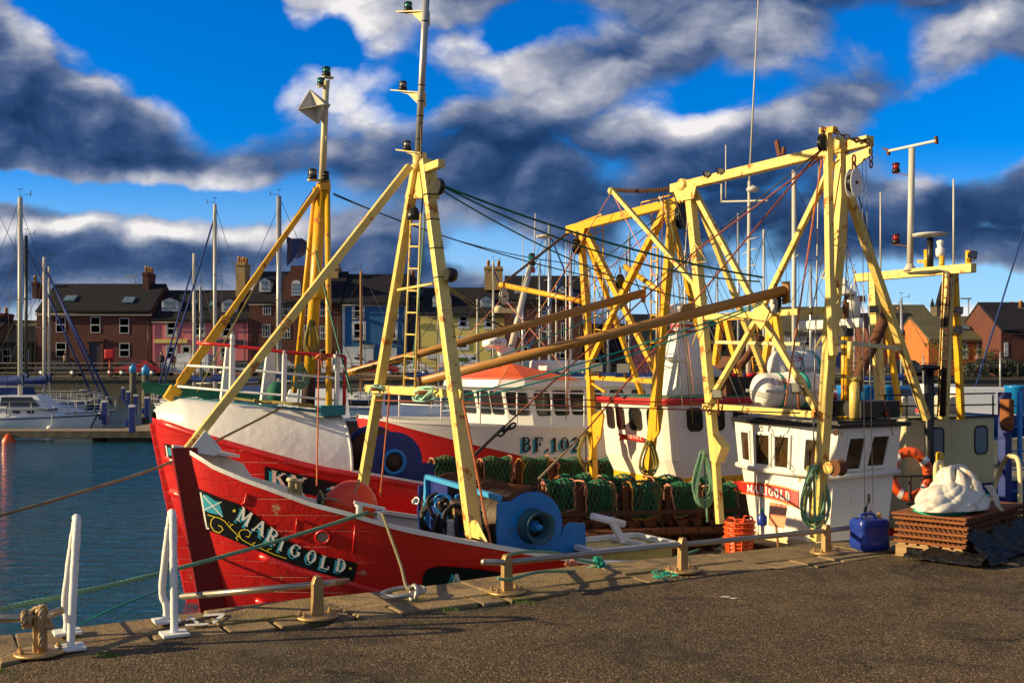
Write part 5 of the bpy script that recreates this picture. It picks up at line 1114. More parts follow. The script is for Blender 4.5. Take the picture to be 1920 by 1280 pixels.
# ---- gantry, plane s = 4.2
SG = 4.2
def Pg(x, y, d=0): return Qs(x, y, SG + d)
m = MB()
m.bar(Pg(1262, 354), Pg(1632, 264), .11, .115, ES)
gt = m.build('gantry', 'pale_yellow', mg, bevel=.008)
def gb(pts, w_, h_, d=0, mat='pale_yellow', nm_='gantry_bar', up=ES, bev=.006):
    m = MB()
    for a, b in zip(pts, pts[1:]):
        a, b = (Pg(*a, d) if len(a) == 2 else a), (Pg(*b, d) if len(b) == 2 else b); e = (b - a).normalized() * .01; m.bar(a - e, b + e, w_ * .82, h_ * .82, up)
    return m.build(nm_, mat, gt, bevel=bev)
gb([(1583, 290), (1556, 640)], .15, .15, .003, nm_='gantry_leg'); gb([(1556, 640), (1531, 1012)], .125, .14, .004, nm_='gantry_leg')
gb([(1552, 247), (1556, 520), (1562, 665)], .085, .09, -.22, nm_='derrick_post'); gb([(1293, 350), (1318, 600)], .13, .13, .003, nm_='gantry_leg'); gb([(1318, 600), (1336, 800), (1342, 862)], .12, .12, .005, nm_='gantry_leg'); gb([(1342, 862), (1350, 980)], .09, .1, .002, nm_='gantry_leg')
gb([(1304, 362), (1428, 592)], .08, .08, .03, nm_='brace'); gb([(1428, 592), (1532, 770)], .075, .08, .03, nm_='brace')
gb([(1562, 305), (1424, 590)], .075, .07, -.06, nm_='brace'); gb([(1424, 590), (1328, 757)], .07, .08, -.06, nm_='brace')
gb([(1318, 595), (1546, 582)], .085, .09, .015, nm_='crossbeam'); gb([(1325, 641), (1500, 645)], .05, .04, .1, nm_='crossbeam', mat='cream'); gb([(1322, 761), (1530, 777)], .09, .10, .02, nm_='crossbeam')
m = MB(); m.prism([Pg(1405, 592, -.12), Pg(1425, 563, -.12), Pg(1447, 590, -.12), Pg(1426, 618, -.12)], ES * .02); m.build('gusset', 'pale_yellow', gt)
# aft legs
t1, f1 = Pg(1302, 360), Qv(1572, 760, 1.9 + 1.05); m = MB(); m.bar(Pg(1303, 358, .04), F(5.5, 2.7, CH - (757 - HY) / FPX * 14), .065, .065, ES); m.build('aft_leg', 'pale_yellow', gt)
t2 = Pg(1592, 365, .05); f2 = Qv(1737, 785, .75); m = MB(); m.bar(t2, f2, .075, .075, EV); m.build('aft_leg', 'pale_yellow', gt)
m = MB(); m.bar(Pg(1566, 640, .02), t2.lerp(f2, .665), .05, .045, EZ); m.build('crossbeam', 'cream', gt)
# end plates, eyes
m = MB(); m.prism([Pg(1586, 292, -.075), Pg(1632, 275, -.075), Pg(1632, 290, -.075), Pg(1605, 312, -.075), Pg(1600, 345, -.075), Pg(1586, 345, -.075)], ES * .02); m.build('end_plate', 'pale_yellow', gt); m = MB(); m.prism([Pg(1262, 356, -.075), Pg(1305, 348, -.075), Pg(1300, 372, -.075), Pg(1270, 378, -.075)], ES * .02); m.build('end_plate', 'pale_yellow', gt)
m = MB(); m.lathe(Pg(1574, 270, -.02), ES, [(-.05, .02), (-.05, .075), (.08, .075), (.08, .02)], 16); m.lathe(Pg(1284, 347, -.02), ES, [(-.07, .02), (-.07, .075), (.09, .075), (.09, .02)], 16); m.build('sheave', 'pale_yellow', gt)
m = MB(); m.bar(Pg(1540, 246, -.22), Pg(1566, 243, -.22), .07, .06); m.build('post_cap', 'yellow', gt)
m = MB(); m.bar(Pg(1462, 292), Pg(1456, 264), .03, .05); m.bar(Pg(1468, 290), Pg(1470, 276), .03, .04); m.build('bracket', 'rust', gt)
for x, y in ((1325, 326), (1350, 320)): floodlight(gt, Pg(x, y, -.1), (-.5, -.9, -.6), .045)
m = MB()
for (x0, y0, x1, y1) in [(1288, 495, 1303, 456), (1303, 456, 1323, 486), (1288, 495, 1325, 490), (1297, 650, 1310, 612), (1547, 456, 1572, 432), (1547, 456, 1585, 460), (1562, 440, 1584, 460), (1540, 520, 1556, 488), (1540, 520, 1556, 524), (1530, 650, 1552, 610), (1560, 585, 1575, 560), (1575, 560, 1570, 540)]: m = MB(); m.tube([Pg(x0, y0, -.1), Pg(x1, y1, -.1)], .007, 5); m.build('step', 'pale_yellow', gt)
m = MB(); m.prism([Pg(1336, 815, -.07), Pg(1352, 838, -.07), Pg(1350, 845, -.07), Pg(1342, 868, -.07), Pg(1336, 868, -.07)], ES * .14); m.build('guide_plate', 'pale_yellow', gt); m = MB(); m.prism([Pg(1540, 868, -.07), Pg(1556, 880, -.07), Pg(1558, 884, -.07), Pg(1538, 884, -.07)], ES * .1); m.lathe(Pg(1552, 877, -.1), ES, [(0, .01), (0, .065), (.025, .065), (.025, .04), (.12, .04), (.12, .08), (.15, .08)], 16); m.build('roller_bracket', 'pale_yellow', gt)
m = MB(); m.lathe(Pg(1563, 877, -.08), ES, [(0, .09), (.06, .075), (.10, .09), (.11, .09)], 16); m.build('roller', 'rust', gt)
for (x, y) in ((1343, 738), (1493, 727)): floodlight(gt, Pg(x, y, -.12), (-.75, -.7, -.2), .07); m = MB(); m.tube([Pg(x + 3, y + 8, -.08), Pg(x + 5, y + 40, -.05)], .014, 6); m.build('lamp_stalk', 'rust_bright', gt)
m = MB()
for x, y in ((1330, 772), (1322, 765), (1533, 775)): m.tube([Pg(x + 3 * cos(a), y + 5 * sin(a), -.08) for a in [k * pi / 4 for k in range(8)]], .009, 5, closed=True)
m.tube([Pg(1567 + 4 * cos(a), 848 + 4.5 * sin(a) - 37, 0) for a in [k * pi / 5 for k in range(10)]], .009, 5, closed=True); m.build('shackle', 'rust', gt)
m = MB(); m.tube([Pg(1594, 640, -.12), Pg(1594, 672, -.12)], .03, 8); m.tube([Pg(1557, 640, -.15), Pg(1557, 675, -.15)], .028, 8); m.build('bottle_screw', 'pale_yellow', gt)
# hanging boom
ba, bb = Qv(785, 716, 2.2), Pg(1470, 545, -.25); m = MB(); m.tube([ba, ba.lerp(bb, .5), bb], [.045, .052, .058], 16); bo = m.build('boom', 'boom_brown', mg)
m = MB(); m.lathe(ba, (bb - ba), [(-.01, .0), (-.01, .048), (.02, .05)], 16); m.build('boom_end', 'rust', bo)
m = MB(); p = bb; m.prism([p + EZ * .1 - ES * .01 + EV * .02, p + EZ * .1 - EV * .06, p - EZ * .13 - EV * .07, p - EZ * .15 + EV * .03], ES * .03); m.build('boom_lug', 'boom_brown', bo)
m = MB(); m.prism([ba.lerp(bb, .72) + EZ * .12 + (bb - ba) * (k) for k in (-.012, .012)] + [ba.lerp(bb, .72) + EZ * .02 + (bb - ba) * k for k in (.022, -.022)], ES * .02); m.build('boom_lug', 'boom_brown', bo)
# ---- wheelhouse
FN_t, FN_b, FN_k = Qv(1573, 803, 1.0), Qv(1562, 893, 1.06), Qv(1553, 990, 1.12)
sft, sfb, sfk = toF(FN_t)[0], toF(FN_b)[0], toF(FN_k)[0]
FF_t, FF_b, FF_k = Qs(1366, 787, sft), Qs(1374, 868, sfb), Qs(1398, 965, sfk)
zt = FN_t.z; zb = FN_b.z; zk = -.95
def wh(v0, v1, s_, z): return F(s_, v0, z)
vt, vb, vk = toF(FF_t)[1], toF(FF_b)[1], toF(FF_k)[1]
bkt, bkb, bkk = toF(Qv(1690, 798, 1.0))[0], toF(Qv(1681, 884, 1.06))[0], toF(Qv(1662, 970, 1.12))[0]
def ring(sf_, sb_, vn, vf, z, bow_=.10): return [F(sf_, vn, z), F(sf_ - bow_, lerp(vn, vf, .35), z), F(sf_ - bow_, lerp(vn, vf, .7), z), F(sf_ + .10, vf, z), F(sb_, vf + .05, z), F(sb_, vn, z)]
rt, rb2, rk, r0 = ring(sft, bkt, 1.0, vt, zt), ring(sfb, bkb, 1.06, vb, zb), ring(sfb + .05, bkb, 1.10, vb, zb - .03), ring(sfk, bkk, 1.12, vk, -.32)
m = MB(); m.grid([rt, rb2], False, True); hw_ = m.build('wheelhouse', 'house_white', mg)
m = MB(); m.grid([rk, r0, ring(sfk + .03, bkk, 1.13, vk, -.95)], False, True); m.build('lower_casing', 'house_white', hw_)
m = MB(); m.tube([p + (p - F(sfb + .5, 1.8, zb)).normalized() * .02 for p in rb2], .035, 8, closed=True); m.build('belt_moulding', 'house_white', hw_)
ctr = F((sft + bkt) / 2, (1 + vt) / 2, zt); m = MB(); e1_ = [ctr + (p - ctr) * 1.05 for p in rt]; e1_[4] += ES * .1; e1_[5] += ES * .1
m.prism([Vector((p.x, p.y, zt)) for p in e1_], EZ * .05); m.build('roof', 'black', hw_, bevel=.01)
m = MB(); e2_ = [ctr + (p - ctr) * .95 for p in rt]; m.prism([Vector((p.x, p.y, zt + .05)) for p in e2_], EZ * .03); m.build('roof_deck', 'plastic_black', hw_)
m = MB(); zc = -.30; m.prism([Vector((p.x, p.y, zc)) + (p - ctr) * .0 for p in r0], -EZ * .6); m.build('casing_base', 'cream', hw_)
# windows: openings framed on the faces (bilinear on each face)
def facept(a, b, c, d, u_, v_, off): # a,b top corners; d,c bottom corners
    t_ = a.lerp(b, u_); q_ = d.lerp(c, u_); n = (b - a).cross(d - a).normalized(); p = t_.lerp(q_, v_); return p + n * off
def window(root, fc, u0, u1, v0, v1, frame='white_paint', fr=.035, sgn=1, pane='glass', skew=0):
    a, b, c, d = fc; P_ = lambda x, y, o: facept(a, b, c, d, x + skew * (y - .5), y, o * sgn)
    lx = (b - a).length; ly = (d - a).length; fx, fy = fr / lx, fr / ly; m = MB()
    for (x0, x1, y0, y1) in ((u0 - fx, u1 + fx, v0 - fy, v0), (u0 - fx, u1 + fx, v1, v1 + fy), (u0 - fx, u0, v0, v1), (u1, u1 + fx, v0, v1)):
        m.hexa([P_(x0, y0, -.01), P_(x1, y0, -.01), P_(x1, y1, -.01), P_(x0, y1, -.01), P_(x0, y0, .022), P_(x1, y0, .022), P_(x1, y1, .022), P_(x0, y1, .022)])
    o = m.build('window', frame, root, bevel=.004); m = MB(); m.add([P_(u0, v0, .004), P_(u1, v0, .004), P_(u1, v1, .004), P_(u0, v1, .004)], [(0, 1, 2, 3)]); m.build('pane', pane, o); return P_
f1_ = (rt[1], rt[0], rb2[0], rb2[1]); f2_ = (rt[2], rt[1], rb2[1], rb2[2]); f3_ = (rt[3], rt[2], rb2[2], rb2[3])
mk('glass_warm', (.05, .028, .012), .08, var=.6, vscale=5, spec=.8)
# orient: outward normal for these faces
def wn_(fc, *a, **k):
    n = (fc[1] - fc[0]).cross(fc[3] - fc[0]).normalized(); c0 = (fc[0] + fc[2]) / 2 - ctr; return window(hw_, fc, *a, sgn=(1 if n.dot(c0) > 0 else -1), **k)
wn_(f3_, .38, .80, .22, .84, pane='glass_warm'); wn_(f2_, .08, .46, .24, .88, pane='glass_warm'); wn_(f2_, .62, .98, .25, .9, pane='glass_warm'); wn_(f1_, .36, .74, .27, .9, pane='glass_warm')
sidef = (rt[0], rt[5], rb2[5], rb2[0]); wn_(sidef, .16, .40, .22, .86, pane='glass_warm', skew=-.06); wn_(sidef, .52, .78, .20, .82, pane='glass_warm', skew=-.08)
for fc, u_ in ((f2_, .27), (f2_, .8), (f1_, .55)):
    n = (fc[1] - fc[0]).cross(fc[3] - fc[0]).normalized(); n = n if n.dot((fc[0] + fc[2]) / 2 - ctr) > 0 else -n; a = facept(*fc, u_, .20, 0) + n * .035; b = facept(*fc, u_ - .12, .62, 0) + n * .03; m = MB(); m.tube([a, b], .006, 5); m.bar(b - EZ * .10, b + EZ * .08, .012, .012); m.build('wiper', 'black', hw_)
# name banner on the front of the casing
def csn(fa, fb_):
    def fn(x, y, o_):   # x 0..1 along px, y 0..1 up ; bulging banner
        X = lerp(1374, 1497, x); Yy = lerp(901, 918, x) + 6 * (x - .5) ** 2 * 4 * .9 - 4; Yy = lerp(Yy + 34 * lerp(.62, 1, x), Yy, y)
        # intersect the two front facets of the lower casing
        best = None
        for (pa, pb, pc) in ((rk[1], rk[0], r0[1]), (rk[2], rk[1], r0[2]), (rk[3], rk[2], r0[3])):
            n = (pb - pa).cross(pc - pa).normalized(); dr = Vector(((X - 960) / FPX, 1, -(Yy - HY) / FPX)); oo = Vector((0, 0, CH)); t_ = (pa - oo).dot(n) / dr.dot(n); p = oo + dr * t_
            lat = (p - pa).dot((pb - pa).normalized()) / (pb - pa).length
            if best is None or t_ > 0 and abs(lat - .5) < best[0]: best = (abs(lat - .5), p - dr.normalized() * (fa + o_))
        return best[1]
    return fn
m = MB(); fn = csn(.012, 0); m.grid([[fn(lerp(.13, 1.0, i / 20), y, 0) for i in range(21)] for y in (0, .5, 1)], True)
m.add([fn(0, 1.0, 0), fn(.17, 1.05, 0), fn(.15, .35, -.003), fn(.02, .25, 0), fn(.07, .65, 0)], [(0, 1, 2, 3, 4)]); bn = m.build('name_banner', 'banner_red', hw_)
m = MB(); fn = csn(.017, 0)
for y in (.06, .95): m.grid([[fn(lerp(.13, 1.0, i / 20), y + e, 0) for i in range(21)] for e in (-.025, .025)], False)
m.build('banner_edge', 'gold', bn)
for mat, off, dx, dy in (('letter_sky', .019, .008, -.05), ('letter_white', .026, 0, 0)):
    m = MB(); fn = csn(off, 0); tw = textw('MARIGOLD'); text(m, 'MARIGOLD', lambda x, y, o_: fn(.21 + .66 * x / tw + dx, .24 + .54 * y + dy, o_)); m.build('lettering' if dx == 0 else 'letter_shadow', mat, bn)
# roof gear
zr = zt + .09
def roofp(x, y, v_): p = Qv(x, y, v_); return p
p = roofp(1586, 790, 1.5); p.z = zr; tpz = Qv(1586, 610, 1.5)
rp = F(toF(p)[0], 1.5, zr); rtop = Vector((rp.x, rp.y, tpz.z)); m = MB(); m.tube([rp, rtop], .055, 14); m.lathe(rp, EZ, [(0, .11), (.02, .11)], 8); rpm = m.build('radar_post', 'yellow', mg)
m = MB(); m.tube([rtop, rtop + EZ * .28], .04, 12); m.lathe(rtop + EZ * .28, EZ, [(0, .02), (.26, .022)], 8); m.build('post_extension', 'rust', rpm)
m = MB(); c = rtop + EZ * .42; m.lathe(Qv(1583, 553, 1.5), EZ, [(0, .02), (0, .145), (.03, .145), (.07, .06), (.15, .035), (.2, .02), (.21, 0)], 18); m.build('gps_dome', 'white_paint', rpm)
m = MB(); c = Qv(1597, 598, 1.5); m.lathe(c, EZ, [(0, .03), (.01, .10), (.22, .105), (.27, .08), (.29, .03)], 16); m.tube([c + EZ * .27, c + EZ * .42], .012, 6); m.build('satellite_unit', 'white_paint', rpm)
m = MB(); a, b = Qs(1470, 622, toF(rp)[0]), Qs(1613, 618, toF(rp)[0]); m.bar(rtop + EV * .75 + EZ * .02, rtop - EV * .25 + EZ * .02, .11, .12); m.build('radar_scanner', 'white_paint', rpm, bevel=.03)
m = MB(); m.bar(rtop - EZ * .13, rtop + EZ * .0, .13, .13); m.build('radar_turntable', 'black', rpm)
floodlight(rpm, rtop + ES * .15 - EV * .1 + EZ * .32, (-.5, -.8, -.3), .05); floodlight(rpm, rtop + ES * .35 - EV * .1 + EZ * .2, (-.5, -.8, -.3), .06)
m = MB(); p = Qv(1608, 792, 1.25); p = F(toF(p)[0], 1.3, zr); m.tube([p, p + EZ * .45], .06, 12); m.lathe(p + EZ * .45, EZ, [(0, .085), (.05, .085)], 12); m.build('vent_post', 'pale_yellow', mg)
m = MB(); s_ = toF(Qv(1615, 790, 1.2))[0]; s2 = toF(Qv(1688, 785, 1.2))[0]; m.fbox(s_, s2, 1.2, 1.75, zr, zr + .20); m.build('battery_box', 'black', mg, bevel=.01)
m = MB(); p = F((s_ + s2) / 2, 1.7, zr + .18); m.ball(p, .12, 14, 8, .9); m.build('dome', 'cream', mg)
m = MB(); p = Qv(1661, 775, 1.19); m.lathe(p, EV * -1, [(0, .03), (.02, .03)], 10); m.build('reflector', 'lens_red', mg)
m = MB(); m.tube(smooth_path([Qv(1600, 760, 2.5), Qv(1612, 700, 2.5), Qv(1640, 640, 2.5), Qv(1662, 588, 2.5)], 5), .075, 14); m.build('exhaust_pipe', 'rust', mg)
m = MB(); m.tube([Qv(1385, 690, 3.2), Qv(1428, 632, 3.2)], .05, 12); m.build('exhaust_pipe', 'rust', mg)
# lowered deck gear: hatch frame near the quay
m = MB(); ha, hb_, hc, hd2 = Qv(1110, 1010, .75), Qv(1310, 1040, .75), Qv(1260, 1010, 1.5), Qv(1140, 1003, 1.5)
hx0 = toF(ha)[0]; hx1 = hx0 + .95; zz = -.03
for (a, b) in (((hx0, .70), (hx1, .70)), ((hx1, .70), (hx1, 1.35)), ((hx1, 1.35), (hx0, 1.35)), ((hx0, 1.35), (hx0, .70)), ((lerp(hx0, hx1, .66), .70), (lerp(hx0, hx1, .66), 1.35))): m.bar(F(a[0], a[1], zz), F(b[0], b[1], zz), .06, .05)
m.build('hatch_frame', 'white_paint', mg, bevel=.005); m = MB(); m.fbox(hx0 + .02, hx1 - .02, .72, 1.33, zz - .5, zz - .03); m.build('hatch_box', 'pale_yellow', mg)
m = MB(); p0_, p1_ = Qv(1168, 1015, .8), Qv(1145, 972, .8); m.bar(p0_, p1_, .06, .05, EV); a, b = Qv(1110, 967, .8), Qv(1170, 982, .8); m.tube([a, b], .035, 12); m.build('tee_handle', 'white_paint', mg)
m = MB(); m.tube([Qv(1060, 1000, 3.3), Qv(1420, 992, 3.3)], .055, 12); m.build('deck_pipe', 'rust', mg)
m = MB(); m.lathe(Qs(778, 940, .3), EV, [(0, .0), (0, .03), (.02, .03)], 8)
for k in range(1): m.tube([Qs(781 + 5 * cos(a), 938 + 6 * sin(a), .3) for a in [k2 * pi / 6 for k2 in range(12)]], .009, 6, closed=True)
m.build('ring_bolt', 'white_paint', mg)
m = MB(); m.fbox(1.9, 6.6, 3.52, 3.60, -.75, -.02); m.build('dark_board', 'rust_dark', mg); m = MB(); m.fbox(4.3, 4.62, 1.2, 2.4, -.95, -.35); m.build('deck_box', 'rust_dark', mg, bevel=.01)  # dark board added below the near dredges, in front of the pale bulwark

# ---------------------------------------------------------------- Ubique
HU = Hull(6.35, 2.3, -1.62, 8.9, .98, .20, 4.2, .58, zd=-.55)
HU.sheer_from([(277, 779), (330, 797), (360, 807), (460, 837), (560, 865), (610, 877), (692, 890), (745, 899), (795, 908)], [(2.2, .16), (3.0, -.05), (6, -.15), (8.9, .10)])
ub = thing('fishing_boat', F(3, 6.35, WATER), 'second red fishing boat with white rounded foredeck and bright yellow gantry', 'fishing boat')
HU.build(ub, 'red_hull', deckmat='deck', cap='white_paint', capw=.09, caph=.03, inner='dark_red', cap_from=.36)
m = MB(); rows = []
for sd_ in (-1, 1): m.grid(HU.grid(lambda s: (WATER + .05, WATER + .42), sd_, 3, 50, off=.008))
m.build('boot_stripe', 'white_paint', ub)
m = MB(); 
for sd_ in (-1, 1): m.grid(HU.grid(lambda s: (WATER - .4, WATER + .06), sd_, 3, 50, off=.011))
m.build('antifouling', 'dark_red', ub)
m = MB(); rows = []
for i in range(15):
    z = lerp(1.0, WATER - .4, i / 14); s = HU.sst(z); rows.append([F(s - .035, HU.vc - .03, z), F(s + .10, HU.vc - .14, z), F(s + .10, HU.vc + .14, z), F(s - .035, HU.vc + .03, z)])
m.grid(rows, False, True); m.build('stem_post', 'red_hull', ub)
for dz in (-.03, -.45, -.85):
    m = MB(); m.tube([F(s_, HU.port(s_, HU.zs(s_) + dz) - .005, HU.zs(s_) + dz) for s_ in [lerp(HU.sst(.9 + dz) + .02, 8.8, (i / 60) ** 1.2) for i in range(61)]], .045, 8); m.build('rubbing_strake', 'red_hull', ub)
# whaleback
SE = .36; ztw = lambda s: lerp(1.36, 1.14, max(0, min(1, (s + 1.7) / 2.1)))
m = MB(); rows = []
for i in range(50):
    s = lerp(-1.60, SE, (i / 49) ** 1.1); zs_ = HU.zs(s); hbs = max(.02, HU.hb(s, min(zs_, .97))); zt_ = lerp(zs_ + .02, ztw(s), min(1, ((s + 1.62) / .30)) ** .5); cvr = min(.60, hbs * .8); row = []
    for sd_ in (-1, 1):
        seg = []
        for j in range(13):
            a = radians(90 * j / 12); seg.append((hbs - cvr * (1 - cos(a)) ** 1.0, zs_ + (zt_ - zs_) * sin(a) ** .95))
        seg = [F(s + .12 * (zt_ - q_[1]) * 0, HU.vc + sd_ * q_[0], q_[1]) for q_ in seg]; row += seg if sd_ == -1 else seg[::-1]
    rows.append(row)
m.grid(rows); wb = m.build('whaleback', 'white_hull', ub)
m = MB()    # teal deck on top
a_, b__ = [], []
for i in range(30): s = lerp(-1.38, SE, i / 29); hbs = HU.hb(s, .95); w_ = max(.05, hbs - min(.60, hbs * .8) - .0); a_.append(F(s, HU.vc - w_, ztw(s) + .012)); b__.append(F(s, HU.vc + w_, ztw(s) + .012))
m.grid([a_, b__], False); m.grid([a_, [p - EZ * .03 for p in a_]], False); m.build('foredeck', 'teal', ub)
m = MB(); m.add(rows[-1], [tuple(range(len(rows[-1])))]); oo = m.build('whaleback_opening_shade', 'black', ub)  # black sheet across the aft opening, painted for the shade inside
m = MB(); m.tube([p + ES * .01 for p in rows[-1][:14]], .018, 6); m.build('whaleback_edge', 'white_paint', ub)
# KY registration board
m = MB(); board(m, HU, [(494, 873), (560, 889), (640, 907), (700, 918)], [(494, 905), (560, 922), (640, 940), (700, 951)], .05, 16); kb = m.build('registration_board', 'black_board', ub)
for mat, dx, dy, off, nm_ in (('letter_blue', -6, 2, .054, 'letter_shadow'), ('letter_pink', 0, 0, .060, 'lettering')):
    m = MB(); g = hull_px(HU, off); strokes(m, GL['K'][1], lambda x, y, o_: g(503 + x * 35 + dx, 905 + x * 9 - y * 26 + dy, o_)); strokes(m, GL['Y'][1], lambda x, y, o_: g(542 + x * 35 + dx, 914 + x * 8 - y * 26 + dy, o_)); strokes(m, GL['2'][1], lambda x, y, o_: g(612 + x * 34 + dx, 934 + x * 7 - y * 26 + dy, o_)); m.build(nm_, mat, kb)
m = MB(); board(m, HU, [(306, 830), (335, 838)], [(310, 868), (338, 875)], .05, 6); nb2 = m.build('name_board', 'black_board', ub)
m = MB(); g = hull_px(HU, .056); pxline(m, g, [(309, 834), (314, 866)], 2.5); m.build('lettering', 'letter_white', nb2); m = MB(); g = hull_px(HU, .058); m.add([g(x, y) for x, y in ((312, 838), (332, 841), (333, 852), (315, 853))], [(0, 1, 2, 3)]); m.build('flag', 'letter_blue', nb2)
# rails
ED = lambda x, y: HU.px(x, y, inset=.50) if x < 690 else Qv(x, y, 4.6)
m = MB(); RL = [(370, 643), (400, 645), (435, 648), (480, 653), (535, 660), (590, 664), (647, 668)]
pts = [ED(*p) for p in RL]; m.tube(pts, .022, 10); m.tube([pts[-1], ED(645, 775)], .022, 8); m.build('top_rail', 'red_paint', ub)
m = MB(); m.tube([ED(*p) for p in [(352, 685), (435, 690), (535, 700), (640, 710)]], .014, 8); m.tube([ED(*p) for p in [(333, 724), (435, 733), (535, 741), (635, 751)]], .014, 8)
fa = [ED(*p) + EV * w_ for p, w_ in zip(RL[1:], (2.0, 2.3, 2.7, 2.9, 3.0, 3.0))]
m.build('rail', 'rail_white', ub)
for (x0, y0, x1, y1, w_) in [(436, 640, 433, 756, .06), (534, 657, 532, 756, .045), (633, 667, 630, 777, .05)]:
    m = MB(); m.bar(ED(x0, y0), ED(x1, y1), w_, .05, ES); m.build('stanchion', 'rail_white', ub)
for (x0, y0, x1, y1) in [(432, 650, 425, 752), (508, 658, 500, 745)]:
    m = MB(); a, b = Qv(x0, y0, 6.9), Qv(x1, y1, 6.9); b.z = 1.15; m.bar(a, b, .12, .06, EV, w2=.2); m.build('bollard_post', 'rail_white', ub)
m = MB(); p = ED(436, 640); m.tube([p, p + EZ * .09], .03, 8); m.build('post_cap', 'white_paint', ub)
# mast and struts
mb_, mm_, mtp = Qv(577, 762, 6.35), Qv(580, 708, 6.35), Qv(604, 345, 6.35); m = MB(); m.tube([mm_, mtp], .08, 18); um = m.build('mast', 'yellow', ub); m = MB(); m.tube([mb_, mm_], .092, 18); m.build('mast_foot', 'rust_dark', um)
m = MB(); p = Qv(597, 548, 6.3); m.lathe(p - (mtp - mm_).normalized() * .09, mtp - mm_, [(0, .10), (.01, .12), (.10, .12), (.18, .10)], 18); m.build('mast_collar', 'yellow', um)
up_ = Qv(612, 152, 6.35); m = MB(); m.tube([mtp - EZ * .05, Qv(608, 250, 6.35), up_], [.05, .045, .04], 12); m.build('topmast', 'cream', um)
m = MB(); a, b = Qv(598, 352, 6.3), Qv(316, 748, 6.3); m.bar(a, b, .07, .07, EV); m.bar(b + (a - b) * .05, b - EZ * .02, .16, .12, EV); m.bar(a.lerp(b, .63), a.lerp(b, .93), .11, .06, EV); m.build('forestrut', 'yellow', um, bevel=.01)
for (x0, y0, x1, y1, v_) in [(592, 352, 552, 735, 7.6), (614, 352, 617, 762, 4.9)]:
    m = MB(); a = mtp; b = Qv(x1, y1, v_); m.tube([Qv(x0, y0, 6.3 if v_ > 6 else 6.3), b], .038, 10); m.build('mast_leg', 'yellow', um)
m = MB(); p = Qv(617, 775, 4.9); s_, v_, z_ = toF(p); m.fbox(s_ - .13, s_ + .18, v_ - .08, v_ + .12, 1.12, 1.24); m.build('leg_block', 'teal', ub)
m = MB(); m.bar(Qv(597, 350, 6.3), Qv(617, 350, 6.3), .13, .1); m.build('mast_head', 'yellow', um)
navlight(um, Qv(586, 336, 6.3), .06, 'lens_clear'); navlight(um, Qv(610, 337, 6.2), .05, 'black'); navlight(um, Qv(602, 162, 6.4), .05, 'lens_green'); navlight(um, Qv(612, 143, 6.35), .055, 'lens_green')
m = MB(); m.bar(Qv(578, 337, 6.3), Qv(618, 340, 6.3), .1, .02); m.bar(Qv(596, 162, 6.35), Qv(614, 162, 6.35), .09, .015); m.bar(Qv(606, 144, 6.35), Qv(624, 147, 6.35), .09, .02); m.tube([Qv(610, 230, 6.35), Qv(617, 150, 6.35)], .012, 5); m.tube([Qv(606, 320, 6.35), Qv(612, 255, 6.3)], .012, 5); m.build('lamp_bracket', 'cream', um)
c = Qv(589, 201, 6.3); m = MB(); r_ = .24   # radar reflector: crossed plates making an octahedron
ax = [(ES + EZ * .25).normalized(), (EV - ES * .3).normalized(), (EZ - ES * .25).normalized()]
for i in range(3):
    a, b = ax[i] * r_, ax[(i + 1) % 3] * r_; n = ax[(i + 2) % 3] * .006; m.prism([c + a - n, c + b - n, c - a - n, c - b - n], n * 2)
m.build('radar_reflector', 'mast_white', um)
m = MB(); a = mtp + EZ * .0
fl = [Qv(540, 438, 6.9), Qv(588, 462, 6.9), Qv(585, 470, 6.9), Qv(560, 482, 6.9), Qv(541, 498, 6.9)]
rows = []
for i in range(9):
    t = i / 8; top_ = Qv(lerp(538, 588, t), lerp(437, 464, t) + 3 * sin(t * 9), 6.9) + EV * .07 * sin(t * 8); bt = Qv(lerp(540, 588, t), lerp(499, 468, t ** .8), 6.9) + EV * .07 * sin(t * 8 + 1); rows.append([top_.lerp(bt, j / 5) + EV * .02 * sin(j * 2 + i) for j in range(6)])
m.grid(rows); one('flag', m, 'stripe_blue', 'dark blue flag drooping from the stay in front of the yellow mast', 'flag')
# derrick boom
ba2, bb2 = Qv(652, 699, 6.3), Qs(1205, 550, 5.0); m = MB(); m.tube([ba2, bb2], [.05, .062], 16); bo2 = m.build('boom', 'boom_brown', ub)
m = MB(); d_ = (bb2 - ba2).normalized(); upv = (EZ - d_ * d_.z).normalized(); sc_ = ba2.lerp(bb2, .075); nrm = d_.cross(upv).normalized(); nrm = nrm if nrm.y < 0 else -nrm
def bfn(x, y, o_):
    a = (y - .5) * .95; return sc_ + d_ * (x * .09) + (upv * sin(a) + nrm * cos(a)) * (.0565 + o_)
text(m, '200', bfn); x_ = textw('200') + .1; strokes(m, [(a, [(q_[0] + x_, q_[1]) for q_ in b]) for a, b in GL['K'][1][:3]], bfn); x_ += .95; strokes(m, [(a, [(q_[0] + x_, q_[1]) for q_ in b]) for a, b in GL['G'][1][:3]], bfn); m.build('lettering', 'letter_black', bo2)
m = MB(); m.prism([bb2 + EZ * .12, bb2 - EV * .05 + EZ * .1, bb2 - EZ * .14 - EV * .03, bb2 - EZ * .12 + EV * .05], ES * .03); m.build('boom_lug', 'boom_brown', bo2)
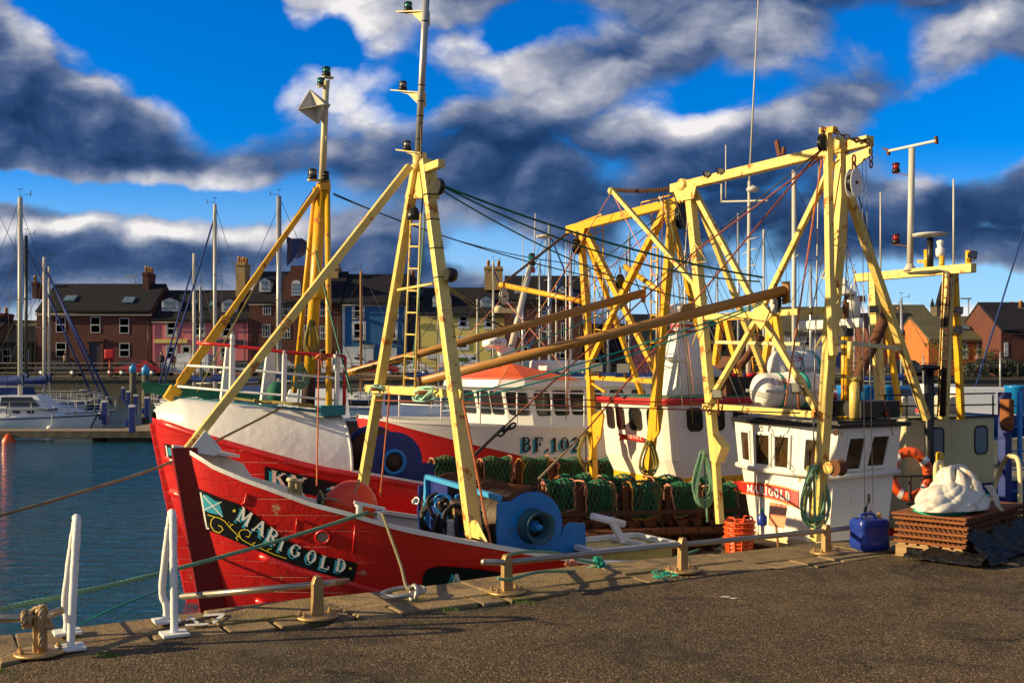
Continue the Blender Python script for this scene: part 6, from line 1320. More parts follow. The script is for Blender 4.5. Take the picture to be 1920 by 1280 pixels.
# winch
cu = Qv(738, 866, 4.75); m = MB(); Ru = .40
pl = [cu + ES * Ru * cos(radians(a)) + EZ * Ru * .95 * sin(radians(a)) for a in range(-20, 150, 10)] + [cu - ES * .42 + EZ * .2, cu - ES * .42 - EZ * .35, cu + ES * .58 - EZ * .35, cu + ES * .57 - EZ * .05, cu + ES * .42 - EZ * .02]
m.prism(pl, EV * .03); wu = m.build('winch', 'navy', ub, bevel=.006); m = MB(); m.prism([p + EV * .7 + EZ * .05 for p in pl], EV * .03); m.build('end_plate', 'navy', wu); m = MB(); m.prism([p + EV * 1.5 for p in pl], EV * .03); m.build('end_plate', 'navy', wu)
m = MB()
for vv in (.1, .62, .8, 1.4): m.lathe(cu + EV * vv, EV, [(0, .1), (0, .38), (.02, .38), (.02, .1)], 32)
m.lathe(cu + EV * .1, EV, [(0, .25), (1.3, .25)], 24); m.build('wire_drum', 'rust', wu)
m = MB(); m.lathe(cu, EV * -1, [(0, .17), (.03, .17), (.03, .12), (.0, .12)], 24); m.build('bearing_ring', 'blue_paint', wu); m = MB(); m.lathe(cu + EV * -.0, EV * -1, [(0, .115), (.015, .115), (.04, .03)], 16); m.build('hub', 'rust_dark', wu)
m = MB(); m.fbox(toF(cu)[0] + .55, toF(cu)[0] + .9, 4.7, 5.4, -.1, .20); m.build('motor_box', 'navy', ub)
# gantry, plane s = 5.2
SU = 5.2
def Pu(x, y, d=0): return Qs(x, y, SU + d)
m = MB(); m.bar(Pu(1066, 431), Pu(1286, 374), .125, .12, ES); gu = m.build('gantry', 'yellow', ub, bevel=.008)
def ubar(pts, w_, d=0, nm_='gantry_bar', mat='yellow', bev=.006, h_=None):
    m = MB()
    for a, b in zip(pts, pts[1:]):
        a, b = (Pu(*a, d) if len(a) == 2 else a), (Pu(*b, d) if len(b) == 2 else b); m.bar(a, b, w_ * .86, (h_ or w_) * .86, ES)
    return m.build(nm_, mat, gu, bevel=bev)
ubar([(1089, 430), (1104, 640), (1114, 905)], .115, .003, 'gantry_leg'); ubar([(1264, 385), (1240, 640), (1214, 905)], .13, .003, 'gantry_leg')
ubar([(1098, 432), (1160, 556)], .11, .04, 'brace'); ubar([(1160, 556), (1238, 712)], .095, .04, 'brace'); ubar([(1247, 395), (1163, 560)], .11, -.05, 'brace'); ubar([(1163, 560), (1103, 690)], .09, -.05, 'brace')
ubar([(1100, 707), (1238, 715)], .085, .02, 'crossbeam'); ubar([(1106, 716), (1135, 735)], .04, 0, 'strut')
m = MB(); m.bar(Pu(1256, 400, .05), F(6.9, 5.4, .9), .07, .07, EV); m.build('aft_leg', 'yellow', gu); m = MB(); m.bar(Pu(1096, 435, .05), F(6.9, 7.3, .9), .07, .07, EV); m.build('aft_leg', 'yellow', gu)
m = MB(); m.prism([Pu(1242, 392, -.07), Pu(1284, 378, -.07), Pu(1274, 400, -.07), Pu(1250, 425, -.07)], ES * .02); m.build('end_plate', 'yellow', gu); m = MB(); m.prism([Pu(1068, 432, -.07), Pu(1096, 428, -.07), Pu(1090, 452, -.07)], ES * .02); m.build('end_plate', 'yellow', gu)
m = MB(); ladder(m, Pu(1115, 426, .25), Pu(1115, 655, .25), Pu(1131, 418, .25), Pu(1131, 660, .25), 9, .012); ladder(m, Pu(1222, 400, .3), Pu(1220, 655, .3), Pu(1234, 400, .3), Pu(1232, 655, .3), 10, .012); m.tube([Pu(1080, 420), Pu(1128, 402), Pu(1128, 412)], .014, 5); m.tube([Pu(1203, 388), Pu(1203, 380), Pu(1270, 363)], .014, 5); m.build('ladder', 'yellow', gu)
m = MB(); m.tube([Pu(942, 534, .3), Pu(1090, 565, 0)], [.05, .045], 12); m.lathe(Pu(942, 534, .3), EV, [(-.05, .02), (-.05, .06), (.05, .06), (.05, .02)], 10); m.tube([Pu(1172, 500, .4), Pu(1246, 552, 0)], [.045, .04], 12); m.build('jib_arm', 'yellow', gu)
for (x, y) in ((1118, 688), (1168, 690)): floodlight(gu, Pu(x, y, -.15), (-.2, -.9, .2), .11); m = MB(); m.tube([Pu(x, y + 6, -.12), Pu(x + 8, y + 22, 0)], .015, 5); m.build('lamp_stalk', 'yellow', gu)
m = MB()
for (x, y) in ((1117, 780), (1227, 770)): m = MB(); m.prism([Pu(x - 8, y, -.08), Pu(x + 10, y - 12, -.08), Pu(x + 14, y, -.08), Pu(x + 8, y + 40, -.08), Pu(x - 4, y + 60, -.08)], ES * .03); m.build('guide_plate', 'yellow', gu)
# wheelhouse
sU = 5.62; zU = 1.14; vUn, vUf = 5.15, 7.05
sb_ = 8.0
def ringU(dz, sf_, vn, vf, z, rad=.16): return [F(sf_ + rad, vn, z), F(sf_ + .05, vn + .05, z), F(sf_, vn + rad, z), F(sf_ - .06, (vn + vf) / 2, z), F(sf_, vf - rad, z), F(sf_ + rad, vf, z), F(sb_, vf, z), F(sb_, vn, z)]
tU, mU, bU = ringU(0, sU, vUn, vUf, zU), ringU(0, sU + .1, vUn + .02, vUf, .3), ringU(0, sU + .22, vUn + .05, vUf - .05, .02)
m = MB(); m.grid([tU, mU, bU], False, True); hu = m.build('wheelhouse', 'house_white', ub)
m = MB(); m.grid([[p for p in bU], [Vector((p.x, p.y, -.9)) for p in bU]], False, True); m.build('lower_casing', 'yellow', hu)
cU = F((sU + sb_) / 2, (vUn + vUf) / 2, zU); m = MB(); m.prism([Vector(((cU + (p - cU) * 1.06).x, (cU + (p - cU) * 1.06).y, zU)) for p in tU], EZ * .10); m.build('roof', 'red_paint', hu, bevel=.03)
m = MB(); m.prism([Vector(((cU + (p - cU) * .97).x, (cU + (p - cU) * .97).y, zU + .1)) for p in tU], EZ * .02); m.build('roof_deck', 'green_paint', hu)
def rwin(root, fc, u0, u1, v0, v1, sgn=1, pane='glass', frame='rubber', cr=.28):
    a, b, c, d = fc; n = (b - a).cross(d - a).normalized() * sgn
    def P_(x, y, o): t_ = a.lerp(b, x); q_ = d.lerp(c, x); return t_.lerp(q_, y) + n * o
    def rr2(gx, o):
        out = []
        for (cx, cy, a0) in ((1, 0, -90), (1, 1, 0), (0, 1, 90), (0, 0, 180)):
            for k in range(5):
                an = radians(a0 + k * 22.5); rx = cr * (u1 - u0) * .9; ry = rx * (b - a).length / (d - a).length
                X = (u1 - rx if cx else u0 + rx) + (rx + gx / (b - a).length) * cos(an); Yy = (v1 - ry if cy else v0 + ry) + (ry + gx / (d - a).length) * sin(an); out.append(P_(X, Yy, o))
        return out
    m = MB(); m.grid([rr2(.022, .0), rr2(.022, .014), rr2(0, .014), rr2(0, .0)], True, True); o = m.build('window', frame, root)
    m = MB(); r2 = rr2(0, .004); m.add(r2, [tuple(range(len(r2)))]); m.build('pane', pane, o)
def sg(fc, c): n = (fc[1] - fc[0]).cross(fc[3] - fc[0]); return 1 if n.dot((fc[0] + fc[2]) / 2 - c) > 0 else -1
fu1 = (tU[3], tU[2], mU[2], mU[3]); fu2 = (tU[4], tU[3], mU[3], mU[4]); fus = (tU[0], tU[7], mU[7], mU[0])
for fc, a, b in ((fu2, .22, .46), (fu2, .60, .86), (fu1, .08, .40), (fu1, .62, .94)): rwin(hu, fc, a, b, .09, .47, sg(fc, cU))
for a in (.10, .30, .52, .75): rwin(hu, fus, a, a + .12, .08, .46, sg(fus, cU))
# small name banner
def ubn(off):
    pa, pb, pc = mU[3], mU[2], bU[3]; n = (pb - pa).cross(pc - pa).normalized()
    def fn(X, Y, o_=0):
        dr = Vector(((X - 960) / FPX, 1, -(Y - HY) / FPX)); oo = Vector((0, 0, CH)); t_ = (pa - oo).dot(n) / dr.dot(n); return oo + dr * t_ - dr.normalized() * (off + o_)
    return fn
m = MB(); fn = ubn(.02); m.grid([[fn(lerp(1166, 1207, i / 8), lerp(814, 820, i / 8) - 2 * sin(i / 8 * pi) + y) for i in range(9)] for y in (0, 10)], False); m.add([fn(1157, 812), fn(1172, 814), fn(1173, 822), fn(1160, 826), fn(1163, 818)], [(0, 1, 2, 3, 4)]); bn2 = m.build('name_banner', 'banner_red', hu)
m = MB(); fn = ubn(.028); tw = textw('UBIQUE'); text(m, 'UBIQUE', lambda x, y, o_: fn(1176 + 28 * x / tw, lerp(821.5, 825.5, x / tw) - y * 6.5 - 1.5 * sin(x / tw * pi), o_)); m.build('lettering', 'letter_white', bn2)
# funnel mast
m = MB(); zf = zU + .12; zt_ = 1.7 + 95 / FPX * 15.9
a0 = toF(Qv(1247, 735, 6.2))[0]; a1 = toF(Qv(1268, 600, 6.2))[0]; w1, w0 = .28, .50
m.hexa([F(a0, 5.95, zf), F(a0 + .95, 5.95, zf), F(a0 + .95, 6.5, zf), F(a0, 6.5, zf), F(a1 + .05, 6.1, zt_), F(a1 + .36, 6.1, zt_), F(a1 + .36, 6.38, zt_), F(a1 + .05, 6.38, zt_)])
fu = m.build('funnel', 'white_paint', ub, bevel=.015)
m = MB(); m.prism([F(a0 + .8, 6.2, zf), F(a0 + 1.35, 6.2, zf), F(a0 + 1.3, 6.2, zf + .35), F(a0 + .7, 6.2, zf + .65)], EV * .08); m.prism([F(a0 - .15, 6.0, zf + .62), F(a0 + .4, 6.0, zf + .62), F(a0 + .4, 6.0, zf + .5)], EV * .3); m.build('funnel_fin', 'white_paint', fu)
m = MB()
for k in (.93, .85): 
    lo = [F(a0, 5.95, zf).lerp(F(a1 + .05, 6.1, zt_), k), F(a0 + .95, 5.95, zf).lerp(F(a1 + .36, 6.1, zt_), k), F(a0 + .95, 6.5, zf).lerp(F(a1 + .36, 6.38, zt_), k), F(a0, 6.5, zf).lerp(F(a1 + .05, 6.38, zt_), k)]
    c_ = sum(lo, Vector()) / 4; m.grid([[c_ + (p - c_) * 1.025 for p in lo], [c_ + (p - c_) * 1.02 + EZ * .045 for p in lo]], False, True)
m.build('red_band', 'red_paint', fu)
m = MB(); c = F(a1 + .2, 6.25, zt_); m.lathe(c, EZ, [(0, .06), (.08, .06), (.08, .26), (.14, .30), (.24, .30), (.30, .2), (.31, 0)], 20); m.tube([c - ES * .35 + EZ * .3, c - ES * .35 + EZ * .75], .01, 5); m.lathe(c + ES * -.35 + EZ * .72, EZ, [(0, .08), (.08, .1), (.15, .03)], 10); m.build('radar_dome', 'white_paint', fu)
m = MB(); x0_ = toF(Qv(1360, 740, 5.8))[0]; m.fbox(7.2, 7.9, 5.5, 6.3, zU + .12, zU + .42); m.build('engine_box', 'black', ub); m = MB(); m.lathe(F(7.3, 5.6, zU + .42), EZ, [(0, .1), (.06, .1), (.06, .04)], 12); m.lathe(F(7.7, 5.6, zU + .42), EZ, [(0, .1), (.06, .1), (.06, .04)], 12); m.build('vent_cap', 'red_paint', ub); m = MB(); m.fbox(7.0, 7.12, 5.4, 5.5, zU + .12, zU + .65); m.prism([F(6.9, 5.3, zU + .55), F(7.2, 5.3, zU + .55), F(7.05, 5.3, zU + .75)], EV * .25); m.build('exhaust_pipe', 'rust', ub)
m = MB(); m.fbox(8.0, 8.6, 4.6, 7.4, -.4, .55); m.build('aft_casing', 'yellow', ub)

# ---------------------------------------------------------------- third boat BF.102
H3 = Hull(11.2, 2.5, 3.05, 17.5, .82, .12, 5.5, .62, zd=.2)
H3.sheer_from([(706, 784), (740, 791), (800, 795), (870, 797), (975, 802), (1085, 804)], [(9.5, .5), (14, .5), (17.5, .7)])
b3 = thing('fishing_boat', F(9, 11.2, WATER), 'white and red fishing boat lettered BF.102 with an orange wheelhouse roof', 'fishing boat')
H3.build(b3, 'red_paint', deckmat='grey_white', cap='white_paint', inner='white_paint', capw=.1, caph=.05)
zrt = sorted((toF(H3.px(x, y))[0], H3.px(x, y).z) for x, y in ((722, 790), (760, 801), (860, 827), (985, 856), (1085, 872)))
def zred(s): return min(itp([(3.0, H3.zs(3.05))] + zrt + [(11, -.3), (17.5, -.3)], s), H3.zs(s) - .01)
m = MB(); m.grid(H3.grid(lambda s: (zred(s), H3.zs(s) + .01), -1, 6, 60, off=.012)); m.build('white_topside', 'white_paint', b3)
for mat, dx, dy, off, nm_ in (('letter_blue', -4, 3.5, .02, 'letter_shadow'), ('letter_black', 0, 0, .03, 'lettering')):
    m = MB(); g = hull_px(H3, off); tw = textw('BF.102', .12); text(m, 'BF.102', lambda x, y, o_: g(975 + 113 * x / tw + dx, 846 - y * 27 + dy, o_ * 2), .12); m.build(nm_, mat, b3)
m = MB(); m.tube(smooth_path([H3.px(703, 786) + EZ * .0, H3.px(702, 779), H3.px(711, 776), H3.px(712, 783)], 4), .035, 8); m.build('bow_cleat', 'red_paint', b3)
# deckhouse: 3 px derived rings
zt3 = 1.7 - (728 - HY) / FPX * 20.5; zt3 = 1.34; zb3 = .55
def r3(z, k=0): return [F(5.9 + k, 9.75, z), F(5.55 + k, 10.1, z), F(5.35 + k, 10.9, z), F(5.35 + k, 11.5, z), F(5.55 + k, 12.3, z), F(5.9 + k, 12.65, z), F(10.4, 12.65, z), F(10.4, 9.75, z)]
T3, B3, = r3(zt3, .0), r3(.74, .12); m = MB(); m.grid([T3, B3, r3(.2, .2)], False, True); h3 = m.build('wheelhouse', 'white_paint', b3)
c3 = F(8, 11.2, zt3); m = MB(); m.grid([[c3 + (p - c3) * 1.06 for p in T3], [c3 + (p - c3) * 1.05 + EZ * .14 for p in T3]], False, True); m.build('visor', 'white_paint', h3)
m = MB(); zc3 = zt3 + .14; lo = [c3 + (p - c3) * 1.05 + EZ * .14 for p in T3[:6]]; lo = [F(7.0, 9.6, zc3)] + lo + [F(7.0, 12.8, zc3)]; hi = [F(6.95, 10.5, zc3 + .07)] + [F(6.1 + .2 * k, 10.7 + .2 * k, zc3 + .31) for k in range(0, 1)] * 3 + [F(6.1, 11.6, zc3 + .31)] * 3 + [F(6.95, 12.0, zc3 + .07)]; m.grid([lo, hi], False); m.add(hi[:1] + [hi[1], hi[4]] + hi[-1:], [(0, 1, 2, 3)]); m.build('roof', 'roof_orange', h3)
m = MB(); m.prism([c3 + (p - c3) * 1.03 + EZ * .135 for p in T3], EZ * .03); m.build('roof_deck', 'grey_white', h3)
fs = (T3[0], T3[7], B3[7], B3[0])
for a in (.03, .12, .21, .30, .42, .54, .66, .8): rwin(h3, fs, a, a + .065, .15, .88, sg(fs, c3), cr=.15)
for i, (u0, u1) in ((0, (.12, .88)), (1, (.1, .45)), (1, (.55, .9)), (2, (.12, .88)), (3, (.1, .45)), (3, (.55, .9))): fc = (T3[i + 1], T3[i], B3[i], B3[i + 1]); rwin(h3, fc, u0, u1, .15, .85, sg(fc, c3), cr=.15)
# deck rails
m = MB()
hp_ = lambda s: F(s, H3.port(s, .6) + .12, H3.zs(s) + .04)
ss = [3.6 + i * .62 for i in range(11)]
for s in ss: m.tube([hp_(s), hp_(s) + EZ * .62], .018, 6)
for h_ in (.3, .62): m.tube([hp_(s) + EZ * h_ for s in ss], .014, 6)
m.build('guard_rail', 'white_paint', b3)
# roof gear: leaning mast, plate, radar
m = MB(); pm0, pm1 = Qv(957, 660, 11.2), Qv(996, 490, 11.2); m.tube([pm0 - (pm1 - pm0) * .2, pm1], [.075, .055], 12); m3 = m.build('mast', 'mast_white', b3)
m = MB(); m.prism([Qv(935, 652, 11.1), Qv(962, 650, 11.1), Qv(988, 712, 11.1), Qv(952, 712, 11.1)], EV * .12); m.build('mast_bracket', 'white_paint', m3)
m = MB(); c = Qv(927, 652, 11.1); m.lathe(c, EZ, [(0, .08), (.02, .24), (.06, .25), (.16, .24), (.20, .2), (.21, 0)], 24); rd = m.build('radar_dome', 'white_paint', m3)
m = MB(); tw = textw('KODEN'); text(m, 'KODEN', lambda x, y, o_: c + Vector((sin(-.35 + .95 * x / tw) * (.252 + o_), -cos(-.35 + .95 * x / tw) * (.252 + o_), .065 + y * .075))); m.build('lettering', 'navy', rd)
navlight(m3, Qv(997, 498, 11.2), .07, 'lens_green', .26); m = MB(); m.lathe(Qv(997, 502, 11.2), EZ, [(-.1, .06), (0, .075), (.02, .03)], 10); m.build('lens', 'lens_red', m3)
m = MB(); m.tube([Qv(1001, 490, 11.2), Qv(1004, 400, 11.2)], .014, 6); m.tube([Qv(980, 580, 11.2), Qv(981, 440, 11.2)], .008, 5); m.tube([Qv(1023, 470, 11.2), Qv(1023, 442, 11.2)], .012, 5); m.lathe(Qv(1023, 446, 11.2), EZ, [(0, .1), (.01, .2), (.05, .19), (.07, .02), (.08, 0)], 16); m.tube([Qv(1000, 500, 11.2), Qv(1021, 462, 11.2)], .01, 5); m.build('aerial', 'mast_white', m3)
m = MB(); p = Qv(942, 582, 11.4); m.bar(p - ES * .1, p + ES * .30, .10, .09); m.lathe(p - ES * .08 - EZ * .05, EZ, [(0, .09), (.1, .1), (.15, .05)], 10); m.build('searchlight', 'cream', m3)
m = MB(); s_ = toF(Qv(1010, 710, 10.8))[0]; m.fbox(s_, s_ + 1.0, 10.5, 11.2, zt3 + .3, zt3 + .52); m.build('locker', 'white_paint', b3, bevel=.05)
m = MB(); 
for k in range(7): m.tube([Qv(1045, 716, 10.8) + Vector((cos(a) * (.30 + .03 * (k % 4)), sin(a) * (.30 + .03 * (k % 3)), .03 * k * .5 + .01 * sin(3 * a + k) - .05)) for a in [j * pi / 12 for j in range(24)]], .016, 5, closed=True)
one('rope_coil', m, 'rope_teal', 'teal rope coil lying on the orange roofed wheelhouse', 'rope coil')
m = MB(); 
for k in range(5): m.tube([Qv(930, 712, 11.5) + Vector((cos(a) * (.26 + .03 * (k % 3)), sin(a) * .22, .03 * k - .08)) for a in [j * pi / 10 for j in range(20)]], .02, 5, closed=True)
one('rope_coil', m, 'rope_olive', 'olive rope coil beside the leaning white mast foot', 'rope coil')

# ---------------------------------------------------------------- cream boat astern with yellow goalpost mast
cb_ = thing('fishing_boat', F(12, 5.9, WATER), 'cream fishing boat astern of the two red ones with yellow goalpost mast', 'fishing boat')
H5 = Hull(6.0, 2.3, 9.2, 22, .3, .1, 1.2, .5, zd=-.5); H5.tab = [(9.0, -.15), (14, -.2), (22, .2)]
H5.build(cb_, 'navy', deckmat='deck', cap='cream', inner='cream')
s0_, s1_ = 9.45, toF(Qv(1866, 785, 3.95))[0]; z5 = CH - (783 - HY) / FPX * Qv(1760, 785, 3.95).y
m = MB(); m.fbox(s0_, s1_, 3.95, 7.2, -.9, z5); h5 = m.build('deckhouse', 'cream', cb_, bevel=.05)
f5 = (F(s0_, 3.95, z5), F(s1_, 3.95, z5), F(s1_, 3.95, -.9), F(s0_, 3.95, -.9)); w5 = s1_ - s0_; H5_ = z5 + .9
def u5(x): return (toF(Qv(x, 800, 3.95))[0] - s0_) / w5
def v5(y, x=1780): return (z5 - (CH - (y - HY) / FPX * Qv(x, y, 3.95).y)) / H5_
rwin(h5, f5, u5(1748), u5(1768), v5(802), v5(855), 1 if sg(f5, F(11, 5.5, 0)) > 0 else -1, 'glass_far'); rwin(h5, f5, u5(1828), u5(1850), v5(802), v5(852), 1 if sg(f5, F(11, 5.5, 0)) > 0 else -1, 'glass_far')
m = MB(); m.tube([F(s0_, 3.93, v_) for v_ in (z5,)] + [F(s1_, 3.93, z5)], .02, 6); m.tube([F(s0_, 3.93, -.45), F(s1_ - .3, 3.93, -.45)], .012, 6); m.build('moulding', 'black', h5)
m = MB(); pA = Qv(1742, 960, 3.6); pB = Qv(1742, 695, 3.6); m.tube([pA - EZ * .3, pB], .075, 12); m.lathe(pB, EZ, [(0, .1), (.03, .16), (.07, .16), (.1, .1)], 14); m.build('black_post', 'black', cb_)
m = MB(); 
for x in (1660, 1700, 1740, 1800, 1862): m.tube([Qv(x, 785, 4.1), Qv(x, 740, 4.1)], .016, 5)
for y in (741, 762): m.tube([Qv(1655, y, 4.1), Qv(1866, y - 4, 4.1)], .014, 5)
m.build('guard_rail', 'black', cb_)
for (x, h_, mat) in ((1703, 45, 'white_paint'), (1765, 40, 'mast_white'), (1790, 40, 'mast_white')):
    m = MB(); c = Qv(x, 782, 4.9); m.lathe(F(toF(c)[0], 4.9, z5), EZ, [(0, .12), (.3, .12), (.36, .08)], 14); m.build('gas_bottle', mat, cb_)
SC = 9.9
def Pc(x, y, d=0): return Qs(x, y, SC + d)
m = MB(); m.bar(Pc(1606, 521), Pc(1826, 502), .14, .13, ES); gc = m.build('goalpost_mast', 'pale_yellow', cb_, bevel=.008)
for a, b, w_ in [((1638, 525), (1652, 775), .13), ((1650, 527), (1688, 775), .08), ((1779, 505), (1768, 785), .13), ((1789, 505), (1802, 785), .09)]:
    m = MB(); m.bar(Pc(*a, .01 if w_ > .1 else .12), Pc(*b, .01 if w_ > .1 else .5), w_, w_, ES); m.build('mast_leg', 'pale_yellow' if w_ > .1 else 'yellow', gc)
m = MB(); ladder(m, Pc(1770, 510, -.12), Pc(1758, 780, -.12), Pc(1780, 510, -.12), Pc(1772, 780, -.12), 14, .012); m.build('ladder', 'rust', gc)
m = MB(); m.tube([Pc(1706, 512), Pc(1710, 278)], .05, 10); m.bar(Pc(1664, 284), Pc(1756, 264), .035, .05, ES); m.lathe(Pc(1706, 508), EZ, [(0, .12), (.12, .05)], 8); m.build('topmast', 'mast_white', gc); m = MB(); m.bar(Pc(1755, 256), Pc(1756, 270), .04, .05, ES); m.bar(Pc(1666, 282), Pc(1666, 291), .04, .05, ES); m.bar(Pc(1657, 279), Pc(1667, 281), .05, .03); m.build('rusty_tip', 'rust', gc)
for (x, y) in ((1680, 325), (1680, 458)):
    m = MB(); m.bar(Pc(x - 5, y), Pc(1707, y + 4), .05, .015); m.build('lamp_bracket', 'rust', gc); navlight(gc, Pc(x, y - 1), .06, 'lens_red', .17)
m = MB(); m.lathe(Pc(1744, 444), EZ, [(0, .05), (.02, .27), (.05, .27), (.07, .1), (.075, 0)], 20); m.build('satellite_disc', 'grey_white', gc); m = MB(); m.tube([Pc(1744, 508), Pc(1744, 446)], .05, 10); m.build('disc_stalk', 'black', gc); m = MB(); m.tube([Pc(1738, 508), Pc(1738, 468)], .05, 8); m.bar(Pc(1722, 490), Pc(1736, 490), .05, .05); m.tube([Pc(1766, 508), Pc(1766, 480)], .045, 8); m.tube([Pc(1816, 500), Pc(1816, 470)], .05, 8); m.build('stub_post', 'yellow', gc)
m = MB(); m.lathe(Pc(1763, 482), EZ, [(0, .05), (.04, .07), (.14, .07), (.15, .04), (.2, .05), (.25, .06), (.27, .03)], 10); m.build('sensor', 'white_paint', gc)
m = MB(); m.tube([Pc(1651, 512, .1), Pc(1651, 360, .1)], .014, 6); m.tube([Pc(1788, 500), Pc(1788, 336)], .016, 6); m.build('whip_aerial', 'mast_white', gc)
for x, y in ((1826, 478), (1800, 582), (1798, 618)): floodlight(gc, Pc(x, y, -.1), (.5, -.8, -.1), .08)
m = MB()
for k in range(5): m.tube(smooth_path([Pc(1700 + k * 2, 512, -.1), Pc(1740, 508 + k, -.1), Pc(1776 + k * 1.5, 515, -.1), Pc(1770 + k * 2, 600, -.1), Pc(1766 + k * 2, 700, -.1), Pc(1762 + k * 2, 780, -.1)], 4), .010, 5)
m.build('cable', 'black', gc)
# blue gantry post at the right edge
bgx = thing('blue_gantry', Qv(1885, 960, 3.0), 'dark blue steel gantry post with rusty block at the right edge', 'gantry')
m = MB(); m.bar(Qv(1884, 735, 3.0), Qv(1884, 985, 3.0), .16, .14, EV); m.build('post', 'navy', bgx, bevel=.01); m = MB()
for y in (760, 800, 845, 880, 920): m.tube([Qv(1894, y, 3.0), Qv(1925, y, 3.0)], .014, 6)
m.tube([Qv(1912, 735, 3.0), Qv(1912, 960, 3.0)], .04, 8); m.build('ladder', 'blue_paint', bgx); m = MB(); c = Qv(1888, 770, 2.85); m.bar(c + EZ * .18, c - EZ * .22, .17, .12); m.lathe(c - EZ * .22 - EV * .06, EV, [(0, .09), (.12, .09)], 14); m.build('block', 'rust_bright', bgx, bevel=.01)
# ---------------------------------------------------------------- fourth: yellow twin frame boat farther off
b4 = thing('fishing_boat', W(1395, 780, 27) , 'farther fishing boat whose small yellow frames show behind the pale gantry', 'fishing boat')
H4 = Hull(16.2, 2.0, 12.5, 24, .7, .12, 4, .6, zd=.0); H4.tab = [(12.5, .8), (16, .3), (24, .4)]
H4.build(b4, 'blue_paint', deckmat='deck', cap='white_paint')
S4 = 17.5
def P4(x, y, d=0): return Qs(x, y, S4 + d)
f4 = None
for a, b in [((1352, 598), (1334, 742)), ((1362, 598), (1392, 735)), ((1450, 590), (1424, 742)), ((1455, 590), (1478, 735)), ((1340, 597), (1462, 588)), ((1395, 600), (1440, 700))]:
    m = MB(); m.bar(P4(*a), P4(*b), .17, .17, ES)
    if f4 is None: f4 = m.build('frame', 'yellow', b4)
    else: m.build('frame_bar', 'yellow', f4)
m = MB(); ladder(m, P4(1400, 590, .2), P4(1418, 735, .2), P4(1418, 590, .2), P4(1430, 735, .2), 10, .02); m.build('ladder', 'yellow', f4)
m = MB(); m.fbox(18, 20.6, 14.9, 17.4, -.2, .95); h4 = m.build('wheelhouse', 'red_paint', b4, bevel=.06); f_ = (F(18, 14.9, .95), F(20.6, 14.9, .95), F(20.6, 14.9, -.2), F(18, 14.9, -.2))
for a in (.1, .3, .5, .7): rwin(h4, f_, a, a + .12, .12, .5, sg(f_, F(19, 16, 0)))
m = MB(); m.tube([P4(1403, 770), P4(1405, 340)], [.08, .05], 8); m.tube([P4(1355, 378), P4(1440, 376)], .03, 6); m.tube([P4(1353, 380), P4(1353, 345)], .035, 6); m.tube([P4(1361, 372), P4(1361, 272)], .022, 6); m.lathe(P4(1412, 360), EZ, [(0, .12), (.05, .2), (.12, .19), (.2, .02)], 14); m.build('radio_mast', 'mast_white', b4)
m = MB(); m.tube([P4(1405, 345), P4(1424, -40)], [.035, .018], 6)
for y in (450, 470, 500, 530): m.tube([P4(1400, y), P4(1420, y - 5)], .015, 5); m.tube([P4(1392, y + 8), P4(1404, y)], .015, 5)
m.build('aerial', 'mast_white', b4)
m = MB(); c = Qs(1487, 682, 10.5)
# ================================================================== LOOSE THINGS ON THE BOATS
def liferaft(c, d, L, r, label, txt=True):
    c = Vector(c); d = Vector(d).normalized(); ro = thing('life_raft', c - EZ * r, label, 'life raft', 'white life raft canisters')
    m = MB(); n = 14; prof = [(-L / 2, 0)] + [(-L / 2 + .06 * (1 - cos(a * pi / 12)) * 2, r * sin(a * pi / 12)) for a in range(1, 6)] + [(-L / 2 + .14, r), (-.04, r), (-.035, r + .012), (.035, r + .012), (.04, r), (L / 2 - .14, r)] + [(L / 2 - .06 * (1 - cos(a * pi / 12)) * 2, r * sin(a * pi / 12)) for a in range(5, 0, -1)] + [(L / 2, 0)]
    m.lathe(c, d, prof, 32); m.build('canister', 'white_paint', ro)
    sx = d; up = EZ; sd_ = sx.cross(up).normalized(); m = MB()
    for s_ in (-1, 1): m.bar(c - d * (L / 2 - .03) + sd_ * s_ * (r + .006) , c + d * (L / 2 - .03) + sd_ * s_ * (r + .006), .03, .035)
    m.build('seam', 'grey_white', ro)
    m = MB(); m.lathe(c, d, [(.12, r + .004), (.17, r + .004)], 32); m.lathe(c, d, [(-.2, r + .003), (-.17, r + .003)], 32); m.build('strap', 'rope_teal', ro)
    if txt:
        m = MB(); sd2 = sd_ if sd_.y < 0 else -sd_; dd = d if d.x > 0 else -d
        text(m, 'CSM', lambda x, y, o_: c + dd * (-L / 2 + .13 + x * .075) + (sd2 * cos(.35 + y * .42) + EZ * sin(.35 + y * .42)) * (r + .008 + o_)); m.build('lettering', 'letter_red' if 'letter_red' in M else 'red_paint', ro)
    m = MB()
    for s_ in (-.25, .22): m.bar(c + d * s_ - EZ * (r + .02) - sd_ * r * .8, c + d * s_ - EZ * (r + .02) + sd_ * r * .8, .05, .05)
    m.build('cradle', 'black', ro)
c = Qv(1480, 732, 1.95); liferaft(c, ES * .9 - EV * .2, .98, .215, 'white life raft canister with red letters on the nearest wheelhouse roof')
c = Qv(1500, 690, 3.9); liferaft(c, ES, 1.05, .26, 'white life raft canister farther back behind the pale gantry')

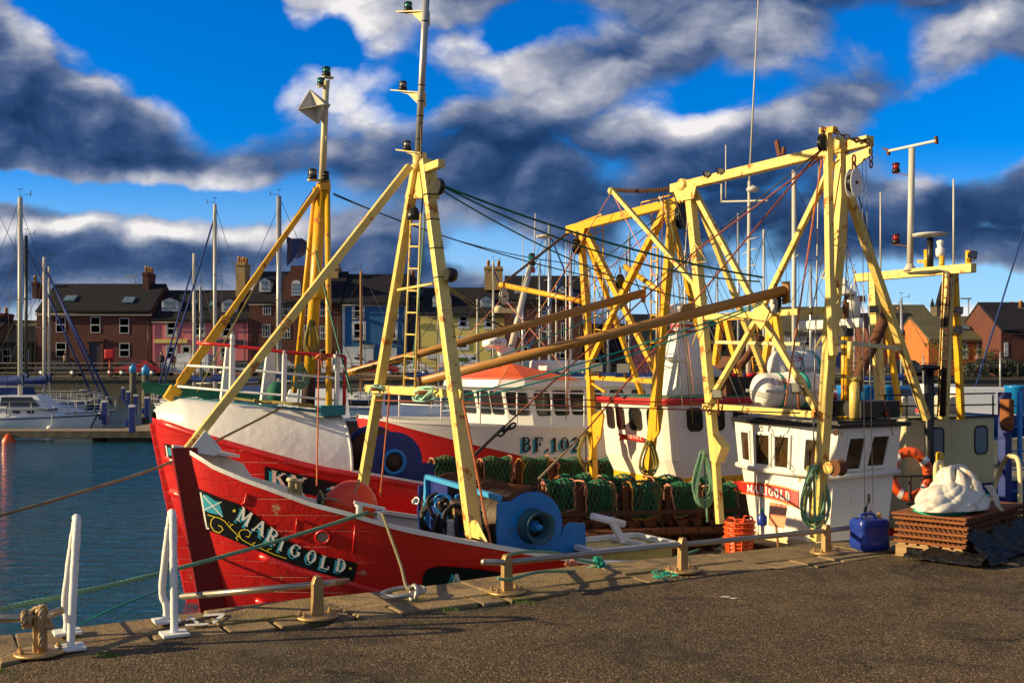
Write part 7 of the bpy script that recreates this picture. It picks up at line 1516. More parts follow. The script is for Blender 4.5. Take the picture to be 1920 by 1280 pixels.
# scallop dredges: rusty frame with a green net bag
def dredge(c, w_=.56, h_=.40, seed=0):
    rg = random.Random(seed); ro = thing('scallop_dredge', c, 'x', 'scallop dredge', None)
    P_ = lambda a, b, z: Vector(c) + ES * a + EV * b + EZ * z
    m = MB(); m.bar(P_(-w_ / 2 - .06, .02, -.05), P_(w_ / 2 + .06, .02, -.05), .09, .10); m.bar(P_(-w_ / 2 - .06, .06, h_), P_(w_ / 2 + .06, .06, h_), .06, .07)
    for a in (-w_ / 2 - .04, w_ / 2 + .04): m.bar(P_(a, .04, -.05), P_(a, .06, h_), .06, .09); m.bar(P_(a, -.02, -.45), P_(0, .02, -.08), .045, .045)
    m.fbox(0, 0, 0, 0, 0, 0) if 0 else None
    m.build('frame', 'rust', ro)
    m = MB(); m.hexa([P_(-w_ / 2, .09, -.02), P_(w_ / 2, .09, -.02), P_(w_ / 2, .13, -.02), P_(-w_ / 2, .13, -.02), P_(-w_ / 2, .09, h_), P_(w_ / 2, .09, h_), P_(w_ / 2, .13, h_), P_(-w_ / 2, .13, h_)]); m.build('back_plate', 'rust_dark', ro)
    # net: knitted diamonds draped over the frame
    def S(u_, v_, k=0):  # u across, v down
        x = (u_ - .5) * w_ * (1.02 + .05 * sin(v_ * 5 + seed * 1.7)) + .02 * sin(seed * 2.3 + v_ * 3); t = v_ * (1 - .16 * (seed % 3 == 1) * u_)
        if t < .25: q = t / .25; y = lerp(.16, -.03, q); z = h_ + .05 + .022 * sin(q * pi) + .02 * sin(u_ * 9 + seed)
        else: q = (t - .25) / .75; y = -.03 - (.015 + .02 * (seed % 4) / 3) * sin(q * pi * .9) - .015 * sin(u_ * 11 + seed + 4 * q) - .02 * k; z = h_ + .05 - q * (h_ + .02) + .03 * sin(u_ * pi) * (-q)
        return P_(x, y, z + .012 * sin(u_ * 14 + seed * 3) * t)
    for mat, k, nu, nv, r_ in (('net_green', 0, 7, 9, .0062), ('net_green', 1.4, 6, 7, .0045)):
        m = MB(); ph = rg.uniform(0, 1)
        for j in range(nv):
            for i in range(nu + 1):
                o_ = .5 * (j % 2); u0 = (i + o_) / (nu + .5)
                for du in (-.5, .5):
                    u1 = u0 + du / (nu + .5)
                    if -.01 <= u1 <= 1.01 and u0 <= 1.01: a, b = S(u0, j / nv, k), S(u1, (j + 1) / nv, k); mid = a.lerp(b, .5) + EZ * -.006; m.tube([a, mid, b], [r_ * 1.3, r_ * .8, r_ * 1.3], 4, cap=False)
        nt_ = m.build('net', mat, ro)
    m = MB(); 
    edge_ = [S(0, j / 10) for j in range(11)] + [S(i / 8, 1) for i in range(1, 9)] + [S(1, 1 - j / 10) for j in range(1, 11)]
    pts = [p + Vector((rg.uniform(-.012, .012), rg.uniform(-.02, .0), rg.uniform(-.012, .012))) for p in edge_]; m.tube(pts, .011, 5); 
    for k in range(3): p = S(rg.choice((0.02, .98)), rg.uniform(0, .3)); m.tube([p, p + Vector((rg.uniform(-.05, .05), -.04, -.06)), p + Vector((rg.uniform(-.05, .05), -.05, -.14))], .012, 5)
    m.build('edge_rope', 'rope_pink' if seed % 3 else 'rope_orange_frayed', ro)
    return ro
rows_ = [ # (pixel columns, base row, lateral v, row name, width)
    ([1048, 1122, 1205, 1284, 1356], 972, 3.45, 'in the near row beside the blue winch', .42, .40),
    ([1078, 1160, 1248, 1330], 930, 3.95, 'in the second row, just behind the near row', .46, .20),
    ([842, 930, 1003, 1066, 1131], 910, 8.2, 'in the far row below the BF.102 hull', .54, .41)]
ordn = ['leftmost', 'second from the left', 'third from the left', 'fourth from the left', 'fifth from the left']
k_ = 0
for cols, base, v_, nm_, w_, h_ in rows_:
    for i, x in enumerate(cols):
        o = dredge(Qv(x, base, v_), w_, h_, seed=k_ + 1); k_ += 1; o['label'] = 'netted scallop dredge, ' + ordn[i] + ' ' + nm_; o['group'] = 'scallop dredges along the rails'
# rusty tubs/heaps of gear between
m = MB(); a, b = Qv(1000, 980, 3.5), Qv(1400, 965, 3.5); m.bar(a, b, .05, .14); m.bar(a + EZ * .12 - EV * .2, b + EZ * .1 - EV * .2, .05, .05)
for i in range(14): p = a.lerp(b, i / 13); m.bar(p, p - EV * .25 - EZ * .14, .035, .05)
one('tow_bar', m, 'rust_dark', 'rusty tow bar carrying the near row of dredges', 'tow bar')
m = MB(); a, b = Qv(820, 905, 8.3), Qv(1170, 900, 8.3); m.bar(a, b, .05, .10); m.bar(a - EZ * .08 - EV * .2, b - EZ * .08 - EV * .2, .05, .08)
one('tow_bar', m, 'rust_dark', 'rusty tow bar carrying the far row of dredges', 'tow bar')
m = MB(); m.tube([Qv(905, 912, 7.6), Qv(1040, 920, 7.6)], .07, 12); one('steel_tube', m, 'rust', 'rusty steel tube lying below the far row of dredges', 'tube')

# big orange buoy
c = Qv(660, 947, 1.75); bu = thing('mooring_buoy', c, 'big orange red inflatable buoy lying on the nearest boat foredeck', 'buoy')
ax_ = (ES * .78 + EZ * -.12 - EV * .3).normalized(); m = MB(); r_ = .235; m.lathe(c, -ax_, [(-r_ * cos(a * pi / 16), r_ * sin(a * pi / 16)) for a in range(0, 14)] + [(r_ * .95, r_ * .45), (r_ * 1.08, r_ * .30)], 32); m.build('body', 'buoy', bu)
m = MB(); m.lathe(c, -ax_, [(r_ * 1.0, r_ * .36), (r_ * 1.2, r_ * .27), (r_ * 1.34, r_ * .26), (r_ * 1.36, r_ * .1), (r_ * 1.36, 0)], 20); m.build('eye', 'plastic_black', bu)
m = MB(); e = c - ax_ * r_ * 1.25; rope(m, smooth_path([e - EZ * .09, e + EV * .09, e + EZ * .1, e - EV * .09, e - EZ * .10, e - EV * .13 + EZ * .04, c - ax_ * r_ * .5 - EV * .22 + EZ * .05, c - EV * .15 + EZ * .2, c + ax_ * .05 - EV * .04 + EZ * .245, c + ax_ * .1 + EZ * .18 + EV * .1], 6), .011); m.build('rope', 'rope_tan', bu)
# coils hanging on gantry legs
def coil(name, p, hgt, wid, n, mat, label, r=.014, tail=.25, dirn=ES, tw=True):
    m = MB(); rg = random.Random(int(p[0] * 100) % 97); p = Vector(p); L = []
    for i in range(n):
        h = hgt * rg.uniform(.88, 1.04); w_ = wid * rg.uniform(.75, 1.15); ox = rg.uniform(-.03, .03); oy = -.02 - i * .010; pts = []
        for k in range(18): a = 2 * pi * k / 18; x = sin(a) * w_ / 2 * (.45 + .55 * (1 - cos(a)) / 2) + ox; z = -h * (1 - cos(a)) / 2; pts.append(p + dirn * x + EV * (oy + .02 * sin(a * 2)) + EZ * z)
        L += pts
    L += [L[-1] - EZ * .05, L[-1] + dirn * rg.uniform(-.06, .06) - EZ * (hgt + tail - .0)]
    pth = smooth_path(L, 3)
    (rope(m, pth, r) if tw else m.tube(pth, r, 6)); 
    m.tube([p + dirn * cos(a) * .035 + EV * (-.05 + .05 * sin(a)) - EZ * .03 for a in [k2 * pi / 4 for k2 in range(8)]], r * .9, 6, closed=True)
    return one(name, m, mat, label, 'rope coil')
coil('rope_coil', Pg(1313, 845, -.08), .66, .32, 6, 'rope_green', 'pale green rope coil hung on the far leg of the pale gantry', tail=.18)
coil('rope_coil', Pg(1519, 872, -.12), .64, .46, 7, 'rope_green', 'pale green rope coil hung on the near leg of the pale gantry', tail=.05)
coil('rope_coil', Pg(1512, 874, -.06), .66, .16, 3, 'rope_olive', 'yellowish rope coil tucked inside the green coil on the near gantry leg', tail=.08)
coil('rope_coil', Pu(1096, 808, -.12), .55, .32, 6, 'rope_olive', 'olive rope coil hung on the far leg of the yellow gantry', r=.012, tail=.2)
coil('rope_coil', Pu(1213, 826, -.12), .50, .32, 6, 'rope_olive', 'olive rope coil hung on the near leg of the yellow gantry', r=.012, tail=.2)
coil('rope_coil', Qv(581, 600, 6.15), .48, .22, 6, 'rope_olive', 'dark green rope coil hung high on the round yellow mast', r=.013, tail=.05)
coil('rope_coil', Qv(560, 685, 5.3), .28, .18, 5, 'rope_green', 'green rope coil hung inside the white rail of the foredeck', r=.011, tail=.2)
coil('rope_coil', ED(600, 664), .07, .14, 5, 'rope_orange', 'orange twine knotted over the red top rail', r=.010, tail=.1, tw=False)
def knot(p, sx, sz, n, mat, label, r=.013, d=ES, seed=1):
    m = MB(); rg = random.Random(seed); pts = [Vector(p) + EV * rg.uniform(-sx, sx) + ES * rg.uniform(-.12, .02) + EZ * rg.uniform(-sz, sz) for _ in range(n)]
    rope(m, smooth_path(pts, 7), r); return one('rope_knot', m, mat, label, 'knotted rope')
knot(Ps(723, 731) - ES * .05, .14, .06, 13, 'rope_pale', 'pale green rope knotted round the left pin of the mast crossbar', seed=3)
knot(Ps(812, 738) - ES * .05, .22, .07, 17, 'rope_pale', 'pale green rope knotted round the right pin of the mast crossbar', seed=5)
m = MB(); pts = [F(x, 5.0 + .4 * sin(i * 2.1) + .2 * sin(i), ztw(x) + .045 + .02 * (i % 2)) for i, x in enumerate([-1.0, -.9, -.6, -.4, -.6, -.85, -.7, -.35, -.1, -.3, -.6, -.4, 0, .1, -.2, -.1, .15])]; rope(m, smooth_path(pts, 7), .018); one('mooring_rope', m, 'rope_olive', 'yellowish green rope lying in loops on the teal foredeck', 'rope')
m = MB(); rows = []
mk('canvas_green', (.008, .13, .075), .8, var=.3, bump=.006, bscale=12)
for i in range(20): s_ = lerp(-1.65, .1, i / 19); rows.append([F(s_, 7.3 + .12 * sin(j + i) * .3 + .05 * j - .6 * (1 - min(1, (s_ + 1.7) / .8)), ztw(s_) + .02 + (.0, .12, .15, .04)[j] + .015 * sin(i * 1.7)) for j in range(4)])
m.grid(rows); one('tarpaulin', m, 'canvas_green', 'green canvas bundled along the far side of the white foredeck', 'tarpaulin')
m = MB(); m.ball(Qv(518, 736, 6.6), .13, 12, 8, 1.2); one('canvas_bag', m, 'canvas_green', 'dark green canvas bag on the foredeck behind the white rails', 'bag')
# small sign on the rail
m = MB(); p = ED(625, 678); m.bar(p + EZ * .09 - EV * .02, p - EZ * .09 - EV * .02, .12, .01, ES); sgn = one('notice', m, 'white_paint', 'small white notice with a blue figure fixed to the foredeck rail', 'notice')
m = MB(); q = wloc(sgn); pc = p - EV * .035; 
for a in range(5): m.bar(pc, pc + (ES * cos(a * 1.257 + .3) + EZ * sin(a * 1.257 + .3)) * .03, .010, .012, EV)
m.build('figure', 'blue_paint', sgn)
# basket stack
def basket(p, r, h):
    ro = thing('fish_basket', p, 'x', 'fish basket', 'stacked orange fish baskets'); m = MB(); p = Vector(p)
    n = 26; N = 5
    for j in range(N):
        z0, z1 = h * j / N, h * (j + .72) / N; r0, r1 = lerp(r * .82, r, z0 / h), lerp(r * .82, r, z1 / h)
        m.lathe(p + EZ * z0, EZ, [(0, r0), (z1 - z0, r1), (z1 - z0, r1 - .008), (0, r0 - .008), (0, r0)], n)
    for k in range(12): a = 2 * pi * k / 12; m.bar(p + Vector((cos(a) * r * .82, sin(a) * r * .82, 0)), p + Vector((cos(a) * r * .99, sin(a) * r * .99, h)), .012, .02)
    m.lathe(p, EZ, [(0, .001), (.0, r * .8)], n); m.build('bucket', 'orange', ro)
    m = MB(); m.tube([p + Vector((cos(a) * (r + .008), sin(a) * (r + .008), h)) for a in [2 * pi * k / 28 for k in range(28)]], .014, 6, closed=True); m.build('rim', 'orange', ro)
    for s_ in (-1, 1):
        m = MB(); c = p + ES * (s_ * r * .80) + EZ * h; m.tube(smooth_path([c - EV * .07, c - EV * .06 + EZ * .05, c + EV * .06 + EZ * .05, c + EV * .07], 4), .010, 6); m.build('handle', 'orange', ro)
    return ro
pb = Qv(1386, 1022, 1.75); bz = pb.z - .02; lb = ['orange fish basket, bottom of its stack beside the quay rail', 'orange fish basket second from the bottom of the stack', 'orange fish basket, third up in the stack', 'orange fish basket on top of the stack beside the wheelhouse']
for i in range(4):
    if i == 0: bk = basket((pb.x, pb.y, bz - .1), .165, .22); o = bk
    else: o = copytree(bk); o.location = (pb.x + .006 * (i % 2), pb.y, bz - .1 + i * .058)
    o['label'] = lb[i]
c = Qv(1103, 905, 4.7); m = MB(); m.lathe(c, EZ, [(-.04, .13), (.0, .155), (.012, .16), (.014, .13), (.0, .11), (-.03, .1)], 24); m.tube(smooth_path([c + ES * .1, c + ES * .11 + EZ * .05, c + ES * .03 + EZ * .06, c], 4), .01, 5); one('basket_lid', m, 'orange', 'orange plastic basket lying on the dredges of the second boat', 'basket')
# shovel, bottle, by the casing
ro = thing('shovel', Qv(1462, 970, 1.6), 'orange plastic shovel blade leaning against the white casing', 'shovel')
pb_ = [Qv(x, y, v_) for x, y, v_ in ((1443, 940, 1.30), (1477, 946, .95), (1468, 990, .85), (1438, 984, 1.2))]; m = MB(); m.grid([[pb_[0].lerp(pb_[1], t) + EV * (.06 - .06 * (2 * t - 1) ** 2) for t in (0, .25, .5, .75, 1)], [pb_[3].lerp(pb_[2], t) + EV * (.04 - .06 * (2 * t - 1) ** 2) for t in (0, .25, .5, .75, 1)]]); mk('shovel_orange', (.85, .32, .15), .45, var=.1); m.build('blade', 'shovel_orange', ro); m = MB(); m.tube([Qv(1455, 985, 1.0), Qv(1461, 1040, 1.0)], .014, 8); m.build('handle', 'wood', ro)
ro = thing('bottle', Qv(1429, 985, 1.4), 'blue plastic bottle with green cap beside the orange baskets', 'bottle'); c = Qv(1429, 984, 1.4); m = MB(); m.lathe(c, EZ, [(0, .05), (.01, .055), (.10, .055), (.14, .02), (.155, .02)], 16); m.build('body', 'jerry', ro); m = MB(); m.lathe(c + EZ * .155, EZ, [(0, .022), (.03, .022), (.032, 0)], 12); m.build('cap', 'rope_teal', ro)
# blocks
def block(p, r, label, mat='white_paint', d=EV, hook=True, chainto=None):
    p = Vector(p); ro = thing('pulley_block', p - EZ * r * 1.4, label, 'pulley block'); n = 20
    def cheek(off): return [p + d * off + (ES if d == EV else EV) * (cos(2 * pi * k / n) * r * .72) + EZ * (sin(2 * pi * k / n) * r * (1.30 if k not in () else 1)) for k in range(n)]
    m = MB(); m.prism(cheek(-r * .32), d * r * .08); m.prism(cheek(r * .32), d * r * .08); m.build('cheek', mat, ro, bevel=.004)
    m = MB(); m.lathe(p - d * r * .2, d, [(0, .01), (0, r * .8), (r * .2, r * .62), (r * .4, r * .8), (r * .4, .01)], 20); m.build('sheave', 'plastic_black', ro)
    m = MB(); m.lathe(p - d * r * .38, d, [(0, 0), (0, r * .16), (.01, r * .14), (r * .78, r * .14)], 12); m.build('axle', 'rust', ro)
    if hook: m = MB(); h = p + EZ * r * 1.45; m.tube([h + (ES * cos(a) * r * .18 if d == EV else EV * cos(a) * r * .18) + EZ * sin(a) * r * .42 for a in [k * pi / 6 for k in range(12)]], r * .09, 6, closed=True); h2 = h + EZ * r * .6; m.tube([h2 + d * cos(a) * r * .18 + EZ * sin(a) * r * .42 for a in [k * pi / 6 for k in range(12)]], r * .09, 6, closed=True); m.build('shackle', 'rust', ro)
    return ro
block(Pg(1601, 343, -.18), .115, 'large white pulley block hanging from the near end of the pale gantry beam', d=EV)
block(Qv(1629, 958, -.05), .07, 'small white pulley block hanging over the blue jerrycan', d=EV)
block(Pu(1279, 405, -.2), .14, 'dark pulley block hanging where the yellow gantry meets the pale one', mat='plastic_black')
block(Pu(1081, 462, -.1), .10, 'dark pulley block hanging from the far end of the yellow gantry', mat='plastic_black')
block(Pg(1454, 568, -.30), .085, 'grey pulley block hanging under the tip of the near brown boom', mat='galv', d=ES)
block(Pg(1542, 268, -.28), .07, 'black pulley block hanging at the top of the derrick post', mat='plastic_black')
block(Pu(1163, 528, -.1), .09, 'dark pulley block at the crossing of the yellow gantry braces', mat='plastic_black')
block(Qv(945, 556, 7.2), .10, 'grey pulley block hanging from the yellow jib arm', mat='galv')
# chains
def chn(p, q, label, link=.075, r=.009, sag=.03): m = MB(); chain(m, p, q, link, r, sag); one('chain', m, 'rust_dark', label, 'chain')
chn(Pg(1563, 245, -.22), Pg(1630, 264, -.05), 'dark chain along the top between derrick post and pale gantry beam')
chn(Pg(1632, 266, -.06), Pg(1633, 314, -.06), 'short dark chain dangling from the end of the pale gantry beam', sag=0)
chn(Pu(1147, 355, 0), Pg(1262, 353, 0), 'rusty chain running left from the far end of the pale gantry beam', .09, .012)
chn(Pu(945, 530, .3), Pu(1066, 436, 0), 'rusty chain holding up the yellow jib arm', .09, .011, 0)
chn(Pg(1470, 552, -.3), Pg(1456, 562, -.3), 'short chain at the tip of the near brown boom')
# wires and rigging
def wire(p, q, r, mat, label, sag=0, cat='wire', tw=False, n=14):
    m = MB(); pts = sagline(p, q, sag, n if sag else 1)
    (rope(m, sagline(p, q, sag, n), r) if tw else m.tube(pts, r, 6)); return one('rigging_' + ('rope' if 'rope' in mat else 'wire'), m, mat, label, cat)
T_ = Ps(822, 345)
wire(T_, Pg(1430, 520, -.4), .012, 'green_paint', 'thick green rope sagging from the mast head to the near brown boom tip', .10, 'rope')
wire(T_, Pg(1424, 528, -.35), .009, 'green_paint', 'second green rope just below the thick one from the mast head', .20, 'rope')
wire(Ps(817, 350), Pu(1310, 565, -.3), .008, 'green_paint', 'lower green rope sagging from the mast head toward the yellow gantry', .16, 'rope')
wire(Qv(625, 365, 6.3), Pu(1165, 530), .009, 'wire_dark', 'dark stay from the round yellow mast to the yellow gantry', .12)
wire(Qv(625, 362, 6.3), Pu(1150, 500), .007, 'wire_dark', 'thin dark stay just above its twin from the round yellow mast', .22)
wire(Pg(1545, 275, -.2), Qv(1105, 800, 2.9), .010, 'wire_red', 'rust red wire from the derrick post head down past the yellow gantry')
wire(Pg(1548, 290, -.2), Pg(1305, 470, -.3), .010, 'wire_red', 'short rust red wire from the derrick post head to the far gantry leg')
wire(Pg(1305, 470, -.3), Qv(945, 800, 1.6), .009, 'wire_red', 'rust red wire running down left from the far gantry leg')
wire(Qv(945, 800, 1.6), Qv(880, 862, 1.4), .016, 'wire_dark', 'dark turnbuckle end of the long rusty wire')
chn(Qv(965, 795, 1.6), Qv(935, 815, 1.6), 'rusty chain links joining the long wire to its dark lower end', .09, .012, 0)
wire(Qv(1105, 800, 2.9), Qv(1003, 905, 1.2), .013, 'rope_tan', 'tan rope from the rusty wires down to the blue winch', 0, 'rope')
chn(Qv(1006, 898, 1.15), Qv(999, 925, 1.05), 'short rusty chain on top of the blue winch', .08, .012, 0)
wire(Pg(1541, 300, -.25), Pg(1472, 790 - 30, -.25), .010, 'rope_orange', 'reddish rope hanging from the derrick post', 0, 'rope', True)
wire(Qv(598, 668, 5.0), Qv(594, 910, 2.9), .010, 'rope_orange', 'orange twine hanging from the foredeck rail', 0, 'rope', True)
wire(Qv(731, 735, 2.9), Qv(713, 930, 2.8), .010, 'rope_orange', 'orange rope hanging from the left pin of the mast crossbar', 0, 'rope', True)
wire(Qv(868, 750, 1.2), Qv(920, 1018, .9), .012, 'rope_orange', 'orange rope running down beside the near leg of the tripod mast', 0, 'rope', True)
wire(Ps(797, 400), Ps(775, 690), .011, 'rope_green', 'green rope hanging down inside the tripod mast', .02, 'rope', True)
wire(Qv(1290, 385, 3.2), Qv(1270, 730, 4.0), .005, 'galv', 'left thin wire hanging from the pale gantry in front of the white funnel')
wire(Qv(1623, 275, .5), Qv(1637, 945, -.03), .004, 'galv', 'right thin wire of the hoist above the jerrycan')
wire(Qv(1617, 290, .5), Qv(1621, 945, -.05), .004, 'galv', 'left thin wire of the hoist above the jerrycan')
wire(Pg(1590, 360, -.1), Pg(1580, 790, -.05), .005, 'wire', 'thin wire running down beside the near gantry leg')
for k, (y0, y1) in enumerate(((738, 756), (750, 768))):
    wire(Qv(700, y0, 2.9), Pg(1330 if k == 0 else 1500, y1 + (0 if k == 0 else 6), -.15), .008, 'wire_red', ('upper' if k == 0 else 'lower') + ' rust red wire stretched level from mast crossbar to the pale gantry')
P0 = Pg(1472, 551, -.27)
wire(Pg(1430, 566, -.3), Qv(830, 750, 1.9), .009, 'rope_teal', 'upper teal rope slung under the near brown boom', .06, 'rope'); wire(Pg(1428, 570, -.3), Qv(835, 757, 1.8), .009, 'rope_teal', 'lower teal rope slung under the near brown boom', .10, 'rope')
wire(Qs(1190, 560, 4.9), Qv(690, 745, 6.0), .009, 'rope_teal', 'teal rope slung under the far brown boom', .10, 'rope'); 
wire(Qv(592, 470, 6.0), Qv(660, 740, 4.5), .012, 'green_paint', 'green rope from the round yellow mast down to the rail', .06, 'rope')
wire(Pu(1147, 360, -.2), Pu(978, 640, -.5), .007, 'rope_pink', 'pinkish rope going down left from the chain', 0, 'rope'); wire(Pu(1148, 362, -.2), Pu(1290, 640, -.2), .007, 'rope_pink', 'pinkish rope going down right from the chain', 0, 'rope')
wire(Pu(1290, 640, -.2), Qs(1302, 738, 5.0), .007, 'rope_pink', 'end of the pinkish rope over the second wheelhouse', 0, 'rope'); wire(Pu(978, 640, -.5), Pu(925, 740, -.8), .008, 'rope_pink', 'pinkish rope end over the orange roof', 0, 'rope')
wire(Pu(942, 560, .3), Pu(820, 690, .2), .007, 'rope_pink', 'pinkish rope from the jib arm down left', 0, 'rope'); wire(Pu(945, 560, .3), Pu(1075, 710, .2), .007, 'rope_pink', 'pinkish rope from the jib arm down right', 0, 'rope')
wire(Pg(1418, 470, -.1), Qv(1290, 1, 5), .004, 'wire_dark', 'x') if 0 else None
m = MB(); m.bar(Pg(1147, 356, -.0), Pg(1300, 530, .1), .055, .055, ES); m.bar(Pg(1300, 530, .1), Pg(1328, 640, .1), .05, .05, ES); m.lathe(Pg(1147, 358, 0), EV, [(-.03, .03), (-.03, .05), (.03, .05), (.03, .03)], 12); oo = m.build('fore_brace', 'pale_yellow', gt)
wire(Pg(1538, 282, -.24), Pu(1085, 640, .0), .007, 'wire_dark', 'long dark wire from the derrick post head to the far yellow gantry leg')
wire(Qv(1270, 1, 6) if 0 else Pu(1242, 402, -.1), Pu(860, 690, -.2), .008, 'wire_dark', 'dark wire from the yellow gantry beam down left over the boom')
wire(Pu(1280, 380, -.1), Pu(935, 690, -.2), .008, 'wire_red', 'rust wire from the yellow gantry block down left over the boom')
wire(Qv(840, 540, 3.0), Qv(925, 605, 5.2), .008, 'rope_olive', 'tan tackle line right of the tripod mast', 0, 'rope'); wire(Qv(835, 533, 3.0), Qv(930, 598, 5.2), .008, 'rope_olive', 'second tan tackle line right of the tripod mast', 0, 'rope')
wire(Qv(925, 603, 5.2), Qv(942, 612, 5.4), .012, 'rust', 'rusty shackle on the far brown boom')
wire(Qv(530, 440, 6.8), Qv(370, 735, 6.8), .010, 'rope_olive', 'brown rope beside the yellow forestrut', 0, 'rope'); 
wire(Qv(590, 350, 6.3), Qv(530, 440, 6.8), .006, 'wire_dark', 'thin line above the flag')

# lifebuoy
lbp = Qv(1706, 889, 2.35); lb_ = thing('lifebuoy', lbp - EZ * .35, 'orange lifebuoy with white bands and black letters beside the wheelhouse', 'lifebuoy'); lr = .285
nrm = (Vector((-.35, -1, .0))).normalized(); ux = Vector((0, 0, 1)).cross(nrm).normalized(); uy = EZ; ux = -ux if ux.x < 0 else ux
rows = []
for k in range(48):
    a = 2 * pi * k / 48; cdir = ux * cos(a) * .82 + uy * sin(a) * 1.08; rows.append([lbp + cdir * lr + (cdir.normalized() * cos(b) + nrm * sin(b)) * .07 for b in [2 * pi * j / 12 for j in range(12)]])
rows.append(rows[0]); m = MB(); m.grid(rows, True, True); m.build('ring', 'orange', lb_)
for a0 in (38, 130, -38, -120):
    m = MB(); rw = []
    for k in range(5): a = radians(a0 - 7 + 14 * k / 4); cdir = ux * cos(a) * .82 + uy * sin(a) * 1.08; rw.append([lbp + cdir * lr + (cdir.normalized() * cos(b) + nrm * sin(b)) * .0735 for b in [2 * pi * j / 12 for j in range(12)]])
    m.grid(rw, True, True); m.build('band', 'white_paint', lb_)
m = MB()
def lbtext(st, a_start, a_end, up):
    n = len(st)
    for i, ch in enumerate(st):
        a_c = radians(lerp(a_start, a_end, i / max(1, n - 1))); wd = GL[ch][0]
        def fn(x, y, o_, a_c=a_c, wd=wd):
            a = a_c - (x - wd / 2) * .17 * up; rr_ = lr + (y - .5) * .085 * up; cdir = Vector(ux * cos(a) * .82 + uy * sin(a) * 1.08); b = math.asin(max(-1, min(1, (rr_ - lr) / .078))); return lbp + cdir * lr + (cdir.normalized() * sin(b) + nrm * cos(b)) * (.0755 + o_)
        strokes(m, GL[ch][1], fn)
lbtext('MAR', 118, 72, 1); lbtext('IGOLD', 20, -22, 1) if 0 else lbtext('GOLD', 24, -22, 1); lbtext('ARBRO', 202, 248, -1) if 0 else None
m.build('lettering', 'letter_black', lb_)
m = MB(); m.bar(lbp - ux * .28 + nrm * .085 - EZ * .03, lbp + ux * .32 + nrm * .085 - EZ * .0, .03, .03); m.bar(lbp + nrm * .085, lbp + nrm * .085 - EZ * .34, .03, .03); m.bar(lbp - ux * .28 + nrm * .085 - EZ * .03, Qv(1686, 885, 1.2), .025, .025); m.build('bracket', 'black', lb_)
ro = thing('float_light', Qv(1762, 890, 3.5), 'yellow lifebuoy light float beside the black post', 'float light'); c = Qv(1762, 892, 3.6); m = MB(); m.lathe(c, EZ, [(0, .06), (.05, .10), (.16, .10), (.2, .06), (.36, .06), (.38, .03)], 14); m.build('body', 'yellow', ro)

# ================================================================== QUAY FURNITURE
RR = .0285
def extra_lines():
    rg = random.Random(21); n = 0
    tops = [(Pg(1262, 360, .1), 'pale gantry far end'), (Pg(1575, 290, .1), 'pale gantry near end'), (Pu(1080, 440, .1), 'yellow gantry far end'), (Pu(1275, 385, .1), 'yellow gantry near end')]
    for t_, nm in tops:
        for k, w_ in enumerate(('first', 'second', 'third', 'fourth', 'fifth')):
            e_ = t_ + ES * rg.uniform(-.3, 1.6) + EV * rg.uniform(-.2, .5) - EZ * rg.uniform(2.2, 3.2); m = MB(); m.tube(sagline(t_ + EV * .1 * (k - 1), e_, rg.uniform(0, .08), 8), rg.choice((.005, .007, .009)), 5)
            one('rigging_wire', m, ('wire_dark', 'wire', 'rope_olive', 'wire_red', 'galv')[k], w_ + ' loose line hanging down from the ' + nm, 'wire', 'loose lines on the gantries')
extra_lines()
def qrail(posts, endL, endR, label, rails_z=(.19, .20)):
    pts = [G(x, y, .012) for x, y, _ in posts]; ro = thing('mooring_rail', pts[0], label, 'mooring rail', 'mooring rails along the quay edge')
    tops = []
    dirn = (pts[-1] - pts[0]).normalized() if len(pts) > 1 else ES; side = Vector((dirn.y, -dirn.x, 0))
    for (x, y, yt), p in zip(posts, pts):
        H = (y - yt) / FPX * p.y - .01
        m = MB(); w_, t_ = .040, .027; prof = [(-w_, 0), (w_, 0), (w_ * .92, H - .05), (w_ * .7, H - .02), (w_ * .4, H), (-w_ * .4, H), (-w_ * .7, H - .02), (-w_ * .92, H - .05)]
        m.prism([p + side * t_ + dirn * a + EZ * (b + .014) for a, b in prof], side * -2 * t_); m.build('post', 'bronze', ro, bevel=.006)
        m = MB(); m.lathe(p, EZ, [(0, .145), (.012, .145), (.018, .137), (.018, 0.001)], 28); o = m.build('base_plate', 'bronze', ro)
        for v_ in o.data.vertices: pass
        for sx in (-1, 1):
            for sy in (-1, 1): m = MB(); b = p + dirn * sx * .105 + side * sy * .045 + EZ * .018; m.lathe(b, EZ, [(0, .016), (.012, .016), (.012, .010), (.03, .010), (.032, .0)], 8, False); m.build('bolt', 'bronze', ro)
        m = MB(); tops.append(p + EZ * (H - .045))
        path = ([endL] if endL else []) + tops + ([endR] if endR else [])
    m = MB(); m.tube(path, RR * .82, 16)
    # rounded ends
    for e, q in ((path[0], path[1]), (path[-1], path[-2])): m.lathe(e, (e - q), [(0, RR * .82), (.006, RR * .78), (.012, RR * .5), (.014, 0)], 16)
    m.build('rail', 'steel', ro); return ro, tops
ra, ta = qrail([(595, 1156, 1080)], G(340, 1160, 0) * 0 + Vector(W(341, 1118, 7.62)), W(651, 1088, 8.25), 'short mooring rail on one post between red bow and iron ring')
p1 = [G(x, y, .012) for x, y in ((950, 1110), (1280, 1070), (1549, 1036))]
rb_, tb = qrail([(950, 1110, 1040), (1280, 1070, 1008), (1549, 1036, 983)], W(906, 1053, p1[0].y - .17), W(1632, 984, 10.65), 'long mooring rail on three posts running to the blue jerrycan')
rc_, tc_ = qrail([(75, 1224, 1140)], W(-60, 1160, 6.15), W(114, 1144, 6.50), 'short mooring rail with rope hitched round its post')
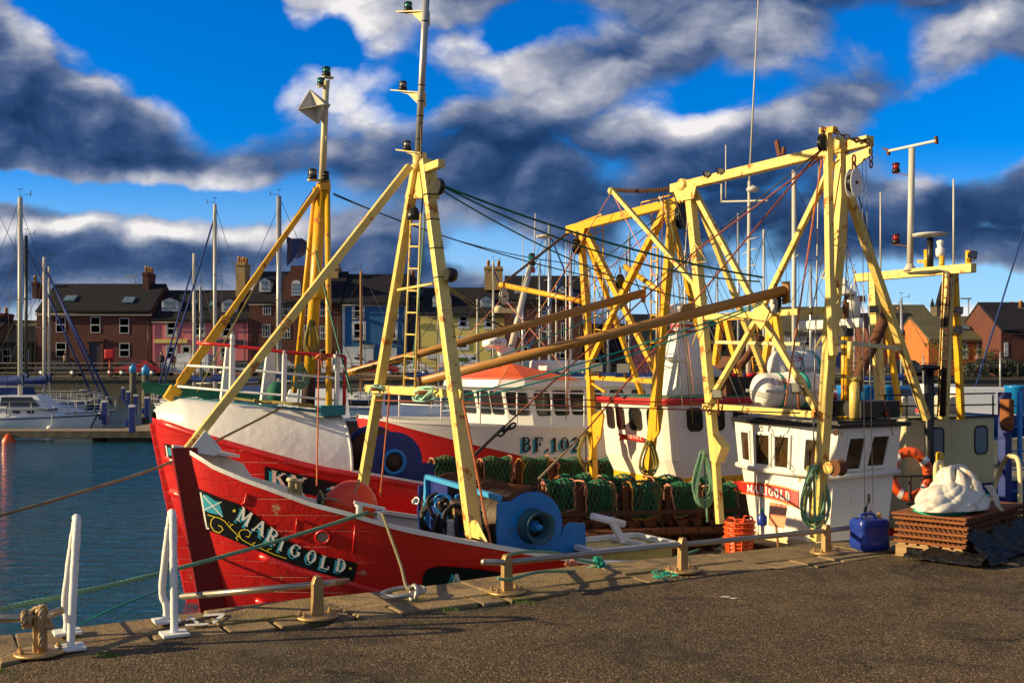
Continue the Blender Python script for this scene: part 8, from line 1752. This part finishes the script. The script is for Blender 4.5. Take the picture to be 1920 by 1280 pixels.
# the lashed rope on the left post
p = tc_[0]; m = MB(); dL = ES
pts = []
for i in range(2):
    a0 = p - dL * (.055 + .028 * i) ; pts += [a0 + Vector((0, 0, .042)) , a0 + Vector((.015, -.042, .0)), a0 + Vector((0, 0, -.042)), a0 + Vector((-.01, .042, .01))]
pts += [p + EZ * .062, p - EV * .05 + EZ * .02, p - EV * .05 - EZ * .03, p + dL * .06 - EV * .045 - EZ * .055, p + dL * .05 + EV * .04 - EZ * .03, p + EZ * .065 + dL * .02, p - EV * .055 + EZ * .01, p - EV * .055 - EZ * .06, p - EV * .06 - EZ * .13, p - EV * .062 - EZ * .16]
rope(m, smooth_path(pts, 7), .017)
hr = one('hitched_rope', m, 'rope_tan', 'tan rope hitched round the leftmost mooring rail post with a frayed end', 'rope')
m = MB(); e = p - EV * .062 - EZ * .15
for i in range(60):
    a = R.uniform(-1, 1); b = R.uniform(-.5, .5); m.tube([e + ES * R.uniform(-.012, .012), e + ES * a * .02 - EZ * .05 + EV * b * .02, e + ES * a * .045 - EZ * R.uniform(.09, .125) - EV * (.02 + .03 * b)], [.004, .0035, .002], 4)
m.build('frayed_end', 'rope_orange_frayed', hr)
# painted ladder rails
def lrail(name, f0, f1, top, knee, label):
    b0, b1 = G(*f0, .012), G(*f1, .012); ro = thing('ladder_rail', b0.lerp(b1, .5), label, 'ladder rail', 'white ladder rails at the quay edge')
    for b in (b0, b1): m = MB(); d2 = (b1 - b0).normalized(); s2 = Vector((d2.y, -d2.x, 0)); m.prism([b + ES * x * .082 + EV * y * .075 for x, y in ((-1, -1), (1, -1), (1, 1), (-1, 1))], EZ * .02); m.build('foot_plate', 'rail_white', ro, bevel=.004)
    tp_ = W(top[0], top[1], (b0.y + b1.y) / 2); r_ = .024
    d2 = (b1 - b0); zt = tp_.z; up0 = Vector((tp_.x, tp_.y, zt)) - d2 * .16; up1 = Vector((tp_.x, tp_.y, zt)) + d2 * .16
    kn = W(knee[0], knee[1], b1.y)
    path = smooth_path([b0, b0.lerp(up0, .3), b0.lerp(up0, .62), up0 - EZ * .05, (up0 + up1) / 2 + EZ * .0, up1 - EZ * .05, kn.lerp(up1, .6), kn, b1 + EZ * .10 + (kn - b1) * .02, b1], 8)
    m = MB(); m.tube(path, [r_ * (1 + .05 * sin(i * 1.3) + .035 * sin(i * 2.9)) for i in range(len(path))], 14); m.build('handrail', 'rail_white', ro); return ro
lrail('l', (132, 1216), (126, 1187), (143, 970), (122, 1130), 'white painted tubular ladder rail nearest the left edge of the quay')
lrail('r', (327, 1190), (312, 1165), (322, 960), (304, 1105), 'white painted tubular ladder rail beside the red stem of the nearest boat')
# iron ring with rope
m = MB(); c = G(757, 1112, .03); 
ro = thing('mooring_ring', c, 'big grey iron mooring ring lying on the quay edge', 'mooring ring'); m.tube([c + ES * cos(a) * .165 + EV * sin(a) * .12 + EZ * (.012 + .01 * cos(a)) for a in [k * pi / 16 for k in range(32)]], .018, 10, closed=True); m.build('ring', 'galv', ro)
m = MB(); e = c + ES * .03 - EV * .11; m.tube([e + EV * cos(a) * .05 + EZ * (sin(a) * .055 + .02) + ES * .01 * sin(a) for a in [k * pi / 8 for k in range(16)]], .016, 8, closed=True); m.build('eye_bolt', 'galv', ro)
m = MB(); a = HM.px(705, 975, inset=.03) + EZ * .06; rope(m, smooth_path([a - ES * .1, a, a + ES * .05 + EZ * .01, W(735, 1012, 8.9), W(752, 1060, 8.6), W(763, 1100, c.y - .06), c + ES * .03 - EV * .12 + EZ * .06], 7), .014); one('mooring_rope', m, 'rope_mooring', 'tan rope from the bow fairlead down to the iron mooring ring', 'rope')
# mooring lines
def line(pts, r, mat, label): m = MB(); rope(m, smooth_path(pts, 8), r); one('mooring_rope', m, mat, label, 'rope')
fa_ = HM.px(690, 966, inset=.03) + EZ * .03; L0 = W(-120, 1168, 6.3)
line([W(-120, 1166, 6.15)] + [Vector(L0).lerp(fa_, t) - EZ * (.22 * t * (1 - t)) for t in (.3, .5, .7, .85)] + [fa_], .017, 'rope_green', 'thick green mooring rope from the left edge up to the bow of the nearest boat')
line([W(-150, 1005, 8.0), W(0, 966, 8.9), W(160, 920, 10.0), W(330, 862, 11.1), Qv(532, 762, 4.9)], .015, 'rope_mooring', 'tan mooring rope crossing the harbour to the white foredeck')
line([W(150, 1168, 6.65), W(250, 1125, 8.5), W(340, 1092, 12)], .007, 'rope_teal', 'thin green line running down to the water left of the stem')
a_t = tb[0]
line([a_t + EZ * .0 - ES * .1 - EV * .04 + EZ * -.10, a_t - EV * .05 - EZ * .12, W(1010, 1072, p1[0].y + .25), W(1080, 1070, 9.0), W(1125, 1060, 9.12), W(1160, 1060, 9.3), W(1230, 1055, 9.6), W(1310, 1030, 10.1)], .013, 'rope_green', 'grey green rope looped round the long rail, lower part')
line([a_t + EV * .04 + EZ * .04, W(985, 1034, 8.55), W(1040, 1036, 8.8), W(1090, 1050, 9.0), W(1128, 1058, 9.12)], .013, 'rope_green', 'grey green rope looped over the long rail, upper part')
m = MB(); e = W(1120, 1046, 9.1)
for i in range(70): m.tube([W(1124, 1056, 9.1), e + Vector((R.uniform(-.04, .04), R.uniform(-.03, .03), R.uniform(-.03, .03)))], [.004, .002], 4)
rope(m, smooth_path([W(1118, 1056, 9.08), W(1128, 1050, 9.12), W(1134, 1062, 9.12), W(1122, 1064, 9.1), W(1130, 1054, 9.08)], 6), .012); one('rope_tuft', m, 'rope_teal', 'frayed teal rope tuft knotted on the long rail', 'rope')
m = MB()
for i in range(34): a = W(R.uniform(1228, 1262), R.uniform(1070, 1084), 9.15); a = G(R.uniform(1230, 1262), R.uniform(1070, 1085), .02); m.tube(smooth_path([a, a + Vector((R.uniform(-.05, .05), R.uniform(-.05, .05), R.uniform(0, .03))), a + Vector((R.uniform(-.08, .08), R.uniform(-.06, .06), .0))], 3), .003, 4)
one('rope_tuft', m, 'rope_teal', 'frayed teal rope scrap lying on the quay stones', 'rope')
m = MB()
for k in range(4): a = W(1268 + k * 2, 1062, 9.6); 
for i in range(50): a = Qv(R.uniform(1062, 1080), R.uniform(1048, 1066), .25); m.tube([a, a + Vector((R.uniform(-.03, .03), -.02, R.uniform(-.07, .0)))], .005, 4)
one('rope_scrap', m, 'rope_pink', 'frayed pink rope scrap on the gunwale behind the long rail', 'rope')
# jerrycan
jc = G(1646, 1032, .012); jc = jc + EV * .10; jr = thing('jerrycan', jc, 'dark blue plastic jerrycan at the end of the long mooring rail', 'jerrycan'); m = MB()
hw2, hd3, hh2 = .155, .12, .28; ax1 = (ES * .98 - EV * .25).normalized(); ax2 = Vector((-ax1.y, ax1.x, 0))
def ring4(k, z, n=6):
    out = []
    for (sx, sy) in ((1, 1), (-1, 1), (-1, -1), (1, -1)):
        for j in range(n): a = radians(90 * ((0 if (sx, sy) == (1, 1) else 1 if (sx, sy) == (-1, 1) else 2 if (sx, sy) == (-1, -1) else 3)) + 90 * j / (n - 1)); rr_ = .045; out.append(jc + ax1 * (sx * (hw2 * k - rr_) + rr_ * cos(a)) + ax2 * (sy * (hd3 * k - rr_) + rr_ * sin(a)) + EZ * z)
    return out
m.grid([ring4(.85, 0), ring4(1, .03), ring4(1.0, .09), ring4(.97, .10), ring4(.97, .2), ring4(1, .21), ring4(1, .25), ring4(.9, .285)], True, True); m.add(ring4(.9, .285), [tuple(range(24))]); m.build('body', 'jerry', jr)
m = MB(); m.tube(smooth_path([jc + ax1 * -.09 + EZ * .27, jc + ax1 * -.08 + EZ * .325, jc + ax1 * .04 + EZ * .325, jc + ax1 * .06 + EZ * .27], 5), .014, 8); m.build('handle', 'jerry', jr)
m = MB(); m.lathe(jc + ax1 * .105 + EZ * .275, EZ, [(0, .03), (.02, .03), (.02, .02), (.06, .016), (.065, 0)], 14); m.build('cap', 'wood', jr)
m = MB(); a = jc + ax1 * .02 - ax2 * (hd3 * .99); m.add([a + ax1 * -.10 + EZ * .10, a + ax1 * .0 + EZ * .10, a + ax1 * .0 + EZ * .20, a + ax1 * -.10 + EZ * .20], [(0, 1, 2, 3)]) if 0 else None
# pallet with rusty bars
g0 = G(1700, 1040, .012); pe = (ES * .985 - EV * .17).normalized(); pn = Vector((-pe.y, pe.x, 0)); pA = G(1690, 1043, .012)
pl_ = thing('pallet', pA, 'wooden pallet under the stack of rusty gratings', 'pallet'); 
def PP(a, b, z): return pA + pe * a + pn * b + EZ * z
def pbox(m, a0, a1, b0, b1, z0, z1, sh=0): m.hexa([PP(a0, b0, z0), PP(a1, b0, z0), PP(a1, b1, z0), PP(a0, b1, z0), PP(a0, b0, z1), PP(a1, b0, z1), PP(a1, b1, z1), PP(a0, b1, z1)]); return m
WP, DP = 1.55, .95
# pallet drawn with its corner toward the camera: front-left face (px 1690-1805) and right face running to the right edge
m = MB()
cA = G(1692, 1042, .012); cB = G(1806, 1056, .012); cC = G(2080, 1030, .012)
e1 = (cA - cB); L1 = e1.length; e1 = e1 / L1; e2 = (cC - cB).normalized(); e2 = Vector((-e1.y, e1.x, 0)); e2 = e2 if e2.x > 0 else -e2
L2 = 1.5
def PQ(a, b, z): return cB + e1 * a + e2 * b + EZ * z
def pb4(m, a0, a1, b0, b1, z0, z1): return m.hexa([PQ(a0, b0, z0), PQ(a1, b0, z0), PQ(a1, b1, z0), PQ(a0, b1, z0), PQ(a0, b0, z1), PQ(a1, b0, z1), PQ(a1, b1, z1), PQ(a0, b1, z1)])
L1 = max(L1, .6)
m = MB()
for a in (0, L1 / 2 - .05, L1 - .1):
    for b in (.0, L2 / 2, L2 - .12): pb4(m, a, a + .1, b, b + .12, .02, .085)
m.build('pallet_block', 'pallet', pl_); m = MB()
for b in (0, L2 / 2, L2 - .12): pb4(m, 0, L1, b, b + .11, .088, .105)
for a in [L1 * i / 6 for i in range(6)]: pb4(m, a + .01, a + L1 / 7.5, 0, L2, .108, .122)
pb4(m, 0, L1, -.004, .10, .0, .018); m.build('pallet_board', 'pallet', pl_)
gth = .052; n_l = 5; z = .125
for k in range(n_l):
    g_ = thing('rusty_grating', PQ(L1 / 2, L2 / 2, z), ['bottom rusty toothed bar layer of the stack on the pallet', 'second rusty toothed bar layer from the bottom', 'middle rusty toothed bar layer of the stack', 'fourth rusty toothed bar layer from the bottom', 'top rusty toothed bar layer under the green rope'][k], 'grating', 'rusty gratings stacked on the pallet')
    ox = R.uniform(-.02, .02); oy = R.uniform(-.02, .02); m = MB()
    pb4(m, ox - .02, L1 + ox + .02, oy - .01, oy + .03, z, z + .022)
    m.build('edge_bar', 'rust_bright', g_, bevel=.003); m = MB()
    for i in range(15): a = ox + L1 * i / 14.5; pb4(m, a, a + .014, oy + .03, L2 + oy, z + .004, z + .024)
    for i in range(14): a = ox + L1 * i / 14; m.add([PQ(a, oy + .01, z + .022), PQ(a + L1 / 28, oy + .01, z + .044), PQ(a + L1 / 14, oy + .01, z + .022), PQ(a, oy + .04, z + .022), PQ(a + L1 / 28, oy + .04, z + .044), PQ(a + L1 / 14, oy + .04, z + .022)], [(0, 1, 4, 3), (1, 2, 5, 4), (0, 2, 1), (3, 4, 5)]) if 0 else m.bar(PQ(a, oy + .02, z + .02), PQ(a + L1 / 20, oy + .02, z + .05), .01, .02)
    for i in range(22): b = oy + L2 * i / 22; pb4(m, ox - .025, ox + .02, b + .01, b + .05, z + .002, z + .04)
    m.build('toothed_bar', 'rust', g_); z += gth
ztop_ = z
m = MB(); pb4(m, -.03, L1 + .03, -.02, L2 * .96, z - .012, z + .006); one('rusty_plate', m, 'rust_bright', 'flat rusty plate on top of the stacked gratings', 'plate')
# black plastic sheet round the foot of the stack
def rdg(v, sc, o_=4): return mnoise.ridged_multi_fractal(Vector(v) * sc, .9, 2.1, o_, 1.0, 2.0) - .8
m = MB(); rows = []
for i in range(110):
    b = lerp(-.05, L2, i / 109); row = []
    for j in range(30):
        t = j / 29; hgt_ = .24 + .07 * mnoise.noise(Vector((b * 3, 1, 0))); zz = hgt_ * (1 - t) ** 1.1 + .02; out = -.03 - .24 * t ** 1.3 * (1 + .35 * mnoise.noise(Vector((b * 4, 5, 0)))); n_ = rdg((b, t * .35, 2.2), 6); n2 = mnoise.noise(Vector((b * 3, t * 1.5, 3)))
        row.append(PQ(out - .035 * n_ - .03 * n2 * t, b, max(.018, zz + .022 * n_ * (t + .3))))
    rows.append(row)
m.grid(rows)
rows = []
for i in range(70):
    a = lerp(-.22, L1 * .75, i / 69); row = []
    for j in range(16): t = j / 15; n_ = rdg((a, t * .25, 7.1), 7); row.append(PQ(a, -.0 - .19 * t - .02 * n_, max(.018, .075 * (1 - t) ** .7 * (1 + .5 * mnoise.noise(Vector((a * 6, 2, 0)))) + .02 + .018 * n_)))
    rows.append(row)
m.grid(rows); one('plastic_sheet', m, 'plastic_black', 'crumpled black plastic sheet round the foot of the grating stack', 'plastic sheet')
# green rope flat coil on top
m = MB(); c = PQ(L1 * .52, L2 * .34, ztop_ + .02); rx, ry = .40, .24; L = []
for k in range(5):
    for j in range(20): a = 2 * pi * j / 20; q_ = 1 - k * .09; L.append(c + e2 * cos(a) * rx * q_ * 1.3 + e1 * sin(a) * ry * q_ + EZ * (.006 * k + .008 * sin(a * 3 + k)))
L += [L[-1] + e2 * .3, L[-1] + e2 * .7 + e1 * .05]
rope(m, smooth_path(L, 2), .017); one('rope_coil', m, 'rope_teal', 'teal rope laid in a flat coil on top of the rusty gratings', 'rope coil')
# white sack
def sack(c, rx, ry, rz, seed, lean=0):
    rows = []; sg_ = random.Random(seed); F_ = [(sg_.choice((3, 4, 5, 7, 9)), sg_.uniform(0, 6), sg_.uniform(-5, 5), w_) for w_ in (.16, .12, .09, .07, .05)]
    for i in range(60):
        a = pi / 2 * i / 59; row = []     # from the foot to the peak; sharp creases run up the cloth
        for j in range(120):
            b = 2 * pi * j / 120; prof_ = cos(a) ** .62; h = sin(a) ** .95; n_ = .04
            for m_, ph_, tw_, wt_ in F_: n_ += wt_ * (.45 - (1 - abs(sin(m_ * b / 2 + ph_ + tw_ * h))) ** 2.2)
            d = Vector((cos(b), sin(b), h + seed)); n_ += mnoise.noise(d * 1.2) * .2; k = 1 + n_ * (1 - .25 * h)
            row.append(Vector(c) + e2 * (cos(b) * prof_ * rx * k + lean * h) + e1 * (sin(b) * prof_ * ry * k) + EZ * max(0, h * rz * (1 + n_ * .9)))
        rows.append(row)
    return rows
c0 = PQ(L1 * .46, L2 * .27, ztop_ + .045); sk_ = thing('sack', c0, 'crumpled white plastic sack streaked with rust on top of the gratings', 'sack'); m = MB(); m.grid(sack(c0, .40, .25, .19, 2, .05), True, True); m.build('bag', 'sack', sk_)
m = MB(); m.grid(sack(c0 + e2 * .20 + EZ * .02 + e1 * -.02, .21, .19, .28, 5, -.09), True, True); m.build('bag_fold', 'sack', sk_)
m = MB(); fp = [c0 - e1 * .26 + e2 * .24 + EZ * .2, c0 - e1 * .30 + e2 * .30 + EZ * .1, c0 - e1 * .30 + e2 * .36 + EZ * .0, c0 - e1 * .34 + e2 * .34 - EZ * .04]; m.grid([[p + e2 * (-.10 * (1 - i / 3)) for i, p in enumerate(fp)], [p + e1 * -.03 for p in fp], [p + e2 * .09 * (1 - i / 3) for i, p in enumerate(fp)]]); m.build('loose_corner', 'sack', sk_)
# white paint bucket with red rim
c = PQ(L1 * .62, L2 * .52, ztop_ + .02); bu_ = thing('paint_bucket', c, 'white paint bucket with dark red band beside the sack', 'bucket'); m = MB(); m.lathe(c, EZ, [(0, .10), (.19, .115), (.19, .11), (.02, .095)], 24); m.build('pail', 'white_paint', bu_); m = MB(); m.lathe(c + EZ * .15, EZ, [(0, .1145), (.045, .117), (.05, .121), (.06, .119), (.06, .10), (.05, .001)], 24); m.build('rim', 'dark_red', bu_)
m = MB(); m.tube(smooth_path([c + e2 * .115 + EZ * .14, c - e1 * .13 + EZ * .06, c - e2 * .115 + EZ * .14], 6), .004, 5); m.build('handle', 'galv', bu_)
c = PQ(L1 * .75, L2 * .36, ztop_); m = MB(); m.tube(smooth_path([c + EZ * .2, c + EZ * .38, c + EZ * .42 + e2 * .06, c + EZ * .40 + e2 * .14, c + EZ * .25 + e2 * .16], 5), .022, 10) ; one('bent_pipe', m, 'cream', 'bent cream pipe sticking out above the white sack', 'pipe')
# curved ladder rail at right edge
m = MB(); a = Qv(1882, 905, .5); p_ = [Qv(1858, 940, .9), Qv(1872, 890, .8), Qv(1884, 862, .6), Qv(1897, 855, .4), Qv(1911, 872, .2), Qv(1913, 975, .1)]; m.tube(smooth_path(p_, 8), .028, 12); one('ladder_rail', m, 'cream', 'curved cream ladder rail at the right edge beside the blue post', 'ladder rail')
# droppings and specks handled by the stone material; a few fallen scraps
m = MB()
for (x, y, s_) in ((1360, 1118, .045), (1375, 1121, .03), (795, 975, .0)):
    if s_: c = G(x, y, .016); m.add([c + Vector((cos(a) * s_ * R.uniform(.5, 1.2), sin(a) * s_ * R.uniform(.3, .7), .001)) for a in [k * pi / 5 for k in range(10)]], [tuple(range(10))])
one('paper_scrap', m, 'letter_white', 'small white paper scrap lying on the asphalt', 'litter')
# clutter boats on the right beyond: tubs and small craft
def small_boat(px, py, Y, L, mat, label, cab='yacht_white', hd=0):
    b = W(px, py, Y); b.z = WATER; ro = thing('motor_boat', b, label, 'motor boat'); e1b = Vector((cos(hd), sin(hd), 0)); e2b = Vector((-sin(hd), cos(hd), 0)); rows = []
    for i in range(13):
        t = i / 12; a = -L / 2 + L * t; w_ = L * .16 * (1 - max(0, (t - .45) / .56) ** 2.2); zt = .85 + .5 * t * t; rows.append([b + e1b * a + e2b * w_ * q + EZ * z for q, z in ((1, zt), (.9, 0), (.5, -.2), (-.5, -.2), (-.9, 0), (-1, zt))])
    m = MB(); m.grid(rows); m.add(rows[0], [tuple(range(6))]); m.build('hull', mat, ro); m = MB(); m.grid([[r_[0] - EZ * .05, r_[5] - EZ * .05] for r_ in rows], False); m.build('deck', 'grey_white', ro)
    m = MB(); w_ = L * .11; z0 = .9; a0, a1 = -L * .1, L * .16; P_ = lambda a, q, z: b + e1b * a + e2b * q + EZ * z
    m.hexa([P_(a0, -w_, z0), P_(a1 + .4, -w_, z0), P_(a1 + .4, w_, z0), P_(a0, w_, z0), P_(a0 + .1, -w_ * .85, z0 + 1.25), P_(a1, -w_ * .85, z0 + 1.25), P_(a1, w_ * .85, z0 + 1.25), P_(a0 + .1, w_ * .85, z0 + 1.25)]); co = m.build('cabin', cab, ro, bevel=.03)
    m = MB(); m.add([P_(a0 + .3, -w_ * .93 - .03, z0 + .55), P_(a1 + .0, -w_ * .93 - .03, z0 + .55), P_(a1 - .15, -w_ * .86 - .03, z0 + 1.1), P_(a0 + .3, -w_ * .86 - .03, z0 + 1.1)], [(0, 1, 2, 3)]); m.build('window', 'glass', co)
    m = MB(); m.tube([P_(a0 + .3, 0, z0 + 1.2), P_(a0 + .3, 0, z0 + 2.8)], .04, 6)
    for k in range(6): m.tube([P_(L * .15 + k * L * .05, -L * .12 + .015 * k * L, 1.0), P_(L * .15 + k * L * .05, -L * .12 + .015 * k * L, 1.6)], .02, 4)
    m.tube([P_(L * .15, -L * .12, 1.6), P_(L * .4, -L * .045, 1.6)], .02, 4); m.build('rails', 'galv', ro)
small_boat(745, 740, 46, 9, 'yacht_white', 'white motor boat behind the mast crossbar', hd=.2); small_boat(870, 735, 52, 8, 'yacht_white', 'white motor boat left of the orange roof with a blue hood', 'canvas_blue', .1)
small_boat(610, 735, 44, 8, 'black', 'dark hulled motor boat behind the foredeck rails', hd=3); small_boat(480, 742, 50, 8, 'yacht_white', 'white motor boat with blue canopy behind the foredeck', 'canvas_blue', 3.0)
small_boat(1540, 730, 40, 9, 'blue_paint', 'blue fishing launch behind the life rafts', hd=.1); small_boat(1650, 735, 52, 8, 'yacht_white', 'white launch with blue cabin seen past the black post', 'blue_paint', .1)
small_boat(1850, 735, 48, 9, 'stripe_blue', 'dark blue launch with white cabin at the far right', hd=3.1); small_boat(1745, 742, 58, 7, 'blue_paint', 'small blue launch left of the goalpost mast legs', hd=0); small_boat(1310, 740, 60, 9, 'yacht_white', 'white launch seen past the yellow gantry', hd=.2)
small_boat(1140, 745, 44, 9, 'yacht_white', 'white launch behind the orange roofed boat', 'blue_paint', .2)
# right quay promenade wall strip + blue tubs
for i, x in enumerate((1590, 1618, 1660, 1905, 1925)):
    c = W(x, 775, 21); 
    m = MB(); m.lathe(c, EZ, [(0, .16), (.02, .19), (.5, .21), (.52, .23), (.55, .22), (.56, .02)], 18); one('plastic_drum', m, 'blue_paint', 'blue plastic drum, ' + ['leftmost', 'second from left', 'third from left', 'fourth from left', 'rightmost'][i] + ' of those behind the guard rail', 'drum', 'blue plastic drums on the cream boat')
